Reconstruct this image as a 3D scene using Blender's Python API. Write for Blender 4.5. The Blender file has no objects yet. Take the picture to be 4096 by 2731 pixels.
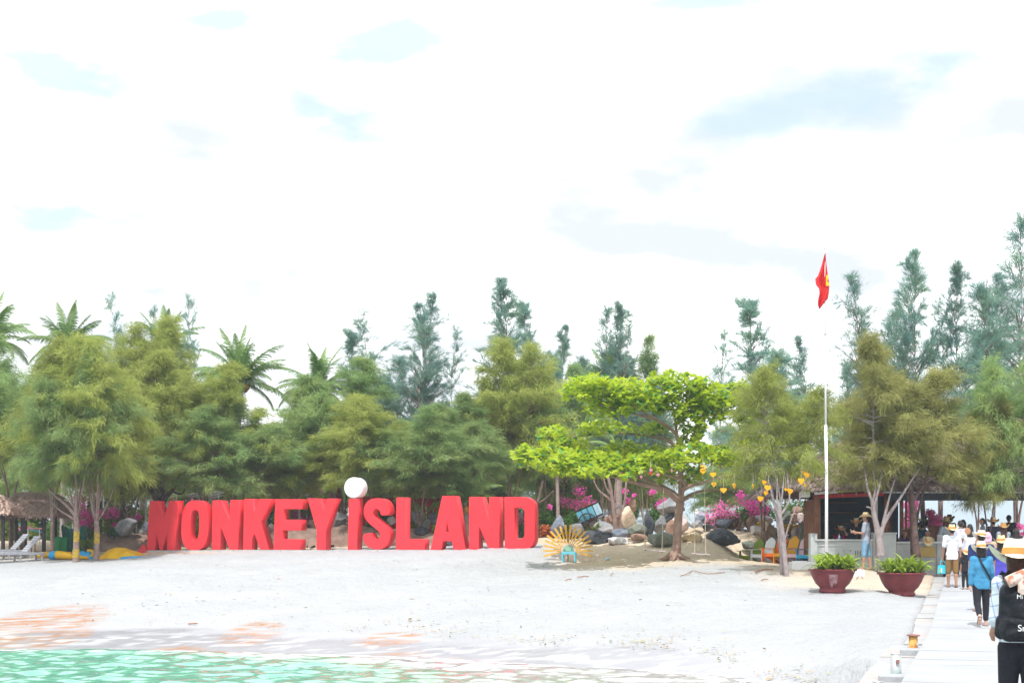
import bpy, bmesh, math, random
import numpy as np
from math import sin, cos, pi, radians, sqrt
from mathutils import Vector, Matrix
random.seed(7)
S = bpy.context.scene
COL = S.collection

# ------------------------------------------------------------------ camera, world, sun, exposure
HC, F0, HZ = 2.6, 6000.0, 2150.0          # eye height above the sea, focal length and horizon row of the photograph
cam = bpy.data.objects.new('camera', bpy.data.cameras.new('camera')); COL.objects.link(cam)
cam.location = (0, 0, HC); cam.rotation_euler = (pi/2, 0, 0)
cam.data.sensor_fit = 'HORIZONTAL'; cam.data.sensor_width = 36.0
cam.data.lens = F0/4096*36.0; cam.data.shift_y = (HZ-1365.5)/4096
cam.data.clip_start = 0.5; cam.data.clip_end = 30000
S.camera = cam
SUN = Vector((-0.12, -0.46, 0.88)).normalized()
SUN_EL = math.asin(SUN.z); SUN_AZ = math.atan2(SUN.x, SUN.y)
w = bpy.data.worlds.new('World'); S.world = w; w.use_nodes = True
def world_nodes():
    nt = w.node_tree; nt.nodes.clear(); N = nt.nodes.new; L = nt.links.new
    out = N('ShaderNodeOutputWorld'); bg = N('ShaderNodeBackground'); bg.inputs[1].default_value = 0.15
    sky = N('ShaderNodeTexSky'); sky.sky_type = 'NISHITA'; sky.sun_disc = False
    sky.sun_elevation = SUN_EL; sky.sun_rotation = SUN_AZ; sky.air_density = 1.0; sky.dust_density = 0.6; sky.ozone_density = 1.5
    tc = N('ShaderNodeTexCoord'); sep = N('ShaderNodeSeparateXYZ'); L(tc.outputs['Generated'], sep.inputs[0])
    mx = N('ShaderNodeMath'); mx.operation = 'MAXIMUM'; mx.inputs[1].default_value = 0.0; L(sep.outputs[2], mx.inputs[0])
    ad = N('ShaderNodeMath'); ad.operation = 'ADD'; ad.inputs[1].default_value = 0.22; L(mx.outputs[0], ad.inputs[0])
    dx = N('ShaderNodeMath'); dx.operation = 'DIVIDE'; L(sep.outputs[0], dx.inputs[0]); L(ad.outputs[0], dx.inputs[1])
    dy = N('ShaderNodeMath'); dy.operation = 'DIVIDE'; L(sep.outputs[1], dy.inputs[0]); L(ad.outputs[0], dy.inputs[1])
    cb = N('ShaderNodeCombineXYZ'); L(dx.outputs[0], cb.inputs[0]); L(dy.outputs[0], cb.inputs[1]); cb.inputs[2].default_value = 3.7
    no = N('ShaderNodeTexNoise'); no.inputs['Scale'].default_value = 1.15; no.inputs['Detail'].default_value = 9; no.inputs['Roughness'].default_value = 0.56
    L(cb.outputs[0], no.inputs['Vector'])
    # openings in the cloud: soft ellipses by direction (right / forward, up / forward), ragged by the cloud noise
    def M2(op, a, b=None, c=None):
        n = N('ShaderNodeMath'); n.operation = op
        for i, v in enumerate((a, b, c)):
            if v is None: continue
            if isinstance(v, (int, float)): n.inputs[i].default_value = v
            else: L(v, n.inputs[i])
        return n.outputs[0]
    fy = M2('MAXIMUM', sep.outputs[1], 0.05); uu = M2('DIVIDE', sep.outputs[0], fy); vv = M2('DIVIDE', sep.outputs[2], fy); tot = None
    for zx, zy, rx, ry, amp, tl in ((1960, 215, 310, 75, 1.0, -.28), (870, 105, 190, 62, 1.1, -.2), (540, 48, 130, 34, 1.1, 0), (770, 265, 120, 60, 1.0, .3), (150, 175, 190, 75, 1.0, .1), (1640, 10, 320, 34, .8, 0), (1250, 132, 60, 18, .6, 0), (60, 10, 180, 40, .7, 0), (1690, 290, 150, 32, .9, 0), (90, 470, 180, 130, .85, 0), (660, 600, 180, 70, .75, 0)):
        u0 = (zx*1.7415-2048)/6000; v0 = (2150-zy*1.7415)/6000; a = rx*1.7415/6000; b = ry*1.7415/6000
        du = M2('SUBTRACT', uu, u0); dv = M2('SUBTRACT', vv, v0); dv = M2('MULTIPLY_ADD', du, tl, dv); q = M2('ADD', M2('POWER', M2('ABSOLUTE', M2('DIVIDE', du, a)), 2.0), M2('POWER', M2('ABSOLUTE', M2('DIVIDE', dv, b)), 2.0)); e = M2('MULTIPLY', M2('EXPONENT', M2('MULTIPLY', q, -1.0)), amp); tot = e if tot is None else M2('MAXIMUM', tot, e)
    n3 = N('ShaderNodeTexNoise'); n3.inputs['Scale'].default_value = 6.0; n3.inputs['Detail'].default_value = 9; n3.inputs['Roughness'].default_value = 0.6; L(cb.outputs[0], n3.inputs['Vector'])
    back = M2('LESS_THAN', sep.outputs[1], 0.3); far_gap = M2('MULTIPLY', M2('SUBTRACT', 0.5, no.outputs['Fac']), 3.0); far_gap = M2('MULTIPLY', far_gap, back)
    gap = M2('MAXIMUM', M2('ADD', tot, M2('MULTIPLY', M2('MULTIPLY', M2('SUBTRACT', n3.outputs['Fac'], 0.5), 3.6), M2('ADD', M2('MULTIPLY', tot, 1.2), 0.15))), far_gap)
    rp = N('ShaderNodeMapRange'); rp.inputs[1].default_value = -0.12; rp.inputs[2].default_value = 0.95; rp.inputs[3].default_value = 1.0; rp.inputs[4].default_value = 0.12; rp.interpolation_type = 'SMOOTHSTEP'; L(gap, rp.inputs[0])
    # the clear strip low over the sea behind the island
    lo = N('ShaderNodeMapRange'); lo.inputs[1].default_value = 0.03; lo.inputs[2].default_value = 0.07; L(sep.outputs[2], lo.inputs[0])
    ml = N('ShaderNodeMath'); ml.operation = 'MULTIPLY'; L(rp.outputs[0], ml.inputs[0]); L(lo.outputs[0], ml.inputs[1])
    n2 = N('ShaderNodeTexNoise'); n2.inputs['Scale'].default_value = 2.2; n2.inputs['Detail'].default_value = 6; L(cb.outputs[0], n2.inputs['Vector'])
    cr = N('ShaderNodeValToRGB'); cr.color_ramp.elements[0].color = (3.05, 3.22, 3.46, 1); cr.color_ramp.elements[1].color = (7.2, 7.25, 7.3, 1)
    cr.color_ramp.elements[0].position = 0.37; cr.color_ramp.elements[1].position = 0.60; L(n2.outputs['Fac'], cr.inputs[0])
    # thin veil of cloud over the blue
    ve = N('ShaderNodeMixRGB'); ve.inputs[0].default_value = 0.8; L(sky.outputs[0], ve.inputs[1]); vc = N('ShaderNodeMixRGB'); L(lo.outputs[0], vc.inputs[0]); vc.inputs[1].default_value = (1.7, 2.35, 3.1, 1); vc.inputs[2].default_value = (2.5, 2.95, 3.35, 1); L(vc.outputs[0], ve.inputs[2])
    mix = N('ShaderNodeMixRGB'); L(ml.outputs[0], mix.inputs[0]); L(ve.outputs[0], mix.inputs[1]); L(cr.outputs[0], mix.inputs[2])
    L(mix.outputs[0], bg.inputs[0]); L(bg.outputs[0], out.inputs[0])
world_nodes()
sl = bpy.data.lights.new('sun', 'SUN'); sl.energy = 2.3; sl.angle = radians(0.6); sl.color = (1.0, 0.975, 0.94)
so = bpy.data.objects.new('sun', sl); COL.objects.link(so); so.rotation_euler = SUN.to_track_quat('Z', 'Y').to_euler()
HAZE = 0.0006
S.view_settings.view_transform = 'Standard'; S.view_settings.look = 'None'; S.view_settings.gamma = 1.0
S.view_settings.exposure = 1.0; S.view_settings.use_curve_mapping = False

# ------------------------------------------------------------------ helpers
def P(px, py, d): return Vector(((px-2048)/F0*d, d, HC-(py-HZ)/F0*d))     # a measured pixel at a known distance -> a place
def X(px, d): return (px-2048)/F0*d
def ZZ(py, d): return HC-(py-HZ)/F0*d

def lerp(a, b, t): return a+(b-a)*t
_vn_rng = np.random.default_rng(11); _vn = _vn_rng.random((256, 256))
def vnoise(x, y, octv=4):
    x = np.asarray(x, float); y = np.asarray(y, float); o = np.zeros_like(x); a = 0.5; tot = 0
    for k in range(octv):
        xi = np.floor(x).astype(int); yi = np.floor(y).astype(int); fx = x-xi; fy = y-yi
        fx = fx*fx*(3-2*fx); fy = fy*fy*(3-2*fy)
        g = lambda i, j: _vn[(xi+i) % 256, (yi+j) % 256]
        o = o+a*(g(0,0)*(1-fx)*(1-fy)+g(1,0)*fx*(1-fy)+g(0,1)*(1-fx)*fy+g(1,1)*fx*fy); tot += a
        x = x*2.03+17.3; y = y*2.03+5.1; a *= 0.5
    return o/tot

MATS = {}
def pm(name, c1, c2=None, scale=4.0, rough=0.8, bump=0.0, bscale=None, detail=5, transl=0.0, spec=0.3, rand=0.0, lo=0.35, hi=0.65, metal=0.0, bdist=0.05):
    """procedural material: two tones mixed by noise, optional relief, translucency and per-object variation"""
    if name in MATS: return MATS[name]
    m = bpy.data.materials.new(name); m.use_nodes = True; nt = m.node_tree; N = nt.nodes.new; L = nt.links.new
    b = nt.nodes['Principled BSDF']; out = nt.nodes['Material Output']
    c2 = c2 or tuple(x*0.8 for x in c1)
    tc = N('ShaderNodeTexCoord'); no = N('ShaderNodeTexNoise'); no.inputs['Scale'].default_value = scale; no.inputs['Detail'].default_value = detail
    L(tc.outputs['Object'], no.inputs['Vector'])
    rp = N('ShaderNodeValToRGB'); rp.color_ramp.elements[0].position = lo; rp.color_ramp.elements[1].position = hi
    rp.color_ramp.elements[0].color = (*c1, 1); rp.color_ramp.elements[1].color = (*c2, 1)
    L(no.outputs['Fac'], rp.inputs[0]); col = rp.outputs[0]
    if rand:
        oi = N('ShaderNodeObjectInfo'); hs = N('ShaderNodeHueSaturation'); mr = N('ShaderNodeMapRange')
        mr.inputs[3].default_value = 1-rand; mr.inputs[4].default_value = 1+rand; L(oi.outputs['Random'], mr.inputs[0]); L(mr.outputs[0], hs.inputs['Value'])
        L(col, hs.inputs['Color']); col = hs.outputs[0]
    L(col, b.inputs['Base Color']); b.inputs['Roughness'].default_value = rough; b.inputs['Metallic'].default_value = metal
    b.inputs['Specular IOR Level'].default_value = spec
    if bump:
        bn = N('ShaderNodeTexNoise'); bn.inputs['Scale'].default_value = bscale or scale*4; bn.inputs['Detail'].default_value = 6
        L(tc.outputs['Object'], bn.inputs['Vector'])
        bp = N('ShaderNodeBump'); bp.inputs['Strength'].default_value = bump; bp.inputs['Distance'].default_value = bdist
        L(bn.outputs['Fac'], bp.inputs['Height']); L(bp.outputs[0], b.inputs['Normal'])
    if transl:
        tr = N('ShaderNodeBsdfTranslucent'); L(col, tr.inputs['Color']); ms = N('ShaderNodeMixShader'); ms.inputs[0].default_value = transl
        L(b.outputs[0], ms.inputs[1]); L(tr.outputs[0], ms.inputs[2]); L(ms.outputs[0], out.inputs['Surface'])
    MATS[name] = m; return m

class MB:
    """collects shapes and links them as ONE mesh object"""
    def __init__(s): s.v = []; s.f = []
    def add(s, vs, fs):
        o = len(s.v); s.v.extend([tuple(v) for v in vs]); s.f.extend([tuple(i+o for i in f) for f in fs]); return s
    def box(s, c, size, rot=None, bev=0.0):
        hx, hy, hz = size[0]/2, size[1]/2, size[2]/2
        if bev:
            b = min(bev, hx*0.9, hy*0.9, hz*0.9); vs = []; 
            bm = bmesh.new(); bmesh.ops.create_cube(bm, size=1.0)
            for v in bm.verts: v.co = Vector((v.co.x*2*hx, v.co.y*2*hy, v.co.z*2*hz))
            bmesh.ops.bevel(bm, geom=list(bm.edges), offset=b, segments=1, affect='EDGES')
            bm.verts.index_update(); vs = [v.co.copy() for v in bm.verts]; fs = [[v.index for v in f.verts] for f in bm.faces]; bm.free()
        else:
            vs = [Vector((x, y, z)) for x in (-hx, hx) for y in (-hy, hy) for z in (-hz, hz)]
            fs = [(0,1,3,2), (4,6,7,5), (0,4,5,1), (2,3,7,6), (0,2,6,4), (1,5,7,3)]
        if rot is not None: vs = [rot @ v for v in vs]
        c = Vector(c); return s.add([v+c for v in vs], fs)
    def bar(s, a, b, wdt, hgt, up=(0,0,1), bev=0.0):
        a = Vector(a); b = Vector(b); d = (b-a); L = d.length; x = d/L; z = Vector(up); y = z.cross(x)
        if y.length < 1e-4: y = Vector((0,1,0)).cross(x)
        y.normalize(); z = x.cross(y); R = Matrix((x, y, z)).transposed()
        return s.box((a+b)/2, (L, wdt, hgt), R, bev)
    def tube(s, pts, rad, n=8, caps=True):
        pts = [Vector(p) for p in pts]; rad = rad if hasattr(rad, '__len__') else [rad]*len(pts)
        o = len(s.v); prev = None
        for i, p in enumerate(pts):
            t = (pts[min(i+1, len(pts)-1)]-pts[max(i-1, 0)]).normalized()
            u = prev if prev is not None else (Vector((0,1,0)) if abs(t.y) < 0.9 else Vector((1,0,0)))
            u = (u-t*u.dot(t)).normalized(); vv = t.cross(u); prev = u
            for k in range(n):
                a = 2*pi*k/n; s.v.append(tuple(p+(u*cos(a)+vv*sin(a))*rad[i]))
        for i in range(len(pts)-1):
            for k in range(n):
                k2 = (k+1) % n; s.f.append((o+i*n+k, o+i*n+k2, o+(i+1)*n+k2, o+(i+1)*n+k))
        if caps:
            s.f.append(tuple(o+k for k in range(n))[::-1]); s.f.append(tuple(o+(len(pts)-1)*n+k for k in range(n)))
        return s
    def lathe(s, prof, n=24, c=(0,0,0), sx=1.0, sy=1.0):
        o = len(s.v); c = Vector(c)
        for r, z in prof:
            for k in range(n):
                a = 2*pi*k/n; s.v.append((c.x+r*cos(a)*sx, c.y+r*sin(a)*sy, c.z+z))
        for i in range(len(prof)-1):
            for k in range(n):
                k2 = (k+1) % n; s.f.append((o+i*n+k, o+i*n+k2, o+(i+1)*n+k2, o+(i+1)*n+k))
        s.f.append(tuple(o+k for k in range(n))[::-1]); s.f.append(tuple(o+(len(prof)-1)*n+k for k in range(n))); return s
    def prism(s, poly, th, M=None):
        """polygon in local x,z extruded along local y by th (centred)"""
        n = len(poly); vs = [Vector((x, -th/2, z)) for x, z in poly]+[Vector((x, th/2, z)) for x, z in poly]
        if M is not None: vs = [M @ v for v in vs]
        fs = [tuple(range(n)), tuple(range(2*n-1, n-1, -1))]+[((i+1) % n, i, n+i, n+(i+1) % n) for i in range(n)]
        return s.add(vs, fs)
    def ball(s, c, r, seg=12, ring=8):
        c = Vector(c); r = r if hasattr(r, '__len__') else (r, r, r)
        prof = [(max(1e-3, sin(pi*i/ring)), -cos(pi*i/ring)) for i in range(ring+1)]
        o = len(s.v); s.lathe(prof, seg)
        for i in range(o, len(s.v)):
            v = s.v[i]; s.v[i] = (c.x+v[0]*r[0], c.y+v[1]*r[1], c.z+v[2]*r[2])
        return s
    def mesh(s, name, smooth=False):
        me = bpy.data.meshes.new(name); me.from_pydata(s.v, [], s.f); me.update()
        if smooth: me.shade_smooth() if hasattr(me, 'shade_smooth') else None
        return me
    def build(s, name, mat, parent=None, smooth=False, loc=None):
        return link(name, s.mesh(name, smooth), mat, parent, loc)

def link(name, me, mat=None, parent=None, loc=None):
    o = bpy.data.objects.new(name, me); COL.objects.link(o)
    if mat and me is not None and len(me.materials) == 0: me.materials.append(mat)
    if parent is not None: o.parent = parent
    if loc is not None: o.location = loc
    return o
def npmesh(name, V, Fc, smooth=False):
    """fast mesh from numpy arrays, all faces with the same corner count"""
    V = np.asarray(V, np.float32); Fc = np.asarray(Fc, np.int32); k = Fc.shape[1]
    me = bpy.data.meshes.new(name); me.vertices.add(len(V)); me.vertices.foreach_set('co', V.ravel())
    me.loops.add(Fc.size); me.loops.foreach_set('vertex_index', Fc.ravel())
    me.polygons.add(len(Fc)); me.polygons.foreach_set('loop_start', np.arange(0, Fc.size, k, dtype=np.int32))
    me.polygons.foreach_set('loop_total', np.full(len(Fc), k, np.int32))
    if smooth: me.polygons.foreach_set('use_smooth', np.ones(len(Fc), bool))
    me.update(calc_edges=True); me.validate(); return me
def fattr(me, name, data):
    a = me.attributes.new(name, 'FLOAT', 'POINT'); a.data.foreach_set('value', np.asarray(data, np.float32))
def tag(o, label=None, cat=None, group=None, kind=None):
    if label: o['label'] = label
    if cat: o['category'] = cat
    if group: o['group'] = group
    if kind: o['kind'] = kind
    return o
def thing(name, label, cat, loc=(0,0,0), rz=0.0, group=None):
    o = bpy.data.objects.new(name, None); COL.objects.link(o); o.location = loc; o.rotation_euler = (0, 0, rz); o.empty_display_size = 0.2
    return tag(o, label, cat, group)
def dup(root, loc, rz=0.0, label=None, scale=None):
    r = root.copy(); COL.objects.link(r); r.location = loc; r.rotation_euler = (0, 0, rz)
    if scale: r.scale = scale
    if label: r['label'] = label
    for ch in list(root.children):
        c = ch.copy(); COL.objects.link(c); c.parent = r
        for g in ch.children:
            q = g.copy(); COL.objects.link(q); q.parent = c
    return r
def catmull(pts, m=6):
    pts = [Vector(p) for p in pts]; out = []
    for i in range(len(pts)-1):
        p0 = pts[max(i-1, 0)]; p1 = pts[i]; p2 = pts[i+1]; p3 = pts[min(i+2, len(pts)-1)]
        for k in range(m):
            t = k/m; out.append(0.5*((2*p1)+(p2-p0)*t+(2*p0-5*p1+4*p2-p3)*t*t+(3*p1-p0-3*p2+p3)*t**3))
    out.append(pts[-1]); return out
def curve_mesh(name, loops, th, bev=0.0):
    """closed 2D loops (outline and holes) filled and extruded by th"""
    cu = bpy.data.curves.new(name, 'CURVE'); cu.dimensions = '2D'; cu.fill_mode = 'BOTH'; cu.extrude = th/2-bev; cu.bevel_depth = bev; cu.bevel_resolution = 0; cu.offset = -bev
    for lp in loops:
        sp = cu.splines.new('POLY'); sp.points.add(len(lp)-1); sp.use_cyclic_u = True
        for i, (x, y) in enumerate(lp): sp.points[i].co = (x, y, 0, 1)
    t = bpy.data.objects.new('tmp', cu); COL.objects.link(t)
    dg = bpy.context.evaluated_depsgraph_get(); me = bpy.data.meshes.new_from_object(t.evaluated_get(dg)); bpy.data.objects.remove(t); me.name = name
    me.materials.clear(); return me
def text_mesh(txt, size, th=0.004):
    cu = bpy.data.curves.new('t', 'FONT'); cu.body = txt; cu.size = size; cu.extrude = th/2; cu.align_x = 'CENTER'
    t = bpy.data.objects.new('tmp', cu); COL.objects.link(t); dg = bpy.context.evaluated_depsgraph_get()
    me = bpy.data.meshes.new_from_object(t.evaluated_get(dg)); bpy.data.objects.remove(t); return me

# ------------------------------------------------------------------ ground heights from measured spots
def deck_z(y): return float(np.interp(y, [0, 29, 35, 43, 48, 52, 60, 75], [.78, .78, .95, 1.17, 1.48, 1.6, 1.7, 1.8]))
def deck_x(y): return float(np.interp(y, [0, 18.8, 30.3, 36, 43, 75], [-1.0, 4.87, 8.48, 10.2, 12.35, 22.3]))     # left edge of the jetty
ctl = []
for px, py in ((-600,2590), (0,2592), (500,2596), (1000,2606), (1500,2622), (2000,2645), (2500,2674), (2900,2702)):
    d = HC*F0/(py-HZ); ctl.append((X(px, d), d, 0.0)); ctl.append((X(px, d), d-5, -0.5))
for x, y, z in ((5.3,22,0), (6.2,16,-.1), (3,20,-.6), (-12,20,-1.5), (0,10,-1.5), (12,8,-1.2)): ctl.append((x, y, z))
for px, py, d in ((600,2214,60.6), (1000,2208,59), (1500,2207,57.3), (2100,2206,55), (0,2256,57), (300,2243,58), (150,2250,57), (450,2236,58.5), (2290,2249,53), (2700,2233,52),
                  (2985,2252,57), (3230,2262,52.5), (3135,2284,48), (3145,2312,45.5), (3320,2367,41.6), (3610,2362,41.6), (3470,2276,48), (3450,2731,24),
                  (2400,2176,57), (2640,2180,56), (2890,2178,57), (3080,2196,57.5), (2330,2160,60)):
    p = P(px, py, d); ctl.append((p.x, p.y, p.z))
for y in (24, 27, 30, 33, 36, 39, 43): ctl.append((deck_x(y)-0.75, y, deck_z(y)-0.16))
for y in (30, 40, 50): ctl.append((deck_x(y)+4, y, deck_z(y)-0.25))
for x in (-40, -24, -12, 0, 12, 26, 45):
    ctl.append((x, 68, 2.45)); ctl.append((x, 95, 2.3)); ctl.append((x, 130, 1.8))
CT = np.array(ctl); _r = lambda a, b: np.sqrt(((a[:, None, :]-b[None, :, :])**2).sum(-1)+0.6)
_K = _r(CT[:, :2], CT[:, :2]); n_ = len(CT)
_A = np.block([[_K, np.ones((n_, 1)), CT[:, :2]], [np.ones((1, n_)), np.zeros((1, 3))], [CT[:, :2].T, np.zeros((2, 3))]])
_W = np.linalg.lstsq(_A, np.concatenate([CT[:, 2], [0, 0, 0]]), rcond=None)[0]
def GZ(x, y):
    x = np.atleast_1d(np.asarray(x, float)); y = np.atleast_1d(np.asarray(y, float)); out = np.empty(len(x))
    for i in range(0, len(x), 20000):
        q = np.stack([x[i:i+20000], y[i:i+20000]], 1); out[i:i+20000] = _r(q, CT[:, :2]) @ _W[:n_]+_W[n_]+q @ _W[n_+1:]
    return out
def gz(x, y): return float(GZ(x, y)[0])
_GZ0 = GZ
def GZ(x, y):
    x = np.atleast_1d(np.asarray(x, float)); y = np.atleast_1d(np.asarray(y, float)); z = _GZ0(x, y)
    yy = [0, 29, 35, 43, 48, 52, 60, 75]; dz = np.interp(y, yy, [.78, .78, .95, 1.17, 1.48, 1.6, 1.7, 1.8]); dx = np.interp(y, [0, 18.8, 30.3, 36, 43, 75], [-1.0, 4.87, 8.48, 10.2, 12.35, 22.3])
    s = x-dx; cap = dz-.15-np.clip((s+.45)/.3, 0, 1)*.45+np.clip(-s-1.0, 0, 30)*.16; low = (y > 5) & (y < 60)
    return np.where(low, np.minimum(z, cap), z)
def shore_y(x): return np.interp(x, [-40, -12.1, -9.1, -6, -3, -.8, 2.2, 3.9, 5.3, 6.2, 8], [35.6, 35.3, 35, 34.2, 33, 31.5, 29.8, 28.2, 22, 16, 10])
# ------------------------------------------------------------------ the setting: beach, sea, jetty
def grid(x0, x1, y0, y1, st):
    xs = np.arange(x0, x1+1e-6, st); ys = np.arange(y0, y1+1e-6, st); gx, gy = np.meshgrid(xs, ys, indexing='ij'); n, m = gx.shape
    i = np.arange(n*m).reshape(n, m); q = np.stack([i[:-1,:-1], i[1:,:-1], i[1:,1:], i[:-1,1:]], -1).reshape(-1, 4)
    return gx.ravel(), gy.ravel(), q
def sand_material():
    m = bpy.data.materials.new('sand'); m.use_nodes = True; nt = m.node_tree; N = nt.nodes.new; L = nt.links.new; b = nt.nodes['Principled BSDF']
    tc = N('ShaderNodeTexCoord')
    def noise(sc, det=6, ro=0.6):
        n = N('ShaderNodeTexNoise'); n.inputs['Scale'].default_value = sc; n.inputs['Detail'].default_value = det; n.inputs['Roughness'].default_value = ro; L(tc.outputs['Object'], n.inputs['Vector']); return n.outputs['Fac']
    def ramp(f, p0, c0, p1, c1):
        r = N('ShaderNodeValToRGB'); r.color_ramp.elements[0].position = p0; r.color_ramp.elements[1].position = p1; r.color_ramp.elements[0].color = (*c0, 1); r.color_ramp.elements[1].color = (*c1, 1); L(f, r.inputs[0]); return r.outputs[0]
    def mix(f, a, c):
        x = N('ShaderNodeMixRGB'); L(f, x.inputs[0]); L(a, x.inputs[1]); 
        if isinstance(c, tuple): x.inputs[2].default_value = (*c, 1)
        else: L(c, x.inputs[2])
        return x.outputs[0]
    def attr(n):
        a = N('ShaderNodeAttribute'); a.attribute_name = n; return a.outputs['Fac']
    base = ramp(noise(0.5), 0.3, (0.348, 0.358, 0.370), 0.7, (0.400, 0.408, 0.416))
    speck = ramp(noise(16, 3), 0.66, (0, 0, 0), 0.74, (1, 1, 1)); base = mix(speck, base, (0.235, 0.222, 0.205))
    earth_and_shade = ramp(noise(1.6), 0.3, (0.53, 0.42, 0.295), 0.7, (0.62, 0.52, 0.40)); base = mix(attr('earth_and_shade'), base, earth_and_shade)  # soil tone, also painted on as the tan of sand in tree shade
    base = mix(attr('wet'), base, ramp(noise(2.5), 0.35, (0.265, 0.262, 0.292), 0.65, (0.30, 0.298, 0.325)))
    base = mix(attr('rust'), base, ramp(noise(3), 0.35, (0.33, 0.155, 0.065), 0.65, (0.40, 0.20, 0.11)))
    base = mix(attr('foam'), base, (0.55, 0.56, 0.58))
    L(base, b.inputs['Base Color'])
    rr = N('ShaderNodeMapRange'); rr.inputs[3].default_value = 0.95; rr.inputs[4].default_value = 0.25; L(attr('wet'), rr.inputs[0]); L(rr.outputs[0], b.inputs['Roughness'])
    b.inputs['Specular IOR Level'].default_value = 0.25
    # footprints and ripples
    a1 = N('ShaderNodeMath'); a1.operation = 'MULTIPLY'; a1.inputs[1].default_value = 0.6; L(noise(9, 5), a1.inputs[0])
    a2 = N('ShaderNodeMath'); a2.operation = 'ADD'; L(a1.outputs[0], a2.inputs[0]); L(noise(2.6, 4), a2.inputs[1])
    bp = N('ShaderNodeBump'); bp.inputs['Strength'].default_value = 0.55; bp.inputs['Distance'].default_value = 0.24; L(a2.outputs[0], bp.inputs['Height'])
    iv = N('ShaderNodeMath'); iv.operation = 'SUBTRACT'; iv.inputs[0].default_value = 0.6; L(attr('wet'), iv.inputs[1]); iv.use_clamp = True; L(iv.outputs[0], bp.inputs['Strength'])
    L(bp.outputs[0], b.inputs['Normal']); return m
def build_beach():
    parts = [grid(-15, 16, 19, 64, 0.16)]
    x, y, q = parts[0]; z = GZ(x, y)
    sy = shore_y(x)+0.8*(vnoise(x*0.35, y*0+3)-0.5); t = y-sy                      # distance up the beach from the water
    z = z+(vnoise(x*0.8, y*0.8)-0.5)*0.07*np.clip((t-3)/4, 0, 1)+(vnoise(x*2.3, y*2.3, 3)-0.5)*0.07*np.clip((t-4)/3, 0, 1)-0.05*np.clip((vnoise(x*3.4+31, y*2.2+7, 2)-.62)*6, 0, 1)*np.clip((t-4.5)/3, 0, 1)
    nb = vnoise(x*0.45+9, y*0.9)
    right = np.clip((x-0.5)/4, 0, 1)
    wet = np.clip(1-(t-2.2-2.2*(nb-.5))/1.2, 0, 1)*(1-0.55*right)
    rus = np.clip((vnoise(x*0.33+2.1, y*1.1+7, 5)-0.53)*9, 0, 1)*np.clip(1-np.abs(t-2.0)/1.7, 0, 1)
    # three measured rust-red wet patches
    rust = np.zeros_like(x)
    for px, py, rx, ry in ((130,2540,260,40), (230,2560,130,18), (1010,2560,130,20), (700,2590,130,14), (1560,2580,140,14), (1580,2625,190,26), (1780,2640,120,22)):
        d = 0.5*(HC*F0/(py-HZ))+0.5*(HC*F0/(py-HZ)); c = P(px, py, d*0.97)
        g = ((x-X(px, c.y))/(rx/F0*c.y))**2+((y-c.y)/(ry*c.y**2/(F0*2.3)))**2
        rust = np.maximum(rust, np.clip((1.12-g)*1.7, 0, 1))
    rust = rust*np.clip((vnoise(x*0.9+y*2.0, y*5.5-x*1.2, 5)-0.36)*4.5, 0, 1)*np.clip(.55+(vnoise(x*6, y*9, 3)-.4)*2, 0, 1)
    fo = np.clip((vnoise(x*2.2, y*4.5, 4)-0.56)*9, 0, 1)*np.clip(1-np.abs(t-1.3)/1.8, 0, 1)
    edge = t-2.6-1.3*(vnoise(x*0.4+4, y*0+8, 3)-0.5)
    fo = np.maximum(fo, np.clip(1-np.abs(edge)/0.13, 0, 1)*np.clip((vnoise(x*0.7+50, y*0.2, 2)-0.45)*6, 0, 1))
    # soil behind the trees, and the tan of tree-shaded sand painted in below them
    e = np.clip((y-55.5+(vnoise(x*.25, y*.25)-.5)*3)/1.5, 0, 1)*np.clip((x-1.0)/1.5, 0, 1)
    e2 = np.clip((y-48.9-0.15*np.abs(x-6)+(vnoise(x*.5, y*.5)-.5)*3)/2.2, 0, 1)*np.clip((x-1.2)/1.2, 0, 1)  # shade below the almond tree, put into the sand colour
    e3 = np.clip((y-59.5)/1.5, 0, 1)+np.clip((y-56.3+(vnoise(x*.6, y*.6)-.5)*2)/1.0, 0, 1)*np.clip((-14.6-x)/2.2, 0, 1)*0.8
    e4 = np.clip((y-41.5+(vnoise(x*.7, y*.7)-.5)*4)/2, 0, 1)*np.clip((x-7)/2, 0, 1)*0.75
    earth_and_shade = np.clip(np.maximum.reduce([e, e2*0.95, e3, e4]), 0, 1)
    V = np.stack([x, y, z], 1)
    me = npmesh('beach', V, q, True)
    for n, a in (('wet', wet), ('rust', rust), ('foam', fo), ('earth_and_shade', earth_and_shade)): fattr(me, n, a)
    sm = sand_material(); tag(link('beach', me, sm), kind='structure')
    # coarser land around it, sunk a little below where the two meet
    x, y, q = grid(-70, 70, 8, 135, 1.5); z = np.maximum(GZ(x, y), -3.5); inside = (x > -14.0) & (x < 15) & (y > 20) & (y < 63); z = np.where(inside, z-1.2, z-0.02)
    me = npmesh('island_ground', np.stack([x, y, z], 1), q, True); o1 = np.ones(len(x)); t = y-shore_y(x)
    fattr(me, 'earth_and_shade', np.clip((y-50-8*(x < 0))/4, 0, 1)); fattr(me, 'wet', np.clip(1-(t-2)/2, 0, 1)); fattr(me, 'rust', o1*0); fattr(me, 'foam', o1*0)
    tag(link('island_ground', me, sm), kind='structure')
build_beach()
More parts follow.
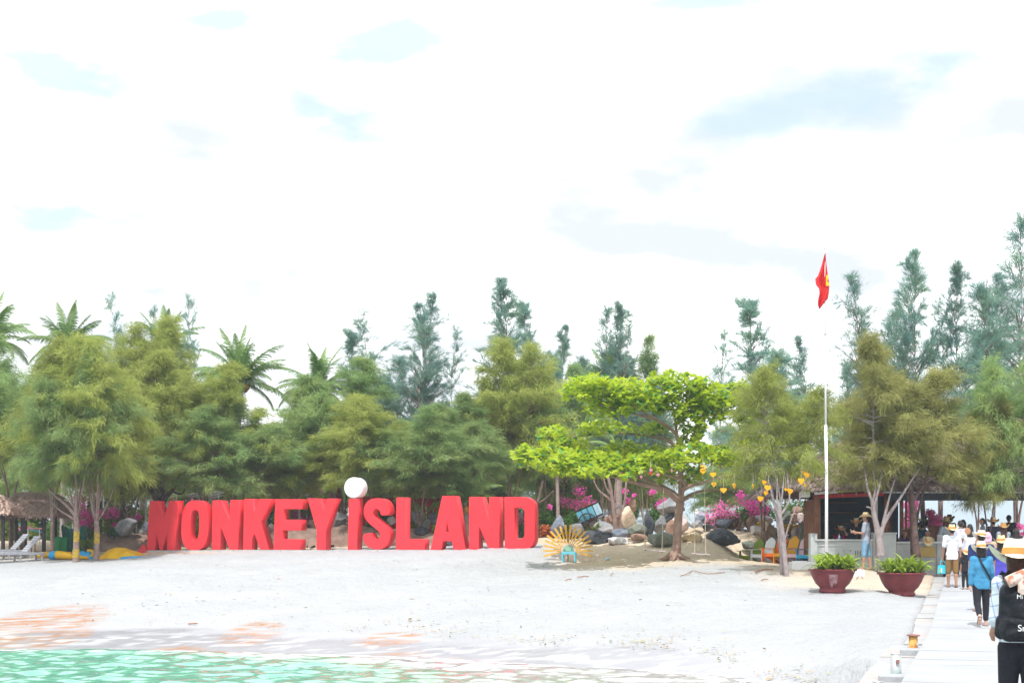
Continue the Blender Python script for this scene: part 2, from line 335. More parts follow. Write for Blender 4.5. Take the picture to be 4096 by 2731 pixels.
def sea_material():
    m = bpy.data.materials.new('sea_water'); m.use_nodes = True; nt = m.node_tree; N = nt.nodes.new; L = nt.links.new; b = nt.nodes['Principled BSDF']
    def attr(n):
        a = N('ShaderNodeAttribute'); a.attribute_name = n; return a.outputs['Fac']
    r = N('ShaderNodeValToRGB'); e = r.color_ramp.elements; e[0].position = 0.0; e[0].color = (0.125, 0.36, 0.265, 1); e[1].position = 1.0; e[1].color = (0.36, 0.345, 0.345, 1)
    k = e.new(0.5); k.color = (0.22, 0.34, 0.24, 1); L(attr('shallow'), r.inputs[0])
    x = N('ShaderNodeMixRGB'); L(attr('foam'), x.inputs[0]); L(r.outputs[0], x.inputs[1]); x.inputs[2].default_value = (0.55, 0.57, 0.6, 1); L(x.outputs[0], b.inputs['Base Color'])
    mr = N('ShaderNodeMapRange'); mr.inputs[3].default_value = 0.06; mr.inputs[4].default_value = 0.8; L(attr('foam'), mr.inputs[0]); L(mr.outputs[0], b.inputs['Roughness'])
    b.inputs['IOR'].default_value = 1.333
    tc = N('ShaderNodeTexCoord'); n = N('ShaderNodeTexNoise'); n.inputs['Scale'].default_value = 7; n.inputs['Detail'].default_value = 3; L(tc.outputs['Object'], n.inputs['Vector'])
    bp = N('ShaderNodeBump'); bp.inputs['Strength'].default_value = 0.12; bp.inputs['Distance'].default_value = 0.03; L(n.outputs['Fac'], bp.inputs['Height']); L(bp.outputs[0], b.inputs['Normal']); return m
def build_sea():
    x, y, q = grid(-18, 9, 19, 38.2, 0.075); rng = np.random.default_rng(3); z = np.zeros_like(x)
    t = shore_y(x)+0.8*(vnoise(x*0.35, y*0+3)-0.5)-y
    for k in range(26):
        th = rng.normal(-pi/2-0.1, 0.55); lam = rng.uniform(0.35, 1.5); a = 0.0078*lam**0.75; ph = rng.random()*6.28
        kx, ky = cos(th)*2*pi/lam, sin(th)*2*pi/lam; wv = kx*x+ky*y+ph+1.6*vnoise(x*0.5+k, y*0.5, 2)*3
        z += a*(1.6*np.abs(np.sin(wv/2))-1.0)*-1
    z *= np.clip(0.35+t/3, 0.25, 1)
    # a small breaking swell running along the beach
    z += 0.05*np.exp(-((t-1.1-0.5*(vnoise(x*.4, y*0, 2)-.5))/0.35)**2)
    dist = t
    foam = np.clip((vnoise(x*1.7, y*3.4, 5)-0.62+0.24*np.exp(-np.clip(dist, 0, 9)/0.6))*7, 0, 1)*np.clip(1.3-dist/2.6, 0, 1)
    foam = np.maximum(foam, np.clip((vnoise(x*3.1+8, y*6, 4)-0.82)*12, 0, 1))
    shallow = np.clip(np.clip(0.9-dist/3.4+(vnoise(x*0.8, y*1.6+20, 4)-0.5)*0.9, 0, 1)*np.clip((x+9.5)/5, 0.12, 1)+np.clip((x+4.2)/4.2, 0, 1)*.85, 0, 1)
    me = npmesh('sea', np.stack([x, y, z], 1), q, True)
    n0 = len(x)
    fattr(me, 'foam', foam); fattr(me, 'shallow', shallow)
    sm = sea_material(); tag(link('sea', me, sm), kind='structure')
    B = 380.0; x0, x1, y0, y1 = -18, 9, 19, 38.2
    V = [(-B,-B,0), (B,-B,0), (B,B,0), (-B,B,0), (x0,y0,0), (x1,y0,0), (x1,y1,0), (x0,y1,0)]
    me = npmesh('open_sea', [(a, b, -0.015) for a, b, c in V], [(0,1,5,4), (1,2,6,5), (2,3,7,6), (3,0,4,7)]); fattr(me, 'foam', [0]*8); fattr(me, 'shallow', [0]*8)
    tag(link('open_sea', me, sm), kind='structure')
build_sea()

CONC = pm('pale_concrete', (0.365, 0.376, 0.390), (0.325, 0.337, 0.353), 1.3, 0.9, 0.3, 14)
CONC2 = pm('worn_concrete', (0.33, 0.332, 0.336), (0.38, 0.385, 0.392), 2.5, 0.9, 0.4, 12)
EDGE = pm('pinkish_concrete_edge', (0.36, 0.325, 0.31), (0.39, 0.375, 0.365), 3, 0.9, 0.3, 12)
def build_jetty():
    root = bpy.data.objects.new('jetty', None); COL.objects.link(root); tag(root, kind='structure'); root['label'] = 'pale concrete jetty leading from the sea to the thatched kiosk'
    WID = 3.4
    ys = [6]
    cuts = [20.2, 21.7, 22.6, 24.3]
    y = 6
    while y < 60:
        if y < 20: ny = min(y+1.45, 20.2)
        elif y < 24.2: ny = cuts[[i for i, c in enumerate(cuts) if c > y+1e-3][0]]
        else: ny = y+1.9
        def edge(yy): return Vector((deck_x(yy), yy, deck_z(yy)))
        a, b = edge(y+0.012), edge(ny-0.012); off = Vector((WID*0.955, -WID*0.298, 0))
        up = Vector((0,0,random.uniform(-.004,.004))); th = Vector((0,0,0.34))
        vs = [a+up, b+up, b+off+up, a+off+up]; vs += [v-th for v in vs]
        MB().add(vs, [(0,3,2,1), (4,5,6,7), (0,1,5,4), (1,2,6,5), (2,3,7,6), (3,0,4,7)]).build('slab', CONC, root); y = ny
    # kerb blocks a step lower along the left side of the slabs
    y = 8.0; k = 0
    while y < 47:
        L = random.uniform(1.0, 1.7); a = Vector((deck_x(y+.02), y+.02, deck_z(y)-0.10-random.uniform(0, .04))); b = Vector((deck_x(y+L), y+L, deck_z(y+L)-0.10-random.uniform(0, .04)))
        out = Vector((-0.955, 0.298, 0)); wd = random.uniform(.34, .42) if y > 27 else 0.62; g = out*0.012; th = Vector((0,0,0.5))
        vs = [a+g, a+out*wd, b+out*wd, b+g]; vs += [v-th for v in vs]
        MB().add(vs, [(0,3,2,1), (4,5,6,7), (0,1,5,4), (1,2,6,5), (2,3,7,6), (3,0,4,7)]).build('kerb_block', CONC2 if k % 3 else EDGE, root); y += L+0.02; k += 1
    # piles and skirt under the deck
    for yy in (8, 14, 20, 26):
        for o in (0.5, 2.9): MB().tube([(deck_x(yy)+o, yy, -2), (deck_x(yy)+o, yy, deck_z(yy)-0.33)], 0.16, 10).build('pile', CONC2, root)
build_jetty()

def mound(name, pts, mat, r=1.0):
    """low heap of soil: list of (px, py_top, d, half width m, half depth m)"""
    mb = []
    for px, py, d, hw, hd in pts:
        x0 = X(px, d); top = ZZ(py, d); g = gz(x0, d)
        x, y, q = grid(-hw, hw, -hd, hd, 0.16); rr = np.sqrt((x/hw)**2+(y/hd)**2); h = np.clip(1-rr**2, 0, 1)**0.8
        z = g-0.25+(top-g+0.25)*h+(vnoise(x*2+px, y*2, 4)-.5)*0.22*h+(vnoise(x*7+px, y*7, 2)-.5)*0.08
        keep = (rr[q] < 1.02).all(1); mb.append((x+x0, y+d, z, q[keep]))
    o = 0; V = []; Q = []
    for x, y, z, q in mb: V.append(np.stack([x, y, z], 1)); Q.append(q+o); o += len(x)
    return tag(link(name, npmesh(name, np.concatenate(V), np.concatenate(Q), True), mat), kind='structure')
EARTH = pm('brown_earth', (0.17, 0.11, 0.085), (0.29, 0.205, 0.165), 2.2, 0.95, 0.9, 9)
mound('earth_mound', [(470,2128,64,2.9,1.6), (600,2140,64.5,2.2,1.5), (1000,2116,63.5,1.9,1.2), (1200,2108,63,2.6,1.4), (1400,2102,62.6,2.6,1.3), (1620,2115,62,2.4,1.2), (1780,2140,61,1.9,1.2)], EARTH)
PSAND = pm('orange_sand', (0.44, 0.34, 0.235), (0.52, 0.43, 0.33), 1.5, 0.95, 0.6, 9)
mound('sand_bank', [(2150,2150,60,1.6,1.4), (2790,2112,60,1.9,1.0), (2890,2116,59.6,1.6,1.0), (3020,2128,59.4,1.7,1.0), (3180,2145,58.5,1.5,1.0)], PSAND)

# thin sea air
hz = MB().box((0, 0, 6.0), (800, 800, 22.0)).build('haze', None); hm = bpy.data.materials.new('haze_air'); hm.use_nodes = True; hn_ = hm.node_tree; hn_.nodes.remove(hn_.nodes['Principled BSDF']); pv = hn_.nodes.new('ShaderNodeVolumePrincipled'); pv.inputs['Color'].default_value = (.80, .90, 1, 1); pv.inputs['Density'].default_value = HAZE; hn_.links.new(pv.outputs[0], hn_.nodes['Material Output'].inputs['Volume']); hz.data.materials.append(hm); tag(hz, kind='stuff')
# ------------------------------------------------------------------ the big red letters
RED = pm('red_paint', (0.78, 0.042, 0.058), (0.72, 0.036, 0.048), 1.5, 0.55, 0.05, 60, spec=0.25)
WHITE = pm('white_paint', (0.82, 0.82, 0.82), (0.78, 0.78, 0.79), 3, 0.5, 0.03, 30)
GREYC = pm('grey_plinth', (0.42, 0.42, 0.42), (0.52, 0.51, 0.5), 3, 0.9, 0.2, 15)
SA = Vector((X(590, 61.5), 61.5, 0)); SB = Vector((X(2150, 56), 56, 0)); SU = (SB-SA).normalized(); SN = Vector((SU.y, -SU.x, 0))     # SN points to the viewer
def on_sign(px, py):
    k = (px-2048)/F0; dl = SB-SA; t = (k*SA.y-SA.x)/(dl.x-k*dl.y); p = SA+dl*t; return t*dl.length, ZZ(py, p.y)
def c4(pts): return [(550+x/2.94, 1850+y/2.94) for x, y in pts]
def c7(pts): return [(1130+x/4.9, 1900+y/4.9) for x, y in pts]
def c8(pts): return [(1420+x/3.267, 1900+y/3.267) for x, y in pts]
def sell(cx, cy, rx, ry, e, n=48, sh=0):
    o = []
    for i in range(n):
        a = 2*pi*i/n; ca, sa = cos(a), sin(a); x = math.copysign(abs(ca)**(2/e), ca)*rx; y = math.copysign(abs(sa)**(2/e), sa)*ry; o.append((cx+x-sh*y/ry, cy+y))
    return o
def smooth(pts, n=2):
    for _ in range(n):
        o = []
        for i in range(len(pts)):
            a, b = pts[i], pts[(i+1) % len(pts)]
            if math.dist(a, b) > 100: o += [a, b]; continue
            o += [(a[0]*.75+b[0]*.25, a[1]*.75+b[1]*.25), (a[0]*.25+b[0]*.75, a[1]*.25+b[1]*.75)]
        pts = o
    return pts
LET = [
 ('M', 'big red letter M, first and leftmost of the sign', [c4([(140,448),(245,448),(308,640),(372,445),(478,445),(445,1028),(340,1028),(350,820),(290,1028),(258,1028),(220,820),(208,1028),(105,1028)])]),
 ('O', 'big red letter O with rounded shoulders between M and N', [c4(sell(674,735,162,293,2.7,48,10)), c4(sell(672,735,50,178,3,32,6))]),
 ('N', 'big red letter N between the letters O and K', [c4([(880,440),(985,440),(1082,690),(1090,437),(1198,437),(1185,1022),(1082,1022),(980,760),(975,1022),(870,1022)])]),
 ('K', 'big red letter K between the letters N and E', [c4([(1250,425),(1366,425),(1366,585),(1430,425),(1580,425),(1453,690),(1550,1020),(1440,1020),(1375,835),(1350,885),(1345,1020),(1240,1020)])]),
 ('E', 'big red letter E between the letters K and Y', [c4([(1618,428),(1942,428),(1940,545),(1725,545),(1720,668),(1930,668),(1928,795),(1708,795),(1705,895),(1920,900),(1915,1020),(1597,1022)])]),
 ('Y', 'big red letter Y beside the letter with the white dot', [c7([(485,450),(750,455),(800,680),(865,455),(1060,455),(855,1085),(850,1460),(665,1460),(665,1080)])]),
 ('i', 'big red letter i topped with a white round dot', [c7([(1295,460),(1480,460),(1465,1465),(1275,1465)])]),
 ('S', 'big red curved letter S between i and L', [smooth(c8([(455,515),(335,530),(330,490),(310,450),(275,438),(245,455),(232,495),(240,528),(300,580),(380,640),(440,700),(465,770),(455,850),(420,920),(360,960),(280,972),(205,957),(145,915),(105,850),(95,768),(220,745),(225,790),(250,825),(290,838),(322,815),(330,775),(310,735),(265,695),(190,640),(135,575),(108,500),(112,420),(150,345),(220,305),(310,298),(385,315),(435,365),(460,440)]))]),
 ('L', 'big red letter L between S and A', [c8([(540,290),(668,290),(660,830),(915,832),(912,970),(530,970)])]),
 ('A', 'big red letter A, tallest of the sign, after L', [c8([(1138,270),(1318,270),(1450,972),(1285,972),(1262,862),(1150,862),(1128,972),(985,972)]), c8([(1200,590),(1225,738),(1168,738)])]),
 ('N', 'big red letter N between the letters A and D', [c8([(1490,283),(1665,283),(1748,595),(1752,283),(1890,283),(1888,980),(1750,980),(1622,665),(1618,972),(1488,972)])]),
 ('D', 'big red letter D, last and rightmost of the sign', [c8([(1950,283),(2200,283),(2262,297),(2312,330),(2342,385),(2350,450),(2350,820),(2338,880),(2308,930),(2258,966),(2190,982),(1955,982)]), c8([(2085,425),(2165,425),(2195,440),(2212,475),(2213,780),(2200,812),(2175,828),(2085,828)])]),
]
LTH = 0.46; plinth_z = []
RM = Matrix((SU, Vector((0,0,1)), SN)).transposed()           # curve x -> along sign, y -> up, z -> to the viewer
for ch, lab, loops in LET:
    w3 = [[on_sign(px, py) for px, py in lp] for lp in loops]; us = [u for u, z in w3[0]]; zb = min(z for u, z in w3[0]); plinth_z.append((min(us), max(us), zb))
    uc = (min(us)+max(us))/2; base = SA+SU*uc; base.z = zb
    t = thing('sign_letter', lab, 'letter', base, 0, 'big red letters of the beach sign')
    me = curve_mesh('letter_body', [[(u-uc, z-zb) for u, z in lp] for lp in w3], LTH, 0.012)
    me.transform(Matrix.Translation(-SN*LTH/2) @ RM.to_4x4()); link('letter_body', me, RED, t)
    if ch == 'i':
        pc = c7([(1390,245)])[0]; u, z = on_sign(*pc); u2, z2 = on_sign(*c7([(1390,40)])[0]); r = z2-z
        mb = MB(); n = 40; vs = []
        prof = [(0.02, 0.02), (r*0.9, 0.02), (r*0.97, 0.0), (r, -0.03), (r, -LTH+0.03), (r*0.97, -LTH), (0.02, -LTH)]
        m2 = MB().lathe(prof[::-1], 40).mesh('dot'); m2.transform(Matrix.Translation(Vector((0,0,0))+SU*(u-uc)+Vector((0,0,z-zb))) @ RM.to_4x4())
        for p in m2.polygons: p.use_smooth = len(p.vertices) == 4
        tag(link('dot', m2, WHITE, t), 'white drum shaped dot on top of the letter')
zmean = lambda u: np.interp(u, [a[0] for a in plinth_z], [a[2] for a in plinth_z])
t = thing('sign_plinth', 'long low grey plinth carrying the red letters', 'plinth', (0,0,0))
mb = MB(); u = -0.15
while u < (SB-SA).length+0.15:
    u2 = min(u+2.1, (SB-SA).length+0.16); a = SA+SU*u-SN*(LTH/2); b = SA+SU*(u2-0.02)-SN*(LTH/2); za = float(zmean(u))-0.004; zb = float(zmean(u2))-0.004
    a.z = za-0.22; b.z = zb-0.22; MB().bar(a, b, LTH+0.16, 0.435).build('slab', GREYC, t); u = u2

# ------------------------------------------------------------------ vegetation builders
NEED = [pm('casuarina_olive', (0.315, 0.375, 0.080), (0.420, 0.465, 0.120), 0.9, 0.7, transl=0.48, rand=0.14, detail=3),
        pm('casuarina_green', (0.225, 0.355, 0.125), (0.335, 0.430, 0.150), 0.9, 0.7, transl=0.48, rand=0.14, detail=3),
        pm('casuarina_blue_green', (0.165, 0.320, 0.285), (0.255, 0.390, 0.280), 0.9, 0.7, transl=0.48, rand=0.14, detail=3),
        pm('casuarina_brown_green', (0.330, 0.335, 0.105), (0.420, 0.420, 0.145), 0.9, 0.7, transl=0.48, rand=0.12, detail=3)]
BARK = pm('grey_brown_bark', (0.20, 0.135, 0.115), (0.32, 0.235, 0.21), 6, 0.9, 0.6, 18)
BARKD = pm('dark_bark', (0.085, 0.05, 0.045), (0.15, 0.10, 0.09), 6, 0.9, 0.6, 18)
BARKG = pm('grey_bark', (0.27, 0.225, 0.225), (0.37, 0.32, 0.32), 6, 0.9, 0.5, 18)
def needle_mesh(name, pos, dr, ln, wd, rng):
    n = len(pos); a = rng.normal(size=(n, 3)); sd = np.cross(dr, a); sd /= np.linalg.norm(sd, axis=1)[:, None]+1e-9
    V = np.empty((n, 3, 3)); V[:, 0] = pos-sd*wd[:, None]/2; V[:, 1] = pos+sd*wd[:, None]/2; V[:, 2] = pos+dr*ln[:, None]
    return npmesh(name, V.reshape(-1, 3), np.arange(3*n).reshape(n, 3))
def casuarina_mesh(seed, H, R, clear, stems, kind, nb, nn):
    """feathery she-oak: forked stems, side limbs, twigs and drooping needle sprays; returns trunk and crown meshes"""
    rng = np.random.default_rng(seed); tr = MB(); segs = []
    for s in range(stems):
        az = 2*pi*s/stems+rng.uniform(-.5, .5); sp = (0.0 if stems == 1 else rng.uniform(.25, .6)*R*(1 if kind == 'bush' else .8)); top = H*(1 if s == 0 else rng.uniform(.72, .97))
        fork = clear*rng.uniform(.45, .85); lean = np.array([cos(az), sin(az), 0])
        pts = [np.array([lean[0]*.04, lean[1]*.04, -0.1]), np.array([lean[0]*.05, lean[1]*.05, fork*.5]), lean*sp*.15+[0, 0, fork], lean*sp*.55+[rng.uniform(-.1, .1), 0, lerp(fork, top, .3)], lean*sp*.9+[0, rng.uniform(-.1, .1), lerp(fork, top, .65)], lean*sp*1.0+[rng.uniform(-.25, .25), rng.uniform(-.25, .25), top]]
        pts = np.array([tuple(v) for v in catmull(pts, 3)]); r0 = (.072 if stems < 3 else .06)*H/9*(1 if kind == 'bush' else .62); rad = [max(.008, r0*(1-.95*i/(len(pts)-1))**1.15) for i in range(len(pts))]
        tr.tube(pts, rad, 7)
        hs = np.sort(rng.uniform(0, 1, nb))**(0.9 if kind == 'bush' else 1.1)
        for hn in hs:
            h = clear+(top-clear)*hn; i = np.clip(np.searchsorted(pts[:, 2], h), 1, len(pts)-1); f = (h-pts[i-1, 2])/(pts[i, 2]-pts[i-1, 2]+1e-6); b = pts[i-1]+(pts[i]-pts[i-1])*np.clip(f, 0, 1)
            if kind == 'bush': sh = (1-0.82*hn**2.0)*(0.72+0.28*min(1, hn*4))*rng.choice([.75, 1.0, 1.2]); el = lerp(.08, 1.2, hn**1.1)
            else: sh = ((1-hn)**.75*.9+.10)*rng.choice([.6, .85, 1.0, 1.25]); el = lerp(.70, 1.18, hn)
            Lb = R*sh*rng.uniform(.55, 1.12)/(1 if stems == 1 else 1.25); a = rng.uniform(0, 2*pi); el += rng.uniform(-.2, .2)
            t = np.linspace(0, 1, 6); q = b+np.outer(t*Lb*cos(el), [cos(a), sin(a), 0]); q[:, 2] += Lb*(sin(el)*t-.28*t**2*(1.2-el*.6)); q += rng.normal(0, .05, q.shape)*t[:, None]
            br = max(.006, .020*Lb); tr.tube(q, [br*(1-.8*k/5) for k in range(6)], 4, False); segs += [(q[k], q[k+1], .5+.8*k/4) for k in range(1, 5)]
            for _ in range(6):
                tt = rng.uniform(.25, 1); k = min(4, int(tt*5)); o = q[k]+(q[k+1]-q[k])*(tt*5-k); dd = q[k+1]-q[k]; dd = dd/np.linalg.norm(dd); dd = dd+rng.normal(0, .65, 3)+[0, 0, .12]; dd /= np.linalg.norm(dd); l2 = Lb*rng.uniform(.18, .42)+.1
                e1 = o+dd*l2*.5; e2 = o+dd*l2+[0, 0, -.18*l2]; segs += [(o, e1, 1.0), (e1, e2, 1.5)]
        segs += [(pts[-2], pts[-1], .25), (pts[-3], pts[-2], .35)]
    A = np.array([s[0] for s in segs]); B = np.array([s[1] for s in segs]); wt = np.array([s[2] for s in segs])*np.linalg.norm(B-A, axis=1); wt /= wt.sum()
    # tufts first, so that the foliage gathers in clumps with gaps between
    nt = nn//(9 if kind == 'bush' else 2); ti = rng.choice(len(A), nt, p=wt); tf = rng.random(nt)[:, None]; tp = A[ti]+(B[ti]-A[ti])*tf; td = B[ti]-A[ti]; td /= np.linalg.norm(td, axis=1)[:, None]+1e-9
    k = rng.integers(0, nt, nn); pos = tp[k]+rng.normal(0, .10 if kind == 'bush' else .04, (nn, 3)); dr = td[k]*(.75 if kind == 'bush' else 1.0)+rng.normal(0, .42 if kind == 'bush' else .33, (nn, 3))+[0, 0, -.38 if kind == 'bush' else .30]; dr /= np.linalg.norm(dr, axis=1)[:, None]
    ln = rng.uniform(.16, .42, nn)*(1 if kind == 'bush' else .85); wd = rng.uniform(.014, .030, nn) if kind == 'bush' else rng.uniform(.013, .024, nn)
    return tr.mesh('trunk', True), needle_mesh('crown', pos, dr, ln, wd, rng)
CAS = {'bush': [casuarina_mesh(s, 9.0, 2.5, 2.6, 3+s % 2, 'bush', 60, 76000) for s in (1, 2, 3, 4, 5)],
       'mid': [casuarina_mesh(s, 9.0, 2.5, 3.7, 3, 'bush', 66, 66000) for s in (8, 9, 10)],
       'canopy': [casuarina_mesh(s, 9.0, 2.5, 4.4, 2+s % 2, 'bush', 60, 34000) for s in (6, 7)],
       'spire': [casuarina_mesh(s, 11.0, 2.7, 2.8, n, 'spire', 86, 27000) for s, n in ((11, 1), (12, 2), (13, 3))],
       'thin': [casuarina_mesh(s, 11.0, 2.2, 3.5, 1, 'spire', 52, 6500) for s in (21, 22)]}
def zp(x, y): return x*1.7415, y*1.7415         # overview coordinates -> photograph pixels
_matcopies = {}
def with_mat(me, mat):
    k = (me.name, mat.name)
    if k not in _matcopies:
        c = me.copy(); c.materials.clear(); c.materials.append(mat); _matcopies[k] = c
    return _matcopies[k]
NT = [0]
def casuarina(zx, ztop, d, wz, kind, v, mat, label, bark=BARK, basezx=None, rz=None, group='casuarina trees behind the beach'):
    px, py = zp(zx, ztop); bx = zp(basezx, 0)[0] if basezx else px; x = X(bx, d); g = gz(x, d); H = ZZ(py, d)-g; tm, cm = CAS[kind][v % len(CAS[kind])]; H0 = 9.0 if kind in ('bush', 'canopy', 'mid') else 11.0
    R = wz*1.7415/F0*d; R0 = {'bush': 1.75, 'canopy': 1.95, 'mid': 1.75, 'spire': 1.15, 'thin': 1.1}[kind]; NT[0] += 1
    t = thing('casuarina_tree', label, 'tree', (x, d, g), 0, group); t.scale = (R/R0, R/R0, H/H0); t.rotation_euler = (0, 0, NT[0]*2.4 if rz is None else rz)
    link('trunk', with_mat(tm, bark), None, t); link('crown', with_mat(cm, mat), None, t); return t
O, G, Bm, Br = NEED
TREES = [
 (25,770,62.5,120,'mid',0,G,'dark green casuarina at the far left edge above the thatched hut'),
 (120,800,60,105,'mid',1,O,'olive casuarina directly above the thatched hut roof'),
 (375,742,65.5,105,'mid',2,O,'tall golden olive casuarina rising above the letter M'),
 (300,800,66,100,'bush',0,O,'olive casuarina behind the two yellow banded trunks'),
 (470,850,64,100,'mid',1,O,'rounded olive casuarina above the letters N and K'),
 (565,935,63.5,110,'mid',2,G,'low green casuarina above the letter K'),
 (655,950,65,100,'mid',0,O,'low yellowish casuarina above the letters E and Y'),
 (790,832,66,105,'mid',1,G,'green casuarina with rounded top above the white dot'),
 (860,920,63.5,105,'mid',2,O,'olive casuarina crown over the letter S'),
 (965,950,62.5,115,'mid',0,G,'low dark casuarina crown over the letters L and A'),
 (1075,910,64,95,'mid',1,G,'green casuarina crown over the second N'),
 (1170,800,67,100,'mid',2,O,'tall dense olive casuarina behind the letter D'),
 (1255,850,68,85,'mid',0,G,'bushy casuarina to the left of the bright almond tree'),
 (265,688,72,45,'thin',0,Bm,'thin wispy casuarina between the two left coconut palms'),
 (345,712,73,40,'thin',1,Bm,'thin casuarina tip beside the half hidden coconut palm'),
 (437,686,70,40,'thin',1,Bm,'slim pointed casuarina just left of the tall coconut palm'),
 (865,762,70,60,'spire',1,Bm,'blue green casuarina with leaning outer boughs beside the rounded one'),
 (915,690,71,75,'spire',2,Bm,'tall many stemmed casuarina standing above the letter S'),
 (970,706,72,60,'spire',0,Bm,'tall casuarina just right of the many stemmed one'),
 (1040,762,73,50,'thin',0,Bm,'nearly bare leaning casuarina in the gap of the tree line'),
 (1167,645,69,75,'spire',0,Bm,'tallest pointed casuarina near the middle of the tree line'),
 (1246,690,70,62,'spire',1,Bm,'pointed casuarina right of the tallest middle one'),
 (1295,752,71,45,'spire',0,Bm,'short pointed casuarina tip left of the almond tree'),
 (1384,704,74,62,'spire',2,Bm,'blue green casuarina rising behind the left of the almond tree'),
 (1482,704,74,58,'spire',1,Bm,'pointed casuarina rising behind the middle of the almond tree'),
 (1432,790,75,70,'bush',0,G,'bushy casuarina filling between two points behind the almond tree'),
 (1752,678,58,88,'spire',1,Bm,'tall open casuarina left of the flagpole'),
 (1655,765,66,40,'thin',1,Bm,'sparse casuarina shoot between almond tree and flagpole'),
 (1850,820,64,60,'thin',0,Bm,'sparse casuarina with bare leaning boughs behind the flagpole'),
 (2040,640,66,70,'spire',2,Bm,'tall slender casuarina right of the flag'),
 (2104,580,66.5,70,'spire',0,Bm,'tallest slender casuarina between the flag and the right edge'),
 (2165,700,67,45,'thin',0,Bm,'short wispy casuarina behind the thatched kiosk roof'),
 (2246,618,66,62,'spire',1,Bm,'leaning casuarina spire near the right edge'),
 (1985,720,68,60,'spire',2,Bm,'lower blue green casuarina just left of the tall slender one'),
 (2285,640,64,75,'spire',0,Bm,'blue green casuarina against the tallest right edge one'),
 (1800,790,66,60,'spire',2,Bm,'short blue green casuarina left of the white pole'),
 (2335,484,60,105,'spire',2,Bm,'tallest dark casuarina at the right edge'),
]
for a in TREES: casuarina(*a)
casuarina(240,792,58.3,100,'mid',2,O,'casuarina with a yellow painted band halfway up its trunk', BARK, 221)
casuarina(160,815,58.0,100,'mid',0,G,'casuarina with yellow paint down its lower trunk beside the bins', BARK, 174)
casuarina(1775,840,46.6,112,'canopy',1,O,'casuarina with two bare leaning grey trunks in front of the coloured chairs', BARKG, 1797)
casuarina(1955,790,48.0,100,'canopy',2,Br,'wide grey stemmed casuarina behind the potted plants', BARKG, 2013)
casuarina(2110,860,48.8,145,'canopy',0,Br,'casuarina with one thick dark trunk beside the kiosk counter', BARKD, 2098)
casuarina(2300,830,49.2,115,'canopy',1,G,'casuarina hanging low over the right end of the kiosk roof', BARK, 2370)
casuarina(2215,930,49.5,85,'canopy',2,Br,'small brownish casuarina drooping over the kiosk eave', BARKD, 2270)

# a second, further row that closes the wall of foliage
for i, (zx, zt, wz, m, lab) in enumerate(((60,850,130,G,'shaded casuarina behind the left hut, back row'), (215,860,130,O,'casuarina in the back row behind the yellow banded trunks'), (385,880,130,G,'back row casuarina behind the letter M'), (520,960,120,G,'back row casuarina behind the letter K'), (640,985,130,O,'back row casuarina behind the letters E and Y'),
        (765,930,130,G,'back row casuarina behind the white dot'), (900,960,130,G,'back row casuarina behind the letter L'), (1035,985,120,O,'back row casuarina in the low gap of the tree line'), (1160,900,120,G,'back row casuarina behind the letter D'), (1300,930,110,G,'back row casuarina behind the left tip of the almond tree'), (1420,960,100,Br,'back row casuarina seen between the almond tiers'), (1700,980,90,G,'back row casuarina between almond tree and flagpole'))):
    casuarina(zx, zt, 79+i % 3, wz, 'bush', i, m, lab)
# trunks measured on the photograph for the trees whose stems stand clear
def traced(label_bit, d, stems, bark):
    t = [o for o in COL.objects if label_bit in o.get('label', '')][0]; MI = (Matrix.Translation(t.location) @ Matrix.Rotation(t.rotation_euler.z, 4, 'Z') @ Matrix.Diagonal((*t.scale, 1))).inverted(); mb = MB(); out = []
    for pts, r0, r1 in stems:
        c = [P(p[0], p[1], d+(p[2] if len(p) > 2 else 0)) for p in pts]
        if c[0].z < gz(c[0].x, c[0].y)+.35: c[0].z = gz(c[0].x, c[0].y)-.1
        c = catmull(c, 4); mb.tube(c, [lerp(r0, r1, i/(len(c)-1)) for i in range(len(c))], 9)
    mb.v = [tuple(MI @ Vector(v)) for v in mb.v]; mb.build('stem', bark, t, True); return t, MI
YEL = pm('yellow_paint', (0.50, 0.34, 0.03), (0.26, 0.19, 0.08), 9, 0.85, lo=.42, hi=.62)
def band(tm, d, pts, r, bark=None):
    t, MI = tm; c = [P(px, py, d) for px, py in pts]; mb = MB().tube(c, r, 9, False); mb.v = [tuple(MI @ Vector(v)) for v in mb.v]; mb.build('paint_band', YEL, t, True)
tm = traced('yellow paint down its lower trunk', 57.6, [([(302,2243), (305,2180), (307,2110), (303,2060)], .125, .095), ([(303,2062), (285,2040), (262,2015), (225,1985,.3), (185,1940,.6)], .085, .04), ([(304,2062), (302,2010), (305,1960), (300,1880)], .075, .04), ([(300,2080), (270,2058), (240,2040,.4), (205,2005,.8)], .05, .025), ([(300,2030), (275,1990,-.3), (262,1950,-.4)], .04, .02)], BARK)
band(tm, 57.6, [(303,2228), (304,2195)], .132); band(tm, 57.6, [(305.5,2165), (306.5,2125)], .115)
tm = traced('yellow painted band halfway up', 58.2, [([(384,2240), (386,2190), (388,2130), (385,2080)], .115, .095), ([(385,2082), (372,2040), (362,1985), (350,1920,.2)], .08, .04), ([(387,2075), (392,2020), (396,1950), (392,1880)], .06, .035), ([(390,2080), (412,2050,.3), (440,1990,.5), (458,1940,.7)], .045, .02)], BARK)
band(tm, 58.2, [(386.5,2172), (388,2128)], .112)
traced('two bare leaning grey trunks', 47.2, [([(3132,2288), (3126,2210), (3114,2110), (3106,2040,.2), (3092,1985,.3), (3085,1900,.4)], .085, .02), ([(3112,2060), (3085,2030), (3050,2000,.3), (3018,1950,.5)], .035, .018)], BARKG)
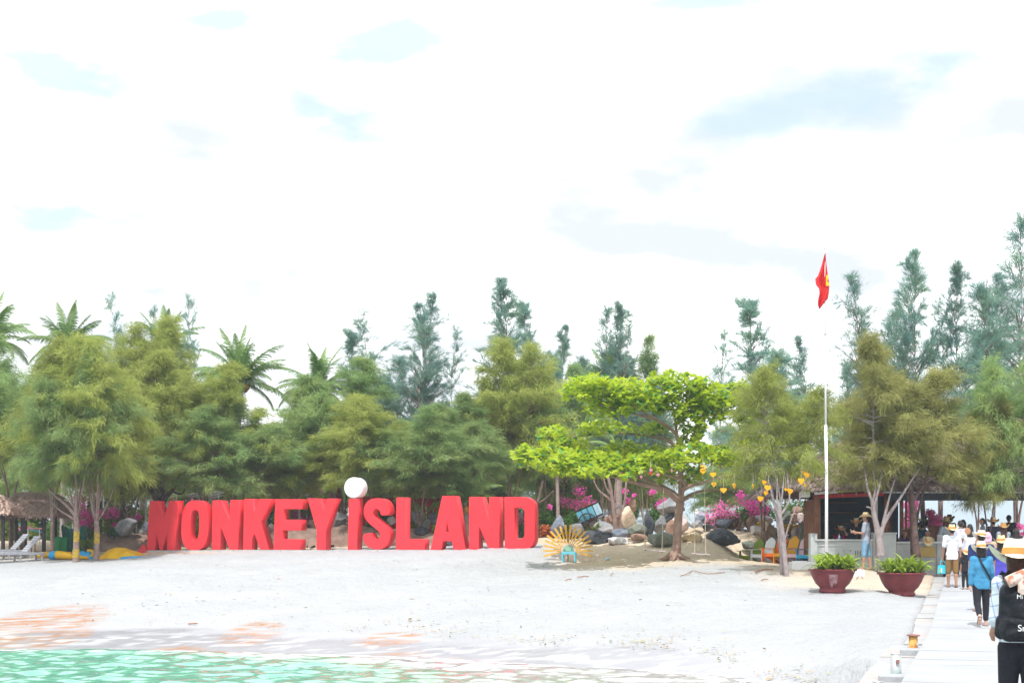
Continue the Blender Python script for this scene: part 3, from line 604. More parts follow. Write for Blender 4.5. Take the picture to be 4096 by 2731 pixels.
traced('two bare leaning grey trunks', 45.9, [([(3150,2316), (3141,2240), (3133,2150), (3122,2075), (3116,2040)], .075, .062), ([(3119,2058), (3098,2020), (3086,1970), (3072,1900,.5)], .05, .012), ([(3117,2045), (3126,2005), (3132,1950), (3138,1880,.5)], .04, .01), ([(3120,2060), (3140,2035), (3158,1995), (3152,1930), (3150,1880,.6)], .045, .012), ([(3116,2050), (3108,1990), (3110,1900,.6)], .035, .01)], BARKG)
traced('wide grey stemmed casuarina', 47.6, [([(3524,2225), (3520,2180), (3508,2110), (3495,2050), (3488,2000), (3470,1950,.2), (3455,1850,.6)], .135, .02), ([(3515,2175), (3530,2110), (3555,2060), (3595,2000,-.2), (3640,1930,.2), (3680,1870,.5)], .085, .015), ([(3492,2035), (3505,1990), (3520,1930), (3530,1850,.6)], .06, .012), ([(3530,2105), (3545,2040), (3560,1980), (3590,1880,.6)], .06, .012), ([(3495,2045), (3480,2030), (3465,2026)], .03, .018), ([(3489,2005), (3500,1960), (3496,1880,.6)], .045, .01)], BARKG)
traced('one thick dark trunk', 48.4, [([(3668,2230), (3660,2150), (3652,2050), (3648,1985), (3640,1900,.5)], .135, .05), ([(3652,2000), (3680,1960), (3715,1920,-.3), (3780,1870,.2)], .075, .02), ([(3648,1985), (3640,1940), (3610,1890), (3590,1830,.5)], .07, .02)], BARKD)
traced('tall golden olive casuarina', 65.0, [([(648,2130), (640,2020), (620,1990), (600,1950), (570,1880)], .20, .07), ([(645,2030), (665,1985), (690,1960), (720,1900)], .13, .06), ([(640,2015), (650,1970), (640,1900)], .10, .05), ([(690,1965), (725,1975), (740,1955)], .05, .03)], BARKD)
traced('back row behind the yellow banded', 66.5, [([(487,2130), (490,2060), (488,1990), (480,1900)], .13, .09), ([(495,2060), (525,2020), (560,1960), (590,1920)], .06, .03)], BARKD)
traced('bushy casuarina to the left of the bright almond', 66.0, [([(2150,2150), (2140,2050), (2155,1990), (2170,1920)], .10, .06), ([(2155,2010), (2185,1990), (2215,1960)], .05, .03)], BARK)
traced('behind the left of the almond tree', 60.5, [([(2465,2140), (2458,2060), (2450,2000), (2440,1940), (2425,1880)], .10, .05), ([(2482,2140), (2488,2060), (2500,2000), (2505,1920)], .07, .04), ([(2452,2010), (2425,1985), (2395,1960), (2375,1920)], .055, .025), ([(2450,1985), (2425,1950), (2412,1900)], .05, .025), ([(2460,2010), (2462,1940), (2470,1880)], .05, .025)], BARK)

# leafy bushes: leaves as small folded faces gathered in lumps
def leaf_mesh(name, pos, nor, ln, wd, rng):
    n = len(pos); a = rng.normal(size=(n, 3)); a -= nor*(a*nor).sum(1)[:, None]; a /= np.linalg.norm(a, axis=1)[:, None]; b = np.cross(nor, a); V = np.empty((n, 4, 3))
    V[:, 0] = pos; V[:, 1] = pos+a*ln[:, None]*.5+b*wd[:, None]*.5; V[:, 2] = pos+a*ln[:, None]-nor*ln[:, None]*.12; V[:, 3] = pos+a*ln[:, None]*.5-b*wd[:, None]*.5
    return npmesh(name, V.reshape(-1, 3), np.arange(4*n).reshape(n, 4))
def lumps(rng, rx, ry, rz, k, n, fill=0.45):
    c = rng.normal(size=(k, 3)); c /= np.linalg.norm(c, axis=1)[:, None]; c *= rng.uniform(.25, .8, (k, 1)); c[:, 2] = np.abs(c[:, 2])*1.15-.1
    r = rng.uniform(.22, .42, k); i = rng.integers(0, k, n); u = rng.normal(size=(n, 3)); u /= np.linalg.norm(u, axis=1)[:, None]
    p = c[i]+u*(r[i]*rng.uniform(fill, 1, n)**.5)[:, None]; nor = u+rng.normal(0, .5, (n, 3))+[0, 0, .3]; nor /= np.linalg.norm(nor, axis=1)[:, None]
    p = p*[rx, ry, rz]+[0, 0, rz*.2]; p[:, 2] = np.maximum(p[:, 2], -.05); return p, nor, c*[rx, ry, rz]+[0, 0, rz*.2]
LEAF = {'yg': pm('leaf_yellow_green', (0.23, 0.30, 0.025), (0.12, 0.20, 0.03), 2.5, 0.5, transl=0.35, rand=.1),
        'g': pm('leaf_green', (0.06, 0.16, 0.03), (0.12, 0.24, 0.04), 2.5, 0.5, transl=0.35, rand=.1),
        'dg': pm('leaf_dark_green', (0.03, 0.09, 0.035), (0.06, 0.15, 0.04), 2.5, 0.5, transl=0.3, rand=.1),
        'or': pm('leaf_orange_red', (0.55, 0.14, 0.04), (0.35, 0.10, 0.03), 3, 0.5, transl=0.3),
        'ye': pm('leaf_yellow', (0.60, 0.45, 0.03), (0.42, 0.36, 0.03), 3, 0.5, transl=0.3),
        'br': pm('leaf_dry_brown', (0.16, 0.09, 0.06), (0.24, 0.15, 0.09), 3, 0.8, transl=0.2),
        'mr': pm('leaf_maroon', (0.28, 0.02, 0.10), (0.18, 0.02, 0.07), 3, 0.5, transl=0.3),
        'pk': pm('flower_magenta', (0.72, 0.06, 0.38), (0.70, 0.14, 0.44), 5, 0.6, transl=0.35),
        'pk2': pm('flower_pink', (0.80, 0.13, 0.45), (0.82, 0.25, 0.50), 5, 0.6, transl=0.35),
        'rd': pm('flower_red', (0.70, 0.03, 0.02), (0.6, 0.05, 0.03), 5, 0.6, transl=0.3),
        'yf': pm('flower_yellow', (0.80, 0.55, 0.02), (0.7, 0.45, 0.02), 5, 0.6, transl=0.3)}
NB = [100]
def bush(name, label, cat, px, pybot, pytop, wpx, d, leaf, n, flower=None, nf=0, fspots=None, lw=0.10, group=None, depth=None, stem=True, sink=False):
    NB[0] += 1; rng = np.random.default_rng(NB[0]); x = X(px, d); zb = ZZ(pybot, d); zt = ZZ(pytop, d); g = gz(x, d); zb = max(zb, g) if not sink else zb; rx = wpx/2/F0*d; rz = max(.15, (zt-zb)/1.35); ry = depth or min(rx, 1.3)
    t = thing(name, label, cat, (x, d, zb), 0, group); p, nor, c = lumps(rng, rx, ry, rz, max(5, int(n/160)), n); ln = rng.uniform(.7, 1.3, n)*lw
    link('foliage', leaf_mesh('foliage', p, nor, ln, ln*.62, rng), LEAF[leaf], t)
    if stem:
        mb = MB(); m = min(len(c), 9)
        for i in range(m): mb.tube([(rng.uniform(-.1, .1), rng.uniform(-.1, .1), min(0, g-zb)-.1), tuple(c[i]*[.5, .5, .45]), tuple(c[i])], [.03, .02, .008], 5)
        mb.build('stems', BARKD, t)
    if flower and nf:
        P_ = []; N_ = []
        if fspots is None: fspots = [(rng.uniform(-.9, .9), rng.uniform(.3, 1.0), rng.uniform(.1, .25)) for _ in range(9)]
        for fx, fz, fr in fspots:
            m = max(4, int(nf*fr/sum(f[2] for f in fspots))); q = rng.normal(0, 1, (m, 3))*[fr*rx*.55, .22, fr*rx*.5]; q += [fx*rx, -ry*.80*sqrt(max(0.05, 1-fx*fx*.8)), fz*(zt-zb)]; P_.append(q); v = rng.normal(size=(m, 3))+[0, -.8, .5]; N_.append(v/np.linalg.norm(v, axis=1)[:, None])
        P_ = np.concatenate(P_); N_ = np.concatenate(N_); l2 = rng.uniform(.7, 1.3, len(P_))*.085; link('flowers', leaf_mesh('flowers', P_, N_, l2, l2*.9, rng), LEAF[flower], t)['kind'] = 'stuff'
    return t
BG = 'bushes behind the beach'
BUSHES = [
 ('hedge','yellow green hedge with a few pink blooms behind the hut posts','bush',60,2190,2025,230,70,'yg',4200,'pk2',120,None),
 ('hedge','dark leafy shrub in the shade right of the hut posts','bush',235,2190,2040,140,70,'g',3000,None,0,None),
 ('bougainvillea','magenta bougainvillea cascade between the two yellow banded trunks','bush',345,2160,1988,170,67,'yg',3600,'pk',900,[(-.1,.88,.3),(.1,.62,.32),(.2,.35,.3),(.0,.18,.2),(.45,.5,.2)]),
 ('bougainvillea','pink speckled bougainvillea left of the leaning grey slab','bush',450,2140,2000,150,68,'yg',3000,'pk',420,[(-.5,.65,.2),(-.1,.55,.2),(.25,.7,.22),(.45,.6,.25),(.4,.3,.15),(-.6,.2,.1)]),
 ('bougainvillea','small pink flowered bush just left of the letter M','bush',545,2120,2010,130,69,'yg',2600,'pk',190,[(-.2,.45,.15),(.3,.45,.22)]),
 ('hedge','tall yellow green hedge behind the letters M and O','bush',640,2130,1985,260,72,'yg',5000,'pk2',40,None),
 ('hedge','yellow green hedge behind the letters N and K','bush',860,2130,1975,280,72,'yg',5000,'pk2',60,None),
 ('bougainvillea','bougainvillea with scattered pink blooms behind the letter E','bush',1190,2130,1925,210,69,'yg',4600,'pk',520,[(-.3,.85,.15),(.3,.9,.15),(-.1,.72,.2),(.1,.35,.2),(.4,.25,.22),(-.4,.2,.15)]),
 ('bougainvillea','pink dotted bougainvillea between the letters Y and i','bush',1320,2120,1930,170,70,'yg',4200,'pk2',380,[(-.4,.8,.15),(.1,.75,.12),(.5,.5,.2),(.2,.3,.2),(-.1,.5,.15)]),
 ('orange_shrub','orange leaved shrub peeking out beside the white dot','bush',1350,2030,1930,70,68,'or',900,None,0,None),
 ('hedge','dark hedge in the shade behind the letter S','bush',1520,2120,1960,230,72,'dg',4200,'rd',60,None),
 ('hedge','yellow green bank of leaves behind the letters L and A','bush',1700,2130,1955,230,72,'yg',4800,None,0,None),
 ('hedge','bright shrub behind the second letter N','bush',1870,2150,1960,190,69,'yg',4200,'pk',90,[(-.2,.2,.2)]),
 ('hedge','leafy hedge showing through the hole of the letter D','bush',2065,2165,1950,190,69,'yg',4200,'pk2',50,[(.2,.4,.2)]),
 ('hedge','round clipped green bush right of the letter D','bush',2185,2135,2010,130,66,'g',3400,'pk',60,[(.2,.85,.1)]),
 ('bougainvillea','bougainvillea with magenta clusters behind the tipped cart','bush',2310,2120,1955,230,68,'yg',4800,'pk',520,[(-.45,.7,.2),(-.1,.62,.2),(.25,.68,.22),(.05,.92,.2),(.3,.45,.1),(.55,.6,.1)]),
 ('shrub','small green shrub in front of the cart wheel','bush',2285,2110,2030,70,62,'g',1500,None,0,None),
 ('orange_shrub','orange crotons beside the grey standing stone near letter D','bush',2185,2140,2080,60,60,'or',1300,None,0,None),
 ('orange_shrub','orange leaves showing over the top of the tipped cart','bush',2370,2070,2008,90,65.5,'or',900,None,0,None),
 ('yellow_shrub','yellow green tuft under the tipped cart','bush',2385,2118,2086,50,60,'yg',600,None,0,None),
 ('bougainvillea','right half of the flowering arch, pink clusters on dark leaves','bush',2635,2110,1945,130,66,'g',3600,'pk',420,[(-.1,.55,.25),(.35,.6,.3),(.0,.1,.2),(-.45,.85,.2),(.1,.05,.1)]),
 ('bougainvillea','left half of the flowering arch beside the palm trunk','bush',2515,2090,1935,90,66,'g',2600,'pk',300,[(-.2,.55,.25),(.0,.28,.2),(.4,.7,.1),(-.4,.8,.2)]),
 ('bougainvillea','dry pink bougainvillea sprawling behind the black dome rock','bush',2905,2120,2020,210,61,'br',3400,'pk2',360,[(-.7,.45,.3),(-.4,.75,.35),(.1,.7,.25),(-.2,.85,.25)]),
 ('bougainvillea','lush magenta bougainvillea left of the two bare grey trunks','bush',3005,2095,1965,200,64,'g',4600,'pk',900,[(-.4,.75,.25),(-.1,.55,.32),(.1,.35,.35),(.25,.2,.3),(-.55,.9,.15),(.3,.7,.15),(.5,.45,.12)]),
 ('hedge','hanging green vine hedge between the bare trunks and kiosk','bush',3170,2080,1955,190,64,'g',4400,'pk2',40,[(.0,.3,.1)]),
 ('yellow_flower_bed','yellow flower bed behind the grey carved stump','flowers',3150,2140,2104,140,60,'yg',1200,'yf',700,[(-.5,.7,.3),(-.2,.6,.3),(.1,.6,.3),(.4,.6,.3)]),
 ('yellow_flower_tuft','small yellow flower tuft above the white topped rocks','flowers',3045,2115,2084,46,61,'yg',400,'yf',200,[(0,.7,.5)]),
 ('maroon_plant','maroon foliage patch beside the kiosk post','bush',3195,2130,2088,120,61.5,'mr',1500,None,0,None),
 ('bougainvillea','pale pink bougainvillea in the opening behind the kiosk counter','bush',3640,2130,1995,90,62,'yg',1500,'pk2',700,[(-.4,.8,.4),(-.3,.5,.4),(.1,.75,.3),(-.5,.25,.3),(.3,.9,.2)]),
 ('bougainvillea','pink bougainvillea spray leaning toward the walking crowd','bush',3725,2125,2020,90,60,'yg',700,'pk2',900,[(-.3,.7,.3),(.1,.45,.45),(.4,.35,.4),(-.1,.2,.3)]),
 ('yellow_shrub','yellow leaved crown peeking between the coconut palms and casuarinas','bush',1215,1720,1650,180,72,'ye',1600,None,0,None),
 ('shrub','round green shrub with broad leaves between the left trunks','bush',335,2170,2090,130,63,'g',2600,None,0,None),
 ('shrub','pale shrub at the foot of the brown mound','bush',345,2190,2138,70,61,'yg',1100,None,0,None),
 ('agave','dark blue green agave on top of the brown mound','plant',452,2140,2100,50,63,'dg',500,None,0,None),
 ('pink_shrub','pink flowering shrub far right behind the crowd','bush',4080,2190,2100,80,60,'yg',600,'pk2',500,None),
]
for b_ in BUSHES: bush(*b_, group=BG)
# darker hedge line that closes the view under the crowns
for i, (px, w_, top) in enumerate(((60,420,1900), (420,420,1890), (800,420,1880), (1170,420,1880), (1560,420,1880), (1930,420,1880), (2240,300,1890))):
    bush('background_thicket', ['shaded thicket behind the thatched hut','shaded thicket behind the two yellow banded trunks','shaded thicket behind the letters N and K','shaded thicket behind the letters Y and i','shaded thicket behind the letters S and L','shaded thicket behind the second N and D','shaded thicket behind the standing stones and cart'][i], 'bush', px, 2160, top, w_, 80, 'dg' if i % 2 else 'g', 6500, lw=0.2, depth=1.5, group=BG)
# ------------------------------------------------------------------ coconut palms
FR = pm('palm_leaf', (0.10, 0.21, 0.05), (0.19, 0.29, 0.07), 1.2, 0.4, transl=0.3, rand=.18, spec=.5)
FRY = pm('palm_rib', (0.30, 0.30, 0.06), (0.22, 0.24, 0.06), 3, 0.5)
PTR = pm('palm_trunk_bark', (0.27, 0.20, 0.18), (0.36, 0.29, 0.27), 9, 0.9, 0.4, 20)
NUT = pm('coconut_husk', (0.40, 0.16, 0.04), (0.30, 0.20, 0.05), 3, 0.6)
def frond_mesh(seed, L, el, curl, width=.62):
    rng = np.random.default_rng(seed); n = 26; pts = []; p = np.zeros(3); a = el
    for i in range(n): pts.append(p.copy()); p = p+np.array([cos(a), 0, sin(a)])*L/n; a -= curl/n*(.5+1.2*i/n)
    pts = np.array(pts); mb = MB().tube(pts, [.035*(1-.85*i/(n-1)) for i in range(n)], 4, False); V = []; Fq = []
    m = 58
    for s in (-1, 1):
        for k in range(m):
            t = .1+.9*k/(m-1); f = t*(n-1); i = min(int(f), n-2); q = pts[i]+(pts[i+1]-pts[i])*(f-i); d = pts[i+1]-pts[i]; d /= np.linalg.norm(d)
            l = width*L/3*(sin(pi*min(1, .12+t*.86))**.6)*rng.uniform(.85, 1.1); dirv = d*(.45+.5*t)+np.array([0, s*.8, 0])+np.array([0, 0, -.22-.25*rng.random()]); dirv /= np.linalg.norm(dirv)
            mid = q+dirv*l*.55; tip = mid+(dirv+np.array([0, 0, -.55]))*l*.42; w_ = d*.022*L/3
            o = len(V); V += [q-w_, q+w_, mid+w_*.9, mid-w_*.9, tip]; Fq += [(o, o+1, o+2, o+3), (o+3, o+2, o+4)]
    mb.add(V, Fq); return mb.mesh('frond')
FRONDS = [frond_mesh(1, 3.0, 1.42, .55, .5), frond_mesh(2, 3.1, 1.1, 1.0), frond_mesh(3, 3.2, .72, 1.25), frond_mesh(4, 3.1, .3, 1.35), frond_mesh(5, 2.8, -.15, 1.2)]
for me in FRONDS: me.materials.append(FR)
def palm(px, py, d, sc, label, seed, basepx=None, r=.13, n=31):
    rng = random.Random(seed); x = X(px, d); z = ZZ(py, d); bx = X(basepx if basepx else px, d); g = gz(bx, d); t = thing('coconut_palm', label, 'palm tree', (bx, d, g), 0, 'coconut palms'); h = z-g; dx = x-bx
    pts = [(0, 0, -.1), (0, 0, .15), (dx*.15, 0, h*.35), (dx*.5, 0, h*.7), (dx, 0, h)]; MB().tube(catmull(pts, 4), [r*(1.45-.55*min(1, i/6)) for i in range(17)], 9).build('trunk', PTR, t, True)
    for i in range(n):
        f = i/n; k = 0 if f < .16 else 1 if f < .38 else 2 if f < .62 else 3 if f < .85 else 4
        o = link('frond', FRONDS[k], None, t); o.location = (dx, 0, h); o.rotation_euler = (rng.uniform(-.22, .22), rng.uniform(-.25, .25), i*2.399+rng.uniform(-.25, .25)); s = sc*rng.uniform(.68, .95); o.scale = (s, s, s)
    for k in range(7): MB().ball((dx+.26*cos(k), .26*sin(k), h-.2-.08*(k % 2)), (.13, .13, .16), 8, 6).build('coconut', NUT, t, True)
    return t
palm(270, 1395, 69, .92, 'coconut palm with upright fronds at the left of the skyline', 1, 250)
palm(-35, 1360, 68, .9, 'coconut palm cut by the left edge of the view', 2)
palm(655, 1400, 71, .85, 'coconut palm half hidden behind the golden olive casuarina', 3)
palm(965, 1530, 67, 1.02, 'tall coconut palm with brown coconuts and feathered fronds', 4, 940)
palm(1275, 1560, 69, .88, 'lower coconut palm right of the one with coconuts', 5, 1240)
palm(2440, 1530, 76, .8, 'small coconut palm behind the almond tree top', 6)
palm(1860, 2010, 61.9, .8, 'young coconut palm arching over the letters A and N', 7, 1870, .1, 14)
palm(2225, 1850, 63, .5, 'palm with slim bare trunk beside the letter D', 8, 2233, .085, 10)
palm(2478, 1820, 61.5, .5, 'palm with stout trunk behind the tipped cart', 9, 2472, .17, 10)
palm(565, 1820, 70, .55, 'pale trunked palm just left of the letter M', 10, 572, .19, 10)
palm(1330, 1850, 67.5, .5, 'pale trunked palm right of the letter Y', 11, 1332, .13, 10)
palm(3670, 1780, 60, .5, 'pale leaning palm behind the kiosk counter opening', 12, 3695, .11, 9)
palm(3762, 1780, 61, .5, 'straight pale palm behind the walking crowd', 13, 3762, .11, 9)

# ------------------------------------------------------------------ the bright sea almond tree
ALB = pm('almond_bark', (0.26, 0.165, 0.125), (0.36, 0.25, 0.20), 5, 0.85, 0.4, 16)
ALF = [pm('almond_leaf', (0.50, 0.60, 0.03), (0.36, 0.50, 0.025), 1.1, 0.4, transl=0.55, spec=.5), pm('almond_leaf_dark', (0.05, 0.25, 0.07), (0.13, 0.34, 0.07), 2, 0.4, transl=0.3, spec=.5)]
def a7(x, y): return 2050+x/2.613, 1450+y/2.613
def a8(x, y): return 2100+x/2.851, 1800+y/2.851
def almond():
    d0 = 52.0; b = P(2700, 2233, d0); b.z = gz(b.x, d0); t = thing('almond_tree', 'bright green sea almond tree with flat spreading tiers of leaves', 'tree', b, 0)
    def at(p, dy): return P(p[0], p[1], d0+dy)-b
    rng = np.random.default_rng(77); tr = MB()
    f = at(a8(1775, 590), 0)
    tr.tube(catmull([(0, 0, -.15), (0.0, 0, .06), at(a8(1728, 1120), 0), at(a8(1742, 900), 0), at(a8(1755, 700), 0), f], 4), [.36, .33, .27, .24, .21, .19, .175, .165, .16, .155, .15, .15, .145, .145, .14, .14, .14, .14, .14, .14, .15], 12)
    for k in range(6):
        a = k*1.05+.3; tr.tube([(0, 0, .22), (.3*cos(a), .3*sin(a), .05), (.62*cos(a), .62*sin(a), -.06)], [.14, .09, .03], 6)
    limbs = [([f, at(a8(1690,530),-.2), at(a8(1600,450),-.5), at(a8(1450,415),-.9), at(a8(1200,350),-1.4), at(a8(1000,290),-1.8), at(a8(850,240),-2.1), at(a8(560,190),-2.3), at(a8(220,170),-2.4), at(a8(0,190),-2.3)], .12),
             ([f, at(a8(1790,470),0), at(a8(1838,415),-.1), at(a8(1800,350),-.5), at(a8(1620,285),-1.2), at(a8(1300,235),-2.2)], .105),
             ([at(a8(1800,450),0), at(a8(1850,420),-.2), at(a8(1950,390),-.5), at(a8(2050,360),-1.0), at(a8(2250,300),-1.5)], .095),
             ([f, at(a8(1830,550),.3), at(a8(1930,490),.9), at(a8(2080,455),1.6), at(a8(2300,450),2.2), at(a8(2500,400),2.6)], .08),
             ([f, at(a7(1760,1180),.1), at(a7(1755,1000),.2), at(a7(1750,900),.2), at(a7(1715,760),.1), at(a7(1640,680),-.1), at(a7(1500,595),-.4), at(a7(1320,490),-.8), at(a7(1000,295),-1.2), at(a7(700,240),-1.4)], .10),
             ([at(a7(1500,595),-.4), at(a7(1180,510),-.9), at(a7(880,430),-1.3), at(a7(640,330),-1.6)], .05),
             ([at(a7(1715,760),.1), at(a7(1700,600),.2), at(a7(1665,400),.1), at(a7(1640,190),0)], .06),
             ([at(a7(1715,880),.2), at(a7(1600,800),.5), at(a7(1500,780),.8), at(a7(1200,740),1.0), at(a7(900,745),1.1), at(a7(500,800),1.2)], .07),
             ([at(a7(1700,650),.2), at(a7(1800,560),.6), at(a7(1950,480),1.0), at(a7(2150,380),1.4)], .05),
             ([at(a7(1755,900),.2), at(a7(1800,780),.6), at(a7(1900,700),1.0), at(a7(2050,560),1.3)], .05),
             ([f, at(a8(1700,480),.6), at(a8(1500,380),1.5), at(a8(1200,300),2.2), at(a8(900,250),2.6)], .07)]
    for pts, r in limbs:
        c = catmull(pts, 4); m = len(c); tr.tube(c, [r*(1-.78*i/(m-1)) for i in range(m)], 7)
    tr.build('trunk', ALB, t, True)
    # leaf rosettes on flat tiers: ellipses measured on the photograph, each with its own depth
    ell = [(350,1000,330,110,-2.2), (120,960,110,90,-2.3), (700,1050,350,115,-2.0), (1100,1070,350,110,-1.6), (1500,1040,330,100,-1.2), (1850,950,230,100,-.8), (2120,960,180,80,-.2), (600,1080,300,90,-2.9), (1050,1130,300,70,-2.6),
           (430,760,150,100,.6), (620,870,180,70,.4), (760,710,140,60,.9), (1050,680,250,50,.9), (1400,690,200,55,.7), (560,300,60,50,-1.5), (700,270,130,100,-1.4), (900,290,250,130,-1.2), (1200,340,260,150,-.8), (1500,330,280,170,-.3), (1800,340,250,190,.2), (1640,160,90,60,0),
           (1950,270,120,110,.6), (2120,360,220,140,1.0), (2380,340,170,120,1.2), (1900,580,200,140,.8), (1000,480,260,80,-.9), (1900,760,110,100,.9), (1150,900,250,50,1.2), (1400,950,300,60,1.0), (1750,1180,260,90,1.2), (2450,560,150,120,1.8), (2050,480,260,120,1.3), (2250,1000,180,90,.3),
           (1300,1000,600,90,2.0), (700,960,400,90,1.8), (2600,850,250,70,1.8)]
    area = np.array([e[2]*e[3] for e in ell], float); cnt = (area/area.sum()*2700).astype(int)+3; pos = []; nor = []; siz = []
    for (cx, cy, rx, ry, dy), m in zip(ell, cnt):
        for _ in range(m):
            a = rng.uniform(0, 6.283); r = sqrt(rng.random()); px, py = a7(cx+cos(a)*r*rx, cy+sin(a)*r*ry*1.15); q = at((px, py), dy+rng.normal(0, .6)); k = rng.integers(6, 9); a0 = rng.uniform(0, 6.28); tilt = rng.normal(0, .35, 2)
            for j in range(k):
                aa = a0+j*6.283/k; el = rng.uniform(-.5, .8); dv = np.array([cos(aa)*cos(el), sin(aa)*cos(el), sin(el)+tilt[0]*cos(aa)+tilt[1]*sin(aa)]); pos.append(tuple(q)); nor.append(dv/np.linalg.norm(dv)); siz.append(rng.uniform(.13, .235))
    pos = np.array(pos); dv = np.array(nor); ln = np.array(siz); n = len(pos); up = np.array([0, 0, 1.])+rng.normal(0, .3, (n, 3)); sd = np.cross(dv, up); sd /= np.linalg.norm(sd, axis=1)[:, None]; nn = np.cross(sd, dv)
    shape = [(0, .05), (.45, .33), (.8, .36), (1.0, 0.0)]                     # obovate leaf: stalk, two widths, tip
    V = np.empty((n, 6, 3)); L3 = ln[:, None]
    V[:, 0] = pos; V[:, 1] = pos+dv*L3*.45+sd*L3*.27+nn*L3*.05; V[:, 2] = pos+dv*L3*.85+sd*L3*.29; V[:, 3] = pos+dv*L3*1.05-nn*L3*.08; V[:, 4] = pos+dv*L3*.85-sd*L3*.29; V[:, 5] = pos+dv*L3*.45-sd*L3*.27+nn*L3*.05
    dark = rng.random(n) < .14; order = np.argsort(pos[:, 1]-ln*3)
    single = order[:300]; rest = np.setdiff1d(np.arange(n), single)
    lm = npmesh('leaf', [(0,0,0), (.45,.27,.05), (.85,.29,0), (1.05,0,-.08), (.85,-.29,0), (.45,-.27,.05)], [(0,1,2,3,4,5)]); lm.materials.append(ALF[0]); ld = lm.copy(); ld.materials[0] = ALF[1]
    for i in single:
        o = link('leaf', ld if dark[i] else lm, None, t); M = Matrix((dv[i], sd[i], nn[i])).transposed(); o.matrix_local = Matrix.Translation(Vector(pos[i])) @ M.to_4x4() @ Matrix.Scale(ln[i], 4)
    for flag, mat in ((False, ALF[0]), (True, ALF[1])):
        k = rest[dark[rest] == flag]; o = link('foliage', npmesh('foliage', V[k].reshape(-1, 3), np.arange(6*len(k)).reshape(-1, 6)), mat, t); o['kind'] = 'stuff'
almond()

# ------------------------------------------------------------------ boulders
ROCKM = {}
def rockmat(k):
    c = {'grey': ((.20,.205,.22), (.33,.325,.33)), 'dark': ((.035,.042,.055), (.085,.09,.10)), 'moss': ((.13,.155,.12), (.24,.25,.21)), 'tan': ((.50,.36,.25), (.66,.54,.42)), 'pale': ((.56,.53,.53), (.68,.65,.65)), 'pink': ((.50,.39,.38), (.62,.53,.52)),
         'brown': ((.24,.14,.10), (.36,.24,.18)), 'blue': ((.15,.18,.23), (.27,.29,.34)), 'sandy': ((.60,.46,.26), (.72,.60,.42))}[k]
    return pm('rock_'+k, c[0], c[1], 2.6, 0.9, 0.9, 9, detail=7, rand=.08, bdist=.07)
def rock(x0, y0, x1, y1, d, k, label, sh='round', seed=0, cap=None):
    rng = np.random.default_rng(seed+int(x0)); bm = bmesh.new(); bmesh.ops.create_icosphere(bm, subdivisions=4, radius=1.0); V = np.array([v.co for v in bm.verts]); Fc = np.array([[v.index for v in f.verts] for f in bm.faces]); bm.free()
    for _ in range(11 if sh != 'round' else 8):                                    # chop flat facets
        nrm = rng.normal(size=3); nrm /= np.linalg.norm(nrm); c = rng.uniform(.52, .86); dd = V @ nrm-c; V = V-np.outer(np.clip(dd, 0, None)*.96, nrm)
    nz = vnoise(V[:, 0]*1.5+V[:, 2]*.7+seed, V[:, 1]*1.5+V[:, 2]+x0*.1, 4)-.5; V = V*(1+nz*.42)[:, None]
    nz = vnoise(V[:, 0]*5+V[:, 2]*3+seed, V[:, 1]*5+V[:, 2]*4+x0, 3)-.5; V = V*(1+nz*.16)[:, None]
    if sh == 'spike': V[:, :2] *= (1-.42*np.clip(V[:, 2], -.2, 1))[:, None]; V[:, 0] += V[:, 2]*rng.uniform(-.15, .15)
    if sh == 'slab': V[:, 2] = np.sign(V[:, 2])*np.abs(V[:, 2])**.55
    if sh == 'cone': V[:, :2] *= (1-.6*np.clip(V[:, 2]+.3, 0, 1))[:, None]
    if sh == 'lean': V[:, 0] += .35*V[:, 2]
    mn, mx = V.min(0), V.max(0); V = (V-(mn+mx)/2)/((mx-mn)/2)
    wx = (x1-x0)/2/F0*d*1.06; hz = (y1-y0)/2/F0*d; x = X((x0+x1)/2, d); z = ZZ(y1, d); V = V*[wx, min(wx*.9, 1.1), hz*1.06]+[0, 0, hz*.97]
    me = npmesh('boulder', V, Fc, True); o = link('boulder', me, rockmat(k)); o.location = (x, d, z); tag(o, label, 'rock', 'boulders of the rock garden'); return o
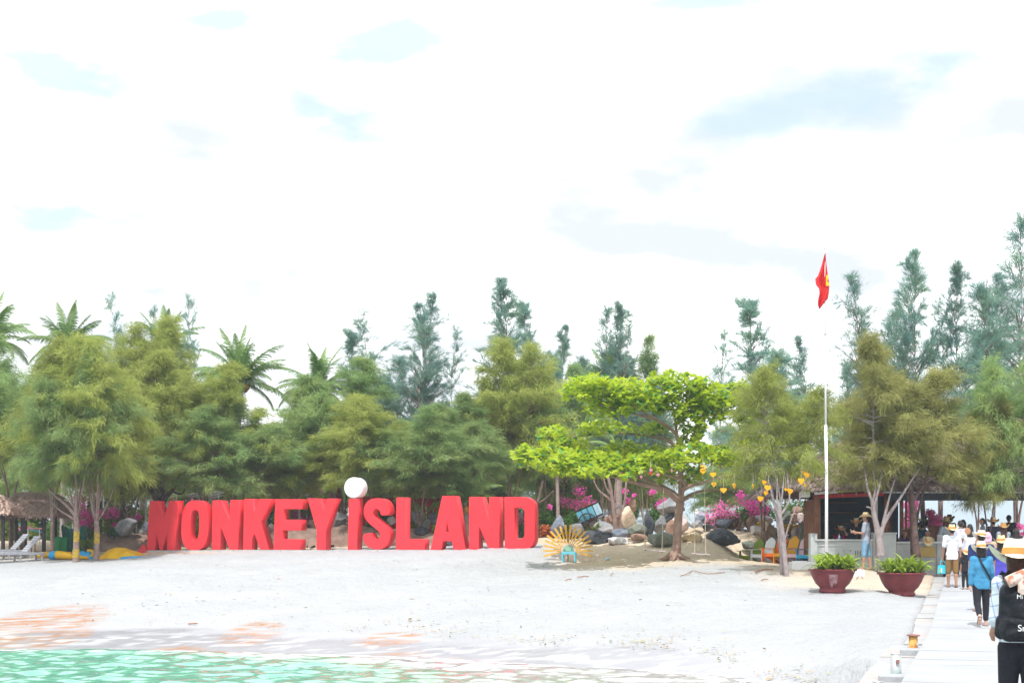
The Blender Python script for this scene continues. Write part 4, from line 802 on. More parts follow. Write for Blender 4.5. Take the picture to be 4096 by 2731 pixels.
ROCKS = [
 (2486,2023,2546,2118,58,'tan','tall pointed tan standing stone with whitish right flank','spike'), (2513,2094,2587,2142,57.4,'moss','rounded mossy grey boulder in front of the tall tan stone','round'),
 (2572,2039,2619,2144,57.6,'dark','upright black boulder shaped like a teardrop','spike'), (2524,2133,2589,2160,57,'brown','low flat brown rock lying below the mossy boulder','slab'),
 (2614,2060,2668,2130,58,'grey','grey pointed stone with a slanting pale band','spike'), (2592,2126,2694,2182,56,'moss','broad mossy boulder left of the almond trunk','slab'),
 (2630,1987,2738,2058,60,'grey','large grey capstone perched on other rocks behind the almond trunk','cone'), (2656,2052,2716,2092,60,'dark','dark boulder right under the grey capstone','round'),
 (2686,2047,2762,2128,59,'pink','pale pinkish boulder half hidden by the almond trunk','spike'), (2662,2078,2710,2144,57.5,'brown','dark brown craggy rock just left of the almond trunk','round'),
 (2723,2126,2808,2172,56.5,'sandy','yellow sandy boulder just right of the almond trunk','round'), (2760,2080,2812,2112,59.2,'grey','small sloping grey rock below the dark rounded one','lean'),
 (2778,2058,2822,2100,60,'blue','dark bluish boulder above the small sloping grey rock','round'), (2810,2096,2858,2118,59.5,'dark','small dark rock left of the black dome pair','round'),
 (2864,2073,2933,2120,59.5,'dark','dark rounded boulder behind the black dome','round'), (2822,2111,2959,2180,57,'dark','biggest black dome boulder on the sand','round'),
 (2986,2062,3028,2118,60.2,'brown','rusty brown rock at the edge of the dry bougainvillea','round'), (3019,2060,3051,2094,62,'grey','grey rock left of the purplish one behind the chairs','round'),
 (3038,2062,3092,2098,61.5,'pink','purplish grey boulder under the magenta blooms','round'), (3005,2100,3057,2136,59,'pale','white topped tan block on the sand bank','slab'),
 (3050,2085,3104,2146,58.8,'tan','tan boulder with bleached top behind the bare trunks','round'), (3031,2121,3092,2200,57.4,'brown','brown dome boulder behind the white chair','round'),
 (2968,2162,3019,2194,57.6,'moss','low grey green stone behind the green chair','slab'), (3088,2147,3132,2204,57.5,'tan','sandy brown boulder behind the orange chair','round'),
 (3164,2025,3212,2056,62,'brown','reddish brown boulder on top of a stacked pair','round'), (3161,2050,3190,2092,61.6,'brown','lower left reddish rock of the stacked pile','slab'), (3187,2050,3217,2092,61.6,'pink','lower right pinkish rock of the stacked pile','slab'),
 (3128,2040,3167,2094,62,'moss','greenish rounded boulder left of the reddish stack','round'), (3126,2086,3160,2112,60.6,'blue','small bluish rock beside the bare trunks','round'),
 (3164,2106,3202,2152,58,'pink','round mauve boulder beside the carved stump','round'), (3219,2013,3257,2092,63,'pale','pale standing stone beside the kiosk post','spike'),
 (2202,2059,2257,2142,59,'blue','tall grey standing stone right of the orange crotons','spike'), (2284,2092,2334,2142,59.6,'grey','light grey round boulder above the peacock fan','round'),
 (2330,2122,2448,2178,57.5,'dark','wide dark boulder at the right of the peacock fan','slab'), (2375,2084,2450,2130,60,'grey','grey boulder in front of the tipped cart wheel','round'), (2446,2112,2522,2152,58,'blue','smooth blue grey boulder below the tan standing stone','round'),
 (2433,2146,2521,2180,57,'pale','flat light grey stone lying on the sand','slab'), (2412,2058,2492,2104,61.5,'brown','brown block wall of rock behind the grey stems','slab'), (2512,1997,2545,2046,63,'brown','dark square standing stone under the flowering arch','slab'),
 (455,2072,548,2146,63.2,'grey','leaning light grey slab on top of the brown mound','lean'), (566,2088,598,2124,63,'blue','bluish rock against the left side of the letter M','round'), (556,2117,577,2133,62.6,'pale','small white round stone by the letter M','round'),
 (1224,2078,1262,2114,64,'brown','brown boulder seen between the letters E and Y','round'), (1326,2047,1395,2108,63.8,'grey','big grey boulder seen between the letters Y and i','lean'), (1548,2064,1584,2100,63.5,'pale','pale tan rock seen between the letters S and L','round'),
 (1644,2044,1698,2100,63,'grey','grey upright boulder seen right of the letter L','round'), (1684,2070,1724,2128,62.4,'moss','leaning grey rock above the black block by the letter L','lean'), (1660,2106,1716,2144,61.6,'dark','black block of rock sitting on the brown mound','slab'),
 (1712,2048,1752,2100,63.4,'blue','blue grey upright stone left of the letter A','round'), (1843,2080,1878,2124,62,'tan','tan rock seen between the letters A and second N','round'), (1778,2161,1818,2186,60,'dark','low dark rock seen under the letter A','round'), (1072,2092,1097,2126,63.6,'pink','mauve rock seen in the gap right of the letter K','round'),
]
for i, r_ in enumerate(ROCKS): rock(*r_, seed=i*3)
# carved mossy stump
def stump():
    d = 57.5; x = X(3217, d); zb = ZZ(2180, d); h = ZZ(2089, d)-zb; t = thing('carved_stump', 'mossy stone stump with a hollow near its top beside the kiosk', 'stump', (x, d, zb))
    pr = [(.20, -.2), (.22, 0), (.19, h*.35), (.175, h*.6), (.185, h*.8), (.165, h*.93), (.10, h), (.01, h*1.01)]; mb = MB().lathe(pr, 20)
    for i, v in enumerate(mb.v):
        k = 1+(.22*(vnoise(v[0]*4+v[2]*2, v[1]*4+v[2], 3)-.5)); mb.v[i] = (v[0]*float(k), v[1]*float(k), v[2])
    mb.build('stump_body', rockmat('moss'), t, True)
    m2 = MB().lathe([(.085, 0), (.095, .03), (.07, .05), (.06, .01), (.001, -.02)], 16).mesh('hollow', True); o = link('hollow', m2, rockmat('dark'), t); o.location = (.03, -.165, h*.78); o.rotation_euler = (pi/2, 0, 0)
stump()
# ------------------------------------------------------------------ left side: thatched hut, loungers, bins, deflated inflatable
THATCH = pm('thatch', (0.40, 0.26, 0.20), (0.58, 0.44, 0.38), 7, 0.95, 0.8, 30, transl=0)
THATCHD = pm('thatch_dark', (0.15, 0.085, 0.07), (0.26, 0.16, 0.13), 7, 0.95, 0.8, 30)
DARKW = pm('dark_wood', (0.055, 0.05, 0.06), (0.10, 0.085, 0.09), 5, 0.8, 0.3, 20)
GREYW = pm('weathered_wood', (0.27, 0.28, 0.31), (0.36, 0.37, 0.40), 6, 0.85, 0.3, 25)
WOOD = pm('brown_wood', (0.16, 0.065, 0.035), (0.24, 0.11, 0.06), 5, 0.7, 0.3, 20)
def thatch_fringe(mb, a, b, n, rng, lo=.15, hi=.4, out=(0,-.05,0)):
    a = Vector(a); b = Vector(b); u = (b-a).normalized()
    for i in range(n):
        p = a.lerp(b, rng.random())+Vector(out)*rng.uniform(-1.5, 1.5); l = rng.uniform(lo, hi); w_ = rng.uniform(.02, .05); q = p+Vector((rng.uniform(-.08, .08), rng.uniform(-.08, .02), -l)); mb.add([p-u*w_, p+u*w_, q+u*w_*.3, q-u*w_*.3], [(0,1,2,3)])
def thatch_roof(parent, L, Dp, h, ridge, n, seed, mat, off=(0,0,0), lf=(.35,.7)):
    """hipped thatch: inner shell plus overlapping straw bundles; L x Dp footprint, height h, ridge length"""
    rng = np.random.default_rng(seed); hx, hy, r = L/2, Dp/2, ridge/2; ox, oy, oz = off
    A = [(-hx,-hy,0), (hx,-hy,0), (hx,hy,0), (-hx,hy,0), (-r,0,h), (r,0,h)]; B = [(x*.97, y*.97, z-.16) for x, y, z in A]
    mb = MB().add([(x+ox, y+oy, z+oz) for x, y, z in A+B], [(0,1,5,4), (1,2,5), (2,3,4,5), (3,0,4), (6,10,11,7), (7,11,8), (8,11,10,9), (9,10,6), (0,6,7,1), (1,7,8,2), (2,8,9,3), (3,9,6,0)]); mb.build('roof_shell', THATCHD, parent)
    V = []; F_ = []
    faces = [((-hx,-hy), (hx,-hy), (-r,0), (r,0)), ((hx,-hy), (hx,hy), (r,0), (r,0)), ((-hx,hy), (-hx,-hy), (-r,0), (-r,0)), ((hx,hy), (-hx,hy), (r,0), (-r,0))]
    for k, (a, b, c, e) in enumerate(faces):
        m = n if k == 0 else n//2 if k < 3 else n//3
        s = rng.random(m); t = 1-np.sqrt(1-rng.random(m)*.98) if k else rng.random(m); t = np.where(rng.random(m) < .22, rng.random(m)*.05, t)
        a, b, c, e = [np.array(q, float) for q in (a, b, c, e)]; lo = a+(b-a)*s[:, None]; hi = c+(e-c)*s[:, None]; p = lo+(hi-lo)*t[:, None]; z = t*h; dn = lo-hi; Ls = np.linalg.norm(dn, axis=1); sl = np.stack([dn[:, 0], dn[:, 1], np.full(m, -h)], 1); sl /= np.linalg.norm(sl, axis=1)[:, None]; u = (b-a)/np.linalg.norm(b-a); u3 = np.array([u[0], u[1], 0])
        nr = np.cross(u3, sl); nr *= np.sign(nr[:, 2])[:, None]; ln = rng.uniform(*lf, m); w_ = rng.uniform(.02, .055, m); p3 = np.stack([p[:, 0], p[:, 1], z], 1)+nr*rng.uniform(.0, .07, m)[:, None]; d2 = sl+rng.normal(0, .12, (m, 3)); q3 = p3+d2*ln[:, None]+nr*.02
        q3[:, 2] -= np.where(t < .06, .12, 0)
        W = u3*w_[:, None]; V.append(np.stack([p3-W, p3+W, q3+W*.5, q3-W*.5], 1)+np.array(off))
    V = np.concatenate(V); link('thatch', npmesh('thatch', V.reshape(-1, 3), np.arange(4*len(V)).reshape(-1, 4)), mat, parent)['kind'] = 'stuff'
def hut():
    d = 62.0; x = X(150, d); g = gz(x, d); t = thing('thatched_hut', 'open thatched beach hut on dark posts above two loungers', 'hut', (x, d, g))
    ze = ZZ(2040, d)-g; zt = ZZ(1985, d)-g; thatch_roof(t, X(262, d)-X(36, d), 2.6, zt-ze+.15, 1.6, 2600, 5, THATCH, (0, 0, ze), (.25, .5))
    for px, dy, r in ((128, -1.0, .11), (205, -1.0, .085), (60, .9, .09), (190, 1.0, .08)): MB().tube([(X(px, d)-x, dy, -.1), (X(px, d)-x+.03, dy, ze+.2)], r, 8).build('post', DARKW, t, True)
    MB().bar((X(50, d)-x, -1.0, ze+.02), (X(250, d)-x, -1.0, ze+.02), .09, .1).bar((X(60, d)-x, .95, ze+.02), (X(250, d)-x, .95, ze+.02), .09, .1).build('eave_beam', DARKW, t)
    t2 = thing('thatched_hut', 'second thatched hut roof cut off by the left edge', 'hut', (X(-30, 61), 61, g)); ze2 = ZZ(2035, 61)-g
    thatch_roof(t2, 2.2, 2.4, .55, .8, 1100, 6, THATCH, (0, 0, ze2), (.25, .5))
    for dx, dy in ((-.8,-.8), (.7,-.8), (-.8,.8), (.7,.8)): MB().tube([(dx, dy, -.1), (dx, dy, ze2+.15)], .08, 8).build('post', DARKW, t2, True)
hut()
def lounger(px, py, d, label, rz):
    x = X(px, d); g = gz(x, d); t = thing('sun_lounger', label, 'sun lounger', (x, d, g), rz, 'loungers under the hut')
    for s in (-1, 1): MB().box((0.0, s*.33, .30), (1.95, .045, .10), None, .008).build('side_rail', GREYW, t)
    for lx in (-.85, .0, .85):
        for s in (-1, 1): MB().box((lx, s*.31, .135), (.075, .05, .30), None, .006).build('leg', GREYW, t)
    for k in range(8): MB().box((-.92+k*.145, 0, .355), (.115, .62, .022)).build('slat', GREYW, t)
    br = MB(); R = Matrix.Rotation(-radians(48), 3, 'Y')
    for k in range(7): MB().box(Vector((.24, 0, .36))+R @ Vector((.07+k*.118, 0, 0)), (.098, .62, .022), R).build('back_slat', GREYW, t)
    for s in (-1, 1): MB().bar(Vector((.24, s*.27, .34)), Vector((.24, s*.27, .34))+R @ Vector((.85, 0, -.02)), .04, .04).build('back_rail', GREYW, t)
    [MB().bar((.62, q, .30), (.62, q, .72), .035, .035).build('prop', WOOD, t) for q in (-.2, .2)]; return t
lounger(70, 2250, 58.2, 'weathered slatted lounger nearest the green bins', radians(38))
lounger(25, 2250, 59.3, 'weathered slatted lounger further left with lower backrest', radians(38))
GRB = pm('green_plastic', (0.012, 0.20, 0.055), (0.016, 0.17, 0.05), 2, 0.45)
BLK = pm('black_rubber', (0.02, 0.02, 0.022), None, 5, 0.7)
def bin_(px, d, label):
    x = X(px, d); z = ZZ(2214, d); h = .62; t = thing('wheelie_bin', label, 'bin', (x, d, z), 0.2, 'green bins by the hut')
    vs = [(-.13,-.13,.04), (.13,-.13,.04), (.13,.13,.04), (-.13,.13,.04), (-.17,-.17,h), (.17,-.17,h), (.17,.17,h), (-.17,.17,h)]; MB().add(vs, [(3,2,1,0), (4,5,6,7), (0,1,5,4), (1,2,6,5), (2,3,7,6), (3,0,4,7)]).build('bin_body', GRB, t)
    MB().box((0, 0, h+.03), (.40, .40, .06), None, .02).build('lid', GRB, t); MB().box((0, .2, h-.03), (.3, .05, .04), None, .01).build('handle', GRB, t)
    for s in (-1, 1): MB().tube([(s*.14, .13, .06), (s*.18, .13, .06)], .06, 12).build('wheel', BLK, t)
bin_(223, 60.6, 'green wheelie bin nearest the dark hut post'); bin_(252, 60.8, 'green wheelie bin on the right touching its neighbour')
NETM = pm('green_net', (0.015, 0.10, 0.075), (0.03, 0.14, 0.10), 6, 0.9)
def net():
    d = 61.8; pts = [(248,2105), (290,2112), (345,2100), (338,2170), (330,2200), (262,2205), (250,2150)]; t = thing('shade_net', 'dark green shade net hung behind the green bins', 'net', P(295, 2205, d))
    n = 14; V = []; b = P(295, 2205, d)
    for i in range(n):
        for j in range(9):
            u = i/(n-1); v = j/8; px = lerp(248, 345, u); top = lerp(2100, 2098, u)+14*sin(pi*u); py = lerp(2206, top, v); q = P(px, py, d)-b; V.append((q.x, .12*sin(u*14)+.1*sin(v*5), q.z))
    MB().add(V, [(i*9+j, (i+1)*9+j, (i+1)*9+j+1, i*9+j+1) for i in range(n-1) for j in range(8)]).build('netting', NETM, t, True)
    for px in (250, 344): q = P(px, 2206, d)-b; MB().tube([(q.x, .05, -.1), (q.x, .05, 1.12)], .03, 8).build('stake', DARKW, t)
net()
TY = pm('yellow_tarpaulin', (0.75, 0.43, 0.01), (0.62, 0.35, 0.01), 2.5, 0.5, 0.5, 7); TB = pm('blue_tarpaulin', (0.03, 0.28, 0.62), (0.03, 0.38, 0.72), 2.5, 0.5, 0.5, 7); TRD = pm('red_tarpaulin', (0.62, 0.05, 0.06), None, 3, 0.6)
def tarp(name, label, mat, px0, px1, ybot, ytop, d, depth, seed):
    rng = np.random.default_rng(seed); w_ = (px1-px0)/2/F0*d; x0 = X((px0+px1)/2, d); zb = gz(x0, d)-.02; zt = ZZ(ytop, d); n = 40; m = 18; V = []
    for i in range(n):
        for j in range(m):
            u = -1+2*i/(n-1); v = -1+2*j/(m-1); e = max(0, 1-u*u)**.5*max(0, 1-v*v)**.5; h = e*(zt-zb)*(0.62+.75*vnoise(np.array([u*2.3+seed]), np.array([v*1.2+seed]), 3)[0])+.05*e*(vnoise(np.array([u*9]), np.array([v*7.]), 2)[0]-.5); V.append((u*w_, v*depth, max(h, 0) if e > 0 else -.05))
    t = thing(name, label, 'tarpaulin', (x0, d, zb), 0, 'deflated inflatable lying on the sand'); MB().add(V, [(i*m+j, (i+1)*m+j, (i+1)*m+j+1, i*m+j+1) for i in range(n-1) for j in range(m-1)]).build('crumpled_sheet', mat, t, True); return t
tarp('deflated_float', 'big crumpled heap of yellow tarpaulin right of the banded trunks', TY, 415, 562, 2238, 2193, 59.6, .7, 3)
t = tarp('deflated_float', 'crumpled blue and dark sheet between the two banded trunks', TB, 305, 378, 2236, 2203, 59.4, .5, 5)
tarp('deflated_float', 'flat blue sheet edge beneath the yellow heap', TB, 490, 585, 2238, 2222, 59.2, .5, 7)
tarp('deflated_float', 'small yellow flap beside the corner of the sign plinth', TY, 545, 600, 2230, 2214, 60.2, .3, 9)
tarp('deflated_float', 'yellow flap lying beneath the right banded trunk', TY, 392, 430, 2240, 2226, 59.2, .3, 4)
tarp('deflated_float', 'red sheet draped against the foot of the letter M', TRD, 556, 592, 2218, 2180, 61.6, .25, 11)
def tube_float():
    d = 59.0; t = thing('deflated_tube', 'long yellow air tube with a blue end lying by the lounger', 'tube', P(290, 2238, d), 0, 'deflated inflatable lying on the sand'); b = P(290, 2238, d); g = gz(b.x, d); b.z = g; t.location = b
    def w_(px, dy, z=.1): return (X(px, d+dy)-b.x, dy, z)
    MB().tube(catmull([w_(228, 0, .16), w_(260, -.15, .15), w_(300, -.2, .08), w_(355, -.1, .05)], 5), [.17, .17, .165, .16, .155, .15, .145, .13, .12, .1, .09, .08, .075, .07, .065, .06], 12).build('yellow_section', TY, t, True)
    MB().tube(catmull([w_(201, .15, .13), w_(215, .05, .15), w_(228, 0, .16)], 4), [.12, .15, .165, .17, .17, .17, .172, .173, .174], 12).build('blue_section', TB, t, True)
    MB().tube(catmull([w_(140, .6, .14), w_(200, .8, .16), w_(285, .9, .15)], 4), [.13]*9, 10).build('yellow_section', TY, t, True)
    MB().tube(catmull([w_(362, .0, .1), w_(372, .2, .2), w_(370, .5, .3), w_(350, .6, .33)], 4), [.06]*13, 8).build('yellow_section', TY, t, True)
tube_float()
PINKP = pm('pink_pipe', (0.72, 0.30, 0.36), None, 4, 0.5); BLUEP = pm('light_blue_cloth', (0.12, 0.48, 0.72), None, 4, 0.7)
def rail():
    d = 66.0; b = P(120, 2130, d); b.z = gz(b.x, d); t = thing('pink_rail', 'pink horizontal rail on thin white posts behind the hut', 'rail', b); z = ZZ(2113, d)-b.z
    MB().tube([(X(60, d)-b.x, 0, z), (X(182, d)-b.x, 0, z)], .03, 8).build('rail_bar', PINKP, t)
    for px in (62, 112, 158, 181): MB().tube([(X(px, d)-b.x, 0, -.1), (X(px, d)-b.x, 0, z)], .02, 6).build('post', WHITE, t)
    t = thing('hammock', 'light blue sling hammock hanging behind the hut posts', 'hammock', b); q = lambda px, py: P(px, py, d+.5)-b
    mb = MB(); pts = catmull([q(60, 2084), q(82, 2098), q(112, 2114), q(150, 2124), q(180, 2128)], 5); mb.tube(pts, .035, 6); mb.build('sling', BLUEP, t, True)
rail()
# white canopy bars behind the sign
WP = pm('white_pipe', (0.80, 0.80, 0.80), (0.72, 0.72, 0.73), 5, 0.5)
def canopy(px0, px1, py0, py1, d, posts, label, seed):
    b = P((px0+px1)/2, 2150, d); b.z = gz(b.x, d); t = thing('canopy_frame', label, 'canopy', b, 0, 'white canopy frames behind the sign')
    a = P(px0, py0, d)-b; c = P(px1, py1, d)-b; MB().bar(a, c, .16, .10).build('front_beam', WP, t)
    e = a+Vector((.5, 1.6, .28)); f = c+Vector((.5, 1.6, .28)); MB().bar(e, f, .12, .07).build('rear_beam', WP, t)
    k = 5
    for i in range(k): MB().bar(a.lerp(c, i/(k-1)), e.lerp(f, i/(k-1)), .05, .05).build('rafter', WP, t)
    for px in posts:
        p = P(px, py1+10, d)-b; MB().tube([(p.x, 0, -.1), (p.x, 0, p.z-.28), (p.x-.28, 0, p.z+.06)], .05, 8).build('post', WP, t)
    for i in range(k): MB().bar(e.lerp(f, i/(k-1)), Vector((e.lerp(f, i/(k-1)).x, e.y, -.1)), .06, .06, (1,0,0)).build('rear_post', WP, t)
canopy(465, 628, 1983, 1991, 67, (584,), 'white canopy bar left of and behind the letter M', 1)
canopy(235, 330, 1996, 1996, 67, (250, 292), 'short white canopy bar beyond the two banded trunks', 2)
canopy(742, 860, 1982, 1989, 67, (820, 862), 'white canopy bar above the letters O and N', 3)
canopy(1062, 1196, 1982, 1989, 67, (1198,), 'white canopy bar above the letters K and E', 4)
RF = pm('red_painted_timber', (0.46, 0.025, 0.03), (0.36, 0.02, 0.025), 3, 0.6)
def red_frame():
    d = 64.5; b = P(1600, 2100, d); b.z = gz(b.x, d); t = thing('red_frame', 'dark red timber frame with bracketed posts behind S, L and A', 'frame', b)
    q = lambda px, py: P(px, py, d)-b
    MB().bar(q(1442, 1992), q(1850, 2004), .18, .16).build('cross_beam', RF, t)
    for px in (1718, 1575, 1455): MB().bar(q(px, 2000), Vector((q(px, 0).x, 0, -.1)), .2, .34, (0,1,0)).build('post', RF, t)
    for px in (1718, 1575):
        for s in (-1, 1): MB().prism([(0, 0), (s*.45, 0), (s*.2, -.12), (s*.08, -.4), (0, -.45)][::s], .17, Matrix.Translation(q(px+s*17, 2008))).build('bracket', RF, t)
    MB().bar(q(1835, 2035), q(1856, 2046), .2, .14).build('sign_board', RF, t)
red_frame()

# ------------------------------------------------------------------ tipped cart
CBL = pm('cart_blue', (0.10, 0.36, 0.50), (0.16, 0.46, 0.60), 3, 0.5, 0.1, 20); CPALE = pm('cart_pale_blue', (0.45, 0.62, 0.70), (0.36, 0.55, 0.65), 3, 0.5); CDK = pm('cart_iron', (0.03, 0.028, 0.035), (0.06, 0.045, 0.045), 6, 0.7); CGR = pm('grey_shaft', (0.22, 0.25, 0.30), None, 4, 0.6)
def cart():
    d = 61.5; c = P(2358, 2055, d); t = thing('tipped_cart', 'old blue box cart tipped up among the rocks, spoked wheel showing', 'cart', c)
    R = Matrix.Rotation(radians(-24), 3, 'Y'); Rz = Matrix.Rotation(radians(-28), 3, 'Z'); M = (R @ Rz)
    def pt(x, y, z): return M @ Vector((x, y, z))
    mb = MB(); w_, dp, h = .82, .62, .62
    MB().box(pt(0, 0, 0), (w_, dp, h), M, .01).build('box_body', CDK, t)
    for k in range(3): MB().box(pt(-w_/3+k*w_/3, -dp/2-.012, .05), (w_/3-.045, .02, h*.72), M).build('side_panel', CBL, t)
    for k in range(2): MB().box(pt(w_/2+.012, -dp/4+k*dp/2, .05), (.02, dp/2-.05, h*.72), M).build('end_panel', CPALE, t)
    MB().box(pt(0, 0, h/2+.02), (w_+.08, dp+.08, .04), M, .008).build('top_frame', CDK, t)
    def wheel(cx, cy, cz, r):
        mb = MB(); n = 24; ring = [pt(cx+r*cos(2*pi*i/n), cy, cz+r*sin(2*pi*i/n)) for i in range(n)]; mb.tube(ring+[ring[0]], .028, 6, False); wo = mb.build('wheel', CDK, t)
        for i in range(8): a = 2*pi*i/8; MB().tube([pt(cx, cy, cz), pt(cx+r*cos(a), cy, cz+r*sin(a))], .014, 5).build('spoke', CDK, wo)
        MB().tube([pt(cx, cy-.05, cz), pt(cx, cy+.05, cz)], .05, 8).build('hub', CDK, wo)
    wheel(-.05, -dp/2-.08, -.33, .42); wheel(-.05, dp/2+.08, -.33, .42); MB().tube([pt(-.05, -dp/2-.1, -.33), pt(-.05, dp/2+.1, -.33)], .025, 6).build('axle', CDK, t)
    for s in (-1, 1): MB().bar(pt(.2, s*.26, -.30), pt(1.45, s*.26, -.22), .045, .05).build('shaft', CGR, t)
    MB().bar(pt(.3, 0, -.3), pt(.55, 0, -.62), .03, .03).build('prop_leg', CDK, t); MB().bar(pt(-.45, 0, -.3), pt(-.62, 0, -.65), .05, .05).build('prop_leg', CDK, t)
cart()

# ------------------------------------------------------------------ peacock bench
PY = pm('feather_yellow', (0.78, 0.42, 0.012), (0.72, 0.36, 0.012), 4, 0.5); PE = pm('feather_eye', (0.66, 0.60, 0.70), None, 6, 0.5); PEB = pm('feather_eye_centre', (0.12, 0.16, 0.35), None, 6, 0.5); PPK = pm('feather_pink', (0.72, 0.50, 0.42), None, 6, 0.5)
LBL = pm('light_blue_paint', (0.14, 0.52, 0.66), (0.18, 0.58, 0.72), 4, 0.45); DISC = pm('bench_back_paint', (0.36, 0.42, 0.20), (0.20, 0.50, 0.42), 2.2, 0.6)
def peacock():
    d = 53.2; b = P(2273, 2247, d); b.z = gz(b.x, d); t = thing('peacock_bench', 'light blue bench backed by a fan of yellow peacock feathers', 'bench', b); s = d/F0
    W = .30
    MB().box((0, -.10, .34), (.50, .36, .035), None, .008).build('seat', LBL, t)
    MB().box((0, -.26, .30), (.48, .03, .06)).box((0, .06, .30), (.48, .03, .06)).build('apron', LBL, t)
    for x in (-.22, .22):
        for y in (-.25, .06): MB().box((x+(.06 if y > 0 else 0), y, .16), (.045, .045, .34), None, .006).build('leg', LBL, t)
    cz = .40; n = 18; m = []
    MB().prism([(cos(a)*.185, sin(a)*.235) for a in [pi*i/20 for i in range(21)]], .03, Matrix.Translation((0.01, .12, .37))).build('back_disc', DISC, t)
    MB().prism([(cos(a)*.27, sin(a)*.30) for a in [pi*i/24 for i in range(25)]], .02, Matrix.Translation((0.01, .15, .36))).build('inner_fan', PPK, t)
    fy = .19
    for i in range(n):
        a = radians(-13)+radians(206)*i/(n-1); L = .93 if .2 < i/(n-1) < .8 else .90; ca, sa = cos(a), sin(a); M = Matrix.Translation((ca*.26, fy+(.012 if i % 2 else 0), cz+sa*.26)) @ Matrix.Rotation(-(a-pi/2), 4, 'Y'); l = L-.26
        pts = [(-.018, 0), (.018, 0), (.036, l*.55), (.040, l*.93), (.028, l*.985), (0, l), (-.028, l*.985), (-.040, l*.93), (-.036, l*.55)]
        f = MB().prism(pts, .012, M).build('feather', PY, t)
        for k in range(4):
            zz = l*(.9-.235*k); r = .024-.003*k; e = MB().prism([(r*cos(q), zz+r*sin(q)) for q in [pi*2*j/10 for j in range(10)]], .006, M @ Matrix.Translation((0, -.010, 0))).prism([(r*.45*cos(q), zz+r*.45*sin(q)) for q in [pi*2*j/8 for j in range(8)]], .006, M @ Matrix.Translation((0, -.014, 0))).build('feather_eye', PE, f)
            e.data.materials.append(PEB)
            for p in list(e.data.polygons)[12:]: p.material_index = 1
    pts = [(.64*cos(a), fy+.015, cz+.64*sin(a)) for a in [radians(20)+radians(140)*i/20 for i in range(21)]]; MB().tube(pts, .010, 5).build('hoop', PY, t)
    pts = [(.40*cos(a), fy+.015, cz+.40*sin(a)) for a in [radians(-5)+radians(190)*i/24 for i in range(25)]]; MB().tube(pts, .008, 5).build('hoop', PPK, t)
    MB().bar((0, .25, -.05), (0, .25, 1.0), .04, .04, (0,1,0)).build('back_post', WOOD, t)
peacock()

# ------------------------------------------------------------------ swings under the almond tree
ROPE = pm('rope', (0.42, 0.36, 0.26), (0.52, 0.46, 0.36), 20, 0.9); SEATW = pm('swing_plank', (0.50, 0.42, 0.46), (0.58, 0.50, 0.54), 6, 0.8)
def swing(px0, y0, px1, y1, tx0, ty0, tx1, ty1, d, label):
    a, b = P(px0, y0, d), P(px1, y1, d); c = (a+b)/2; t = thing('swing', label, 'swing', c, 0, 'rope swings of the almond tree')
    ext = (b-a).normalized()*.12; MB().bar(a-c-ext, b-c+ext, .24, .03).build('seat', SEATW, t)
    for q, tx, ty in ((a, tx0, ty0), (b, tx1, ty1)):
        top = P(tx, ty, d)-c; k = q-c; j = k.lerp(top, .24); MB().tube([top, j], .012, 5).tube([j, k+Vector((-.03, -.12, -.02))], .01, 5).tube([j, k+Vector((.03, .12, -.02))], .01, 5).build('rope', ROPE, t)
        MB().bar(k+Vector((0,-.13,-.03)), k+Vector((0,.13,-.03)), .05, .03).build('cleat', WOOD, t)
swing(2582, 2196, 2648, 2203, 2566, 1925, 2655, 1950, 51.2, 'plank swing on long ropes left of the almond trunk')
swing(2780, 2213, 2824, 2216, 2777, 1942, 2817, 1925, 51.0, 'plank swing on long ropes right of the almond trunk')

# ------------------------------------------------------------------ hanging hearts
HY = pm('heart_yellow', (0.82, 0.40, 0.008), (0.78, 0.36, 0.008), 4, 0.5); HR = pm('heart_red', (0.78, 0.03, 0.035), None, 4, 0.5); HP = pm('heart_pink', (0.72, 0.30, 0.36), None, 4, 0.5)
def heart_poly(r):
    o = []
    for i in range(28):
        a = 2*pi*i/28; o.append((r*16*sin(a)**3/17, r*(13*cos(a)-5*cos(2*a)-2*cos(3*a)-cos(4*a))/17))
    return o
def heart(px, py, w_, d, mat, label, turn, string=.5, tilt=0.0, ring=False):
    r = w_/2.851/2/F0*d; t = thing('hanging_heart', label, 'heart ornament', P(px, py, d), turn, 'hearts hung from the trees'); t.rotation_euler = (0, tilt, turn)
    MB().prism(heart_poly(r), .02).build('heart_plate', mat, t)
    if ring:
        h = MB().lathe([(r*.12, -.005), (r*.26, -.005), (r*.26, .005), (r*.12, .005)], 12).mesh('eyelet'); o = link('eyelet', h, WOOD, t); o.rotation_euler = (pi/2, 0, 0); o.location = (0, -.012, r*.1)
    MB().tube([(0, 0, r*.35), (0, 0, r*.35+string)], .006, 4).build('string', ROPE, t)
h8 = lambda x, y: (2100+x/2.851, 1800+y/2.851)
h9 = lambda x, y: (2700+x/2.851, 1800+y/2.851)
for (c, w_, m, lab, tu, ti, ri) in (
 (h8(983,248), 66, HR, 'leftmost red heart hanging under the almond leaves', .1, 0, 0), (h8(1092,264), 46, HP, 'pink heart hanging next to the leftmost red one', .2, .1, 0), (h8(1325,306), 46, HP, 'lowest pink heart, turned sideways above the left swing', .8, 0, 0),
 (h8(1432,264), 46, HR, 'red heart hanging beneath a pink one near mid tree', .7, 0, 0), (h8(1436,228), 46, HP, 'pink heart directly above the middle red heart', .4, 0, 0), (h8(1518,282), 50, HP, 'pink heart tilted just right of the middle red heart', .6, -.3, 0), (h8(1675,236), 44, HP, 'rightmost pink heart close to the almond fork', .9, .1, 0)):
    heart(*c, w_, 49.4, m, lab, tu, .35, ti, ri)
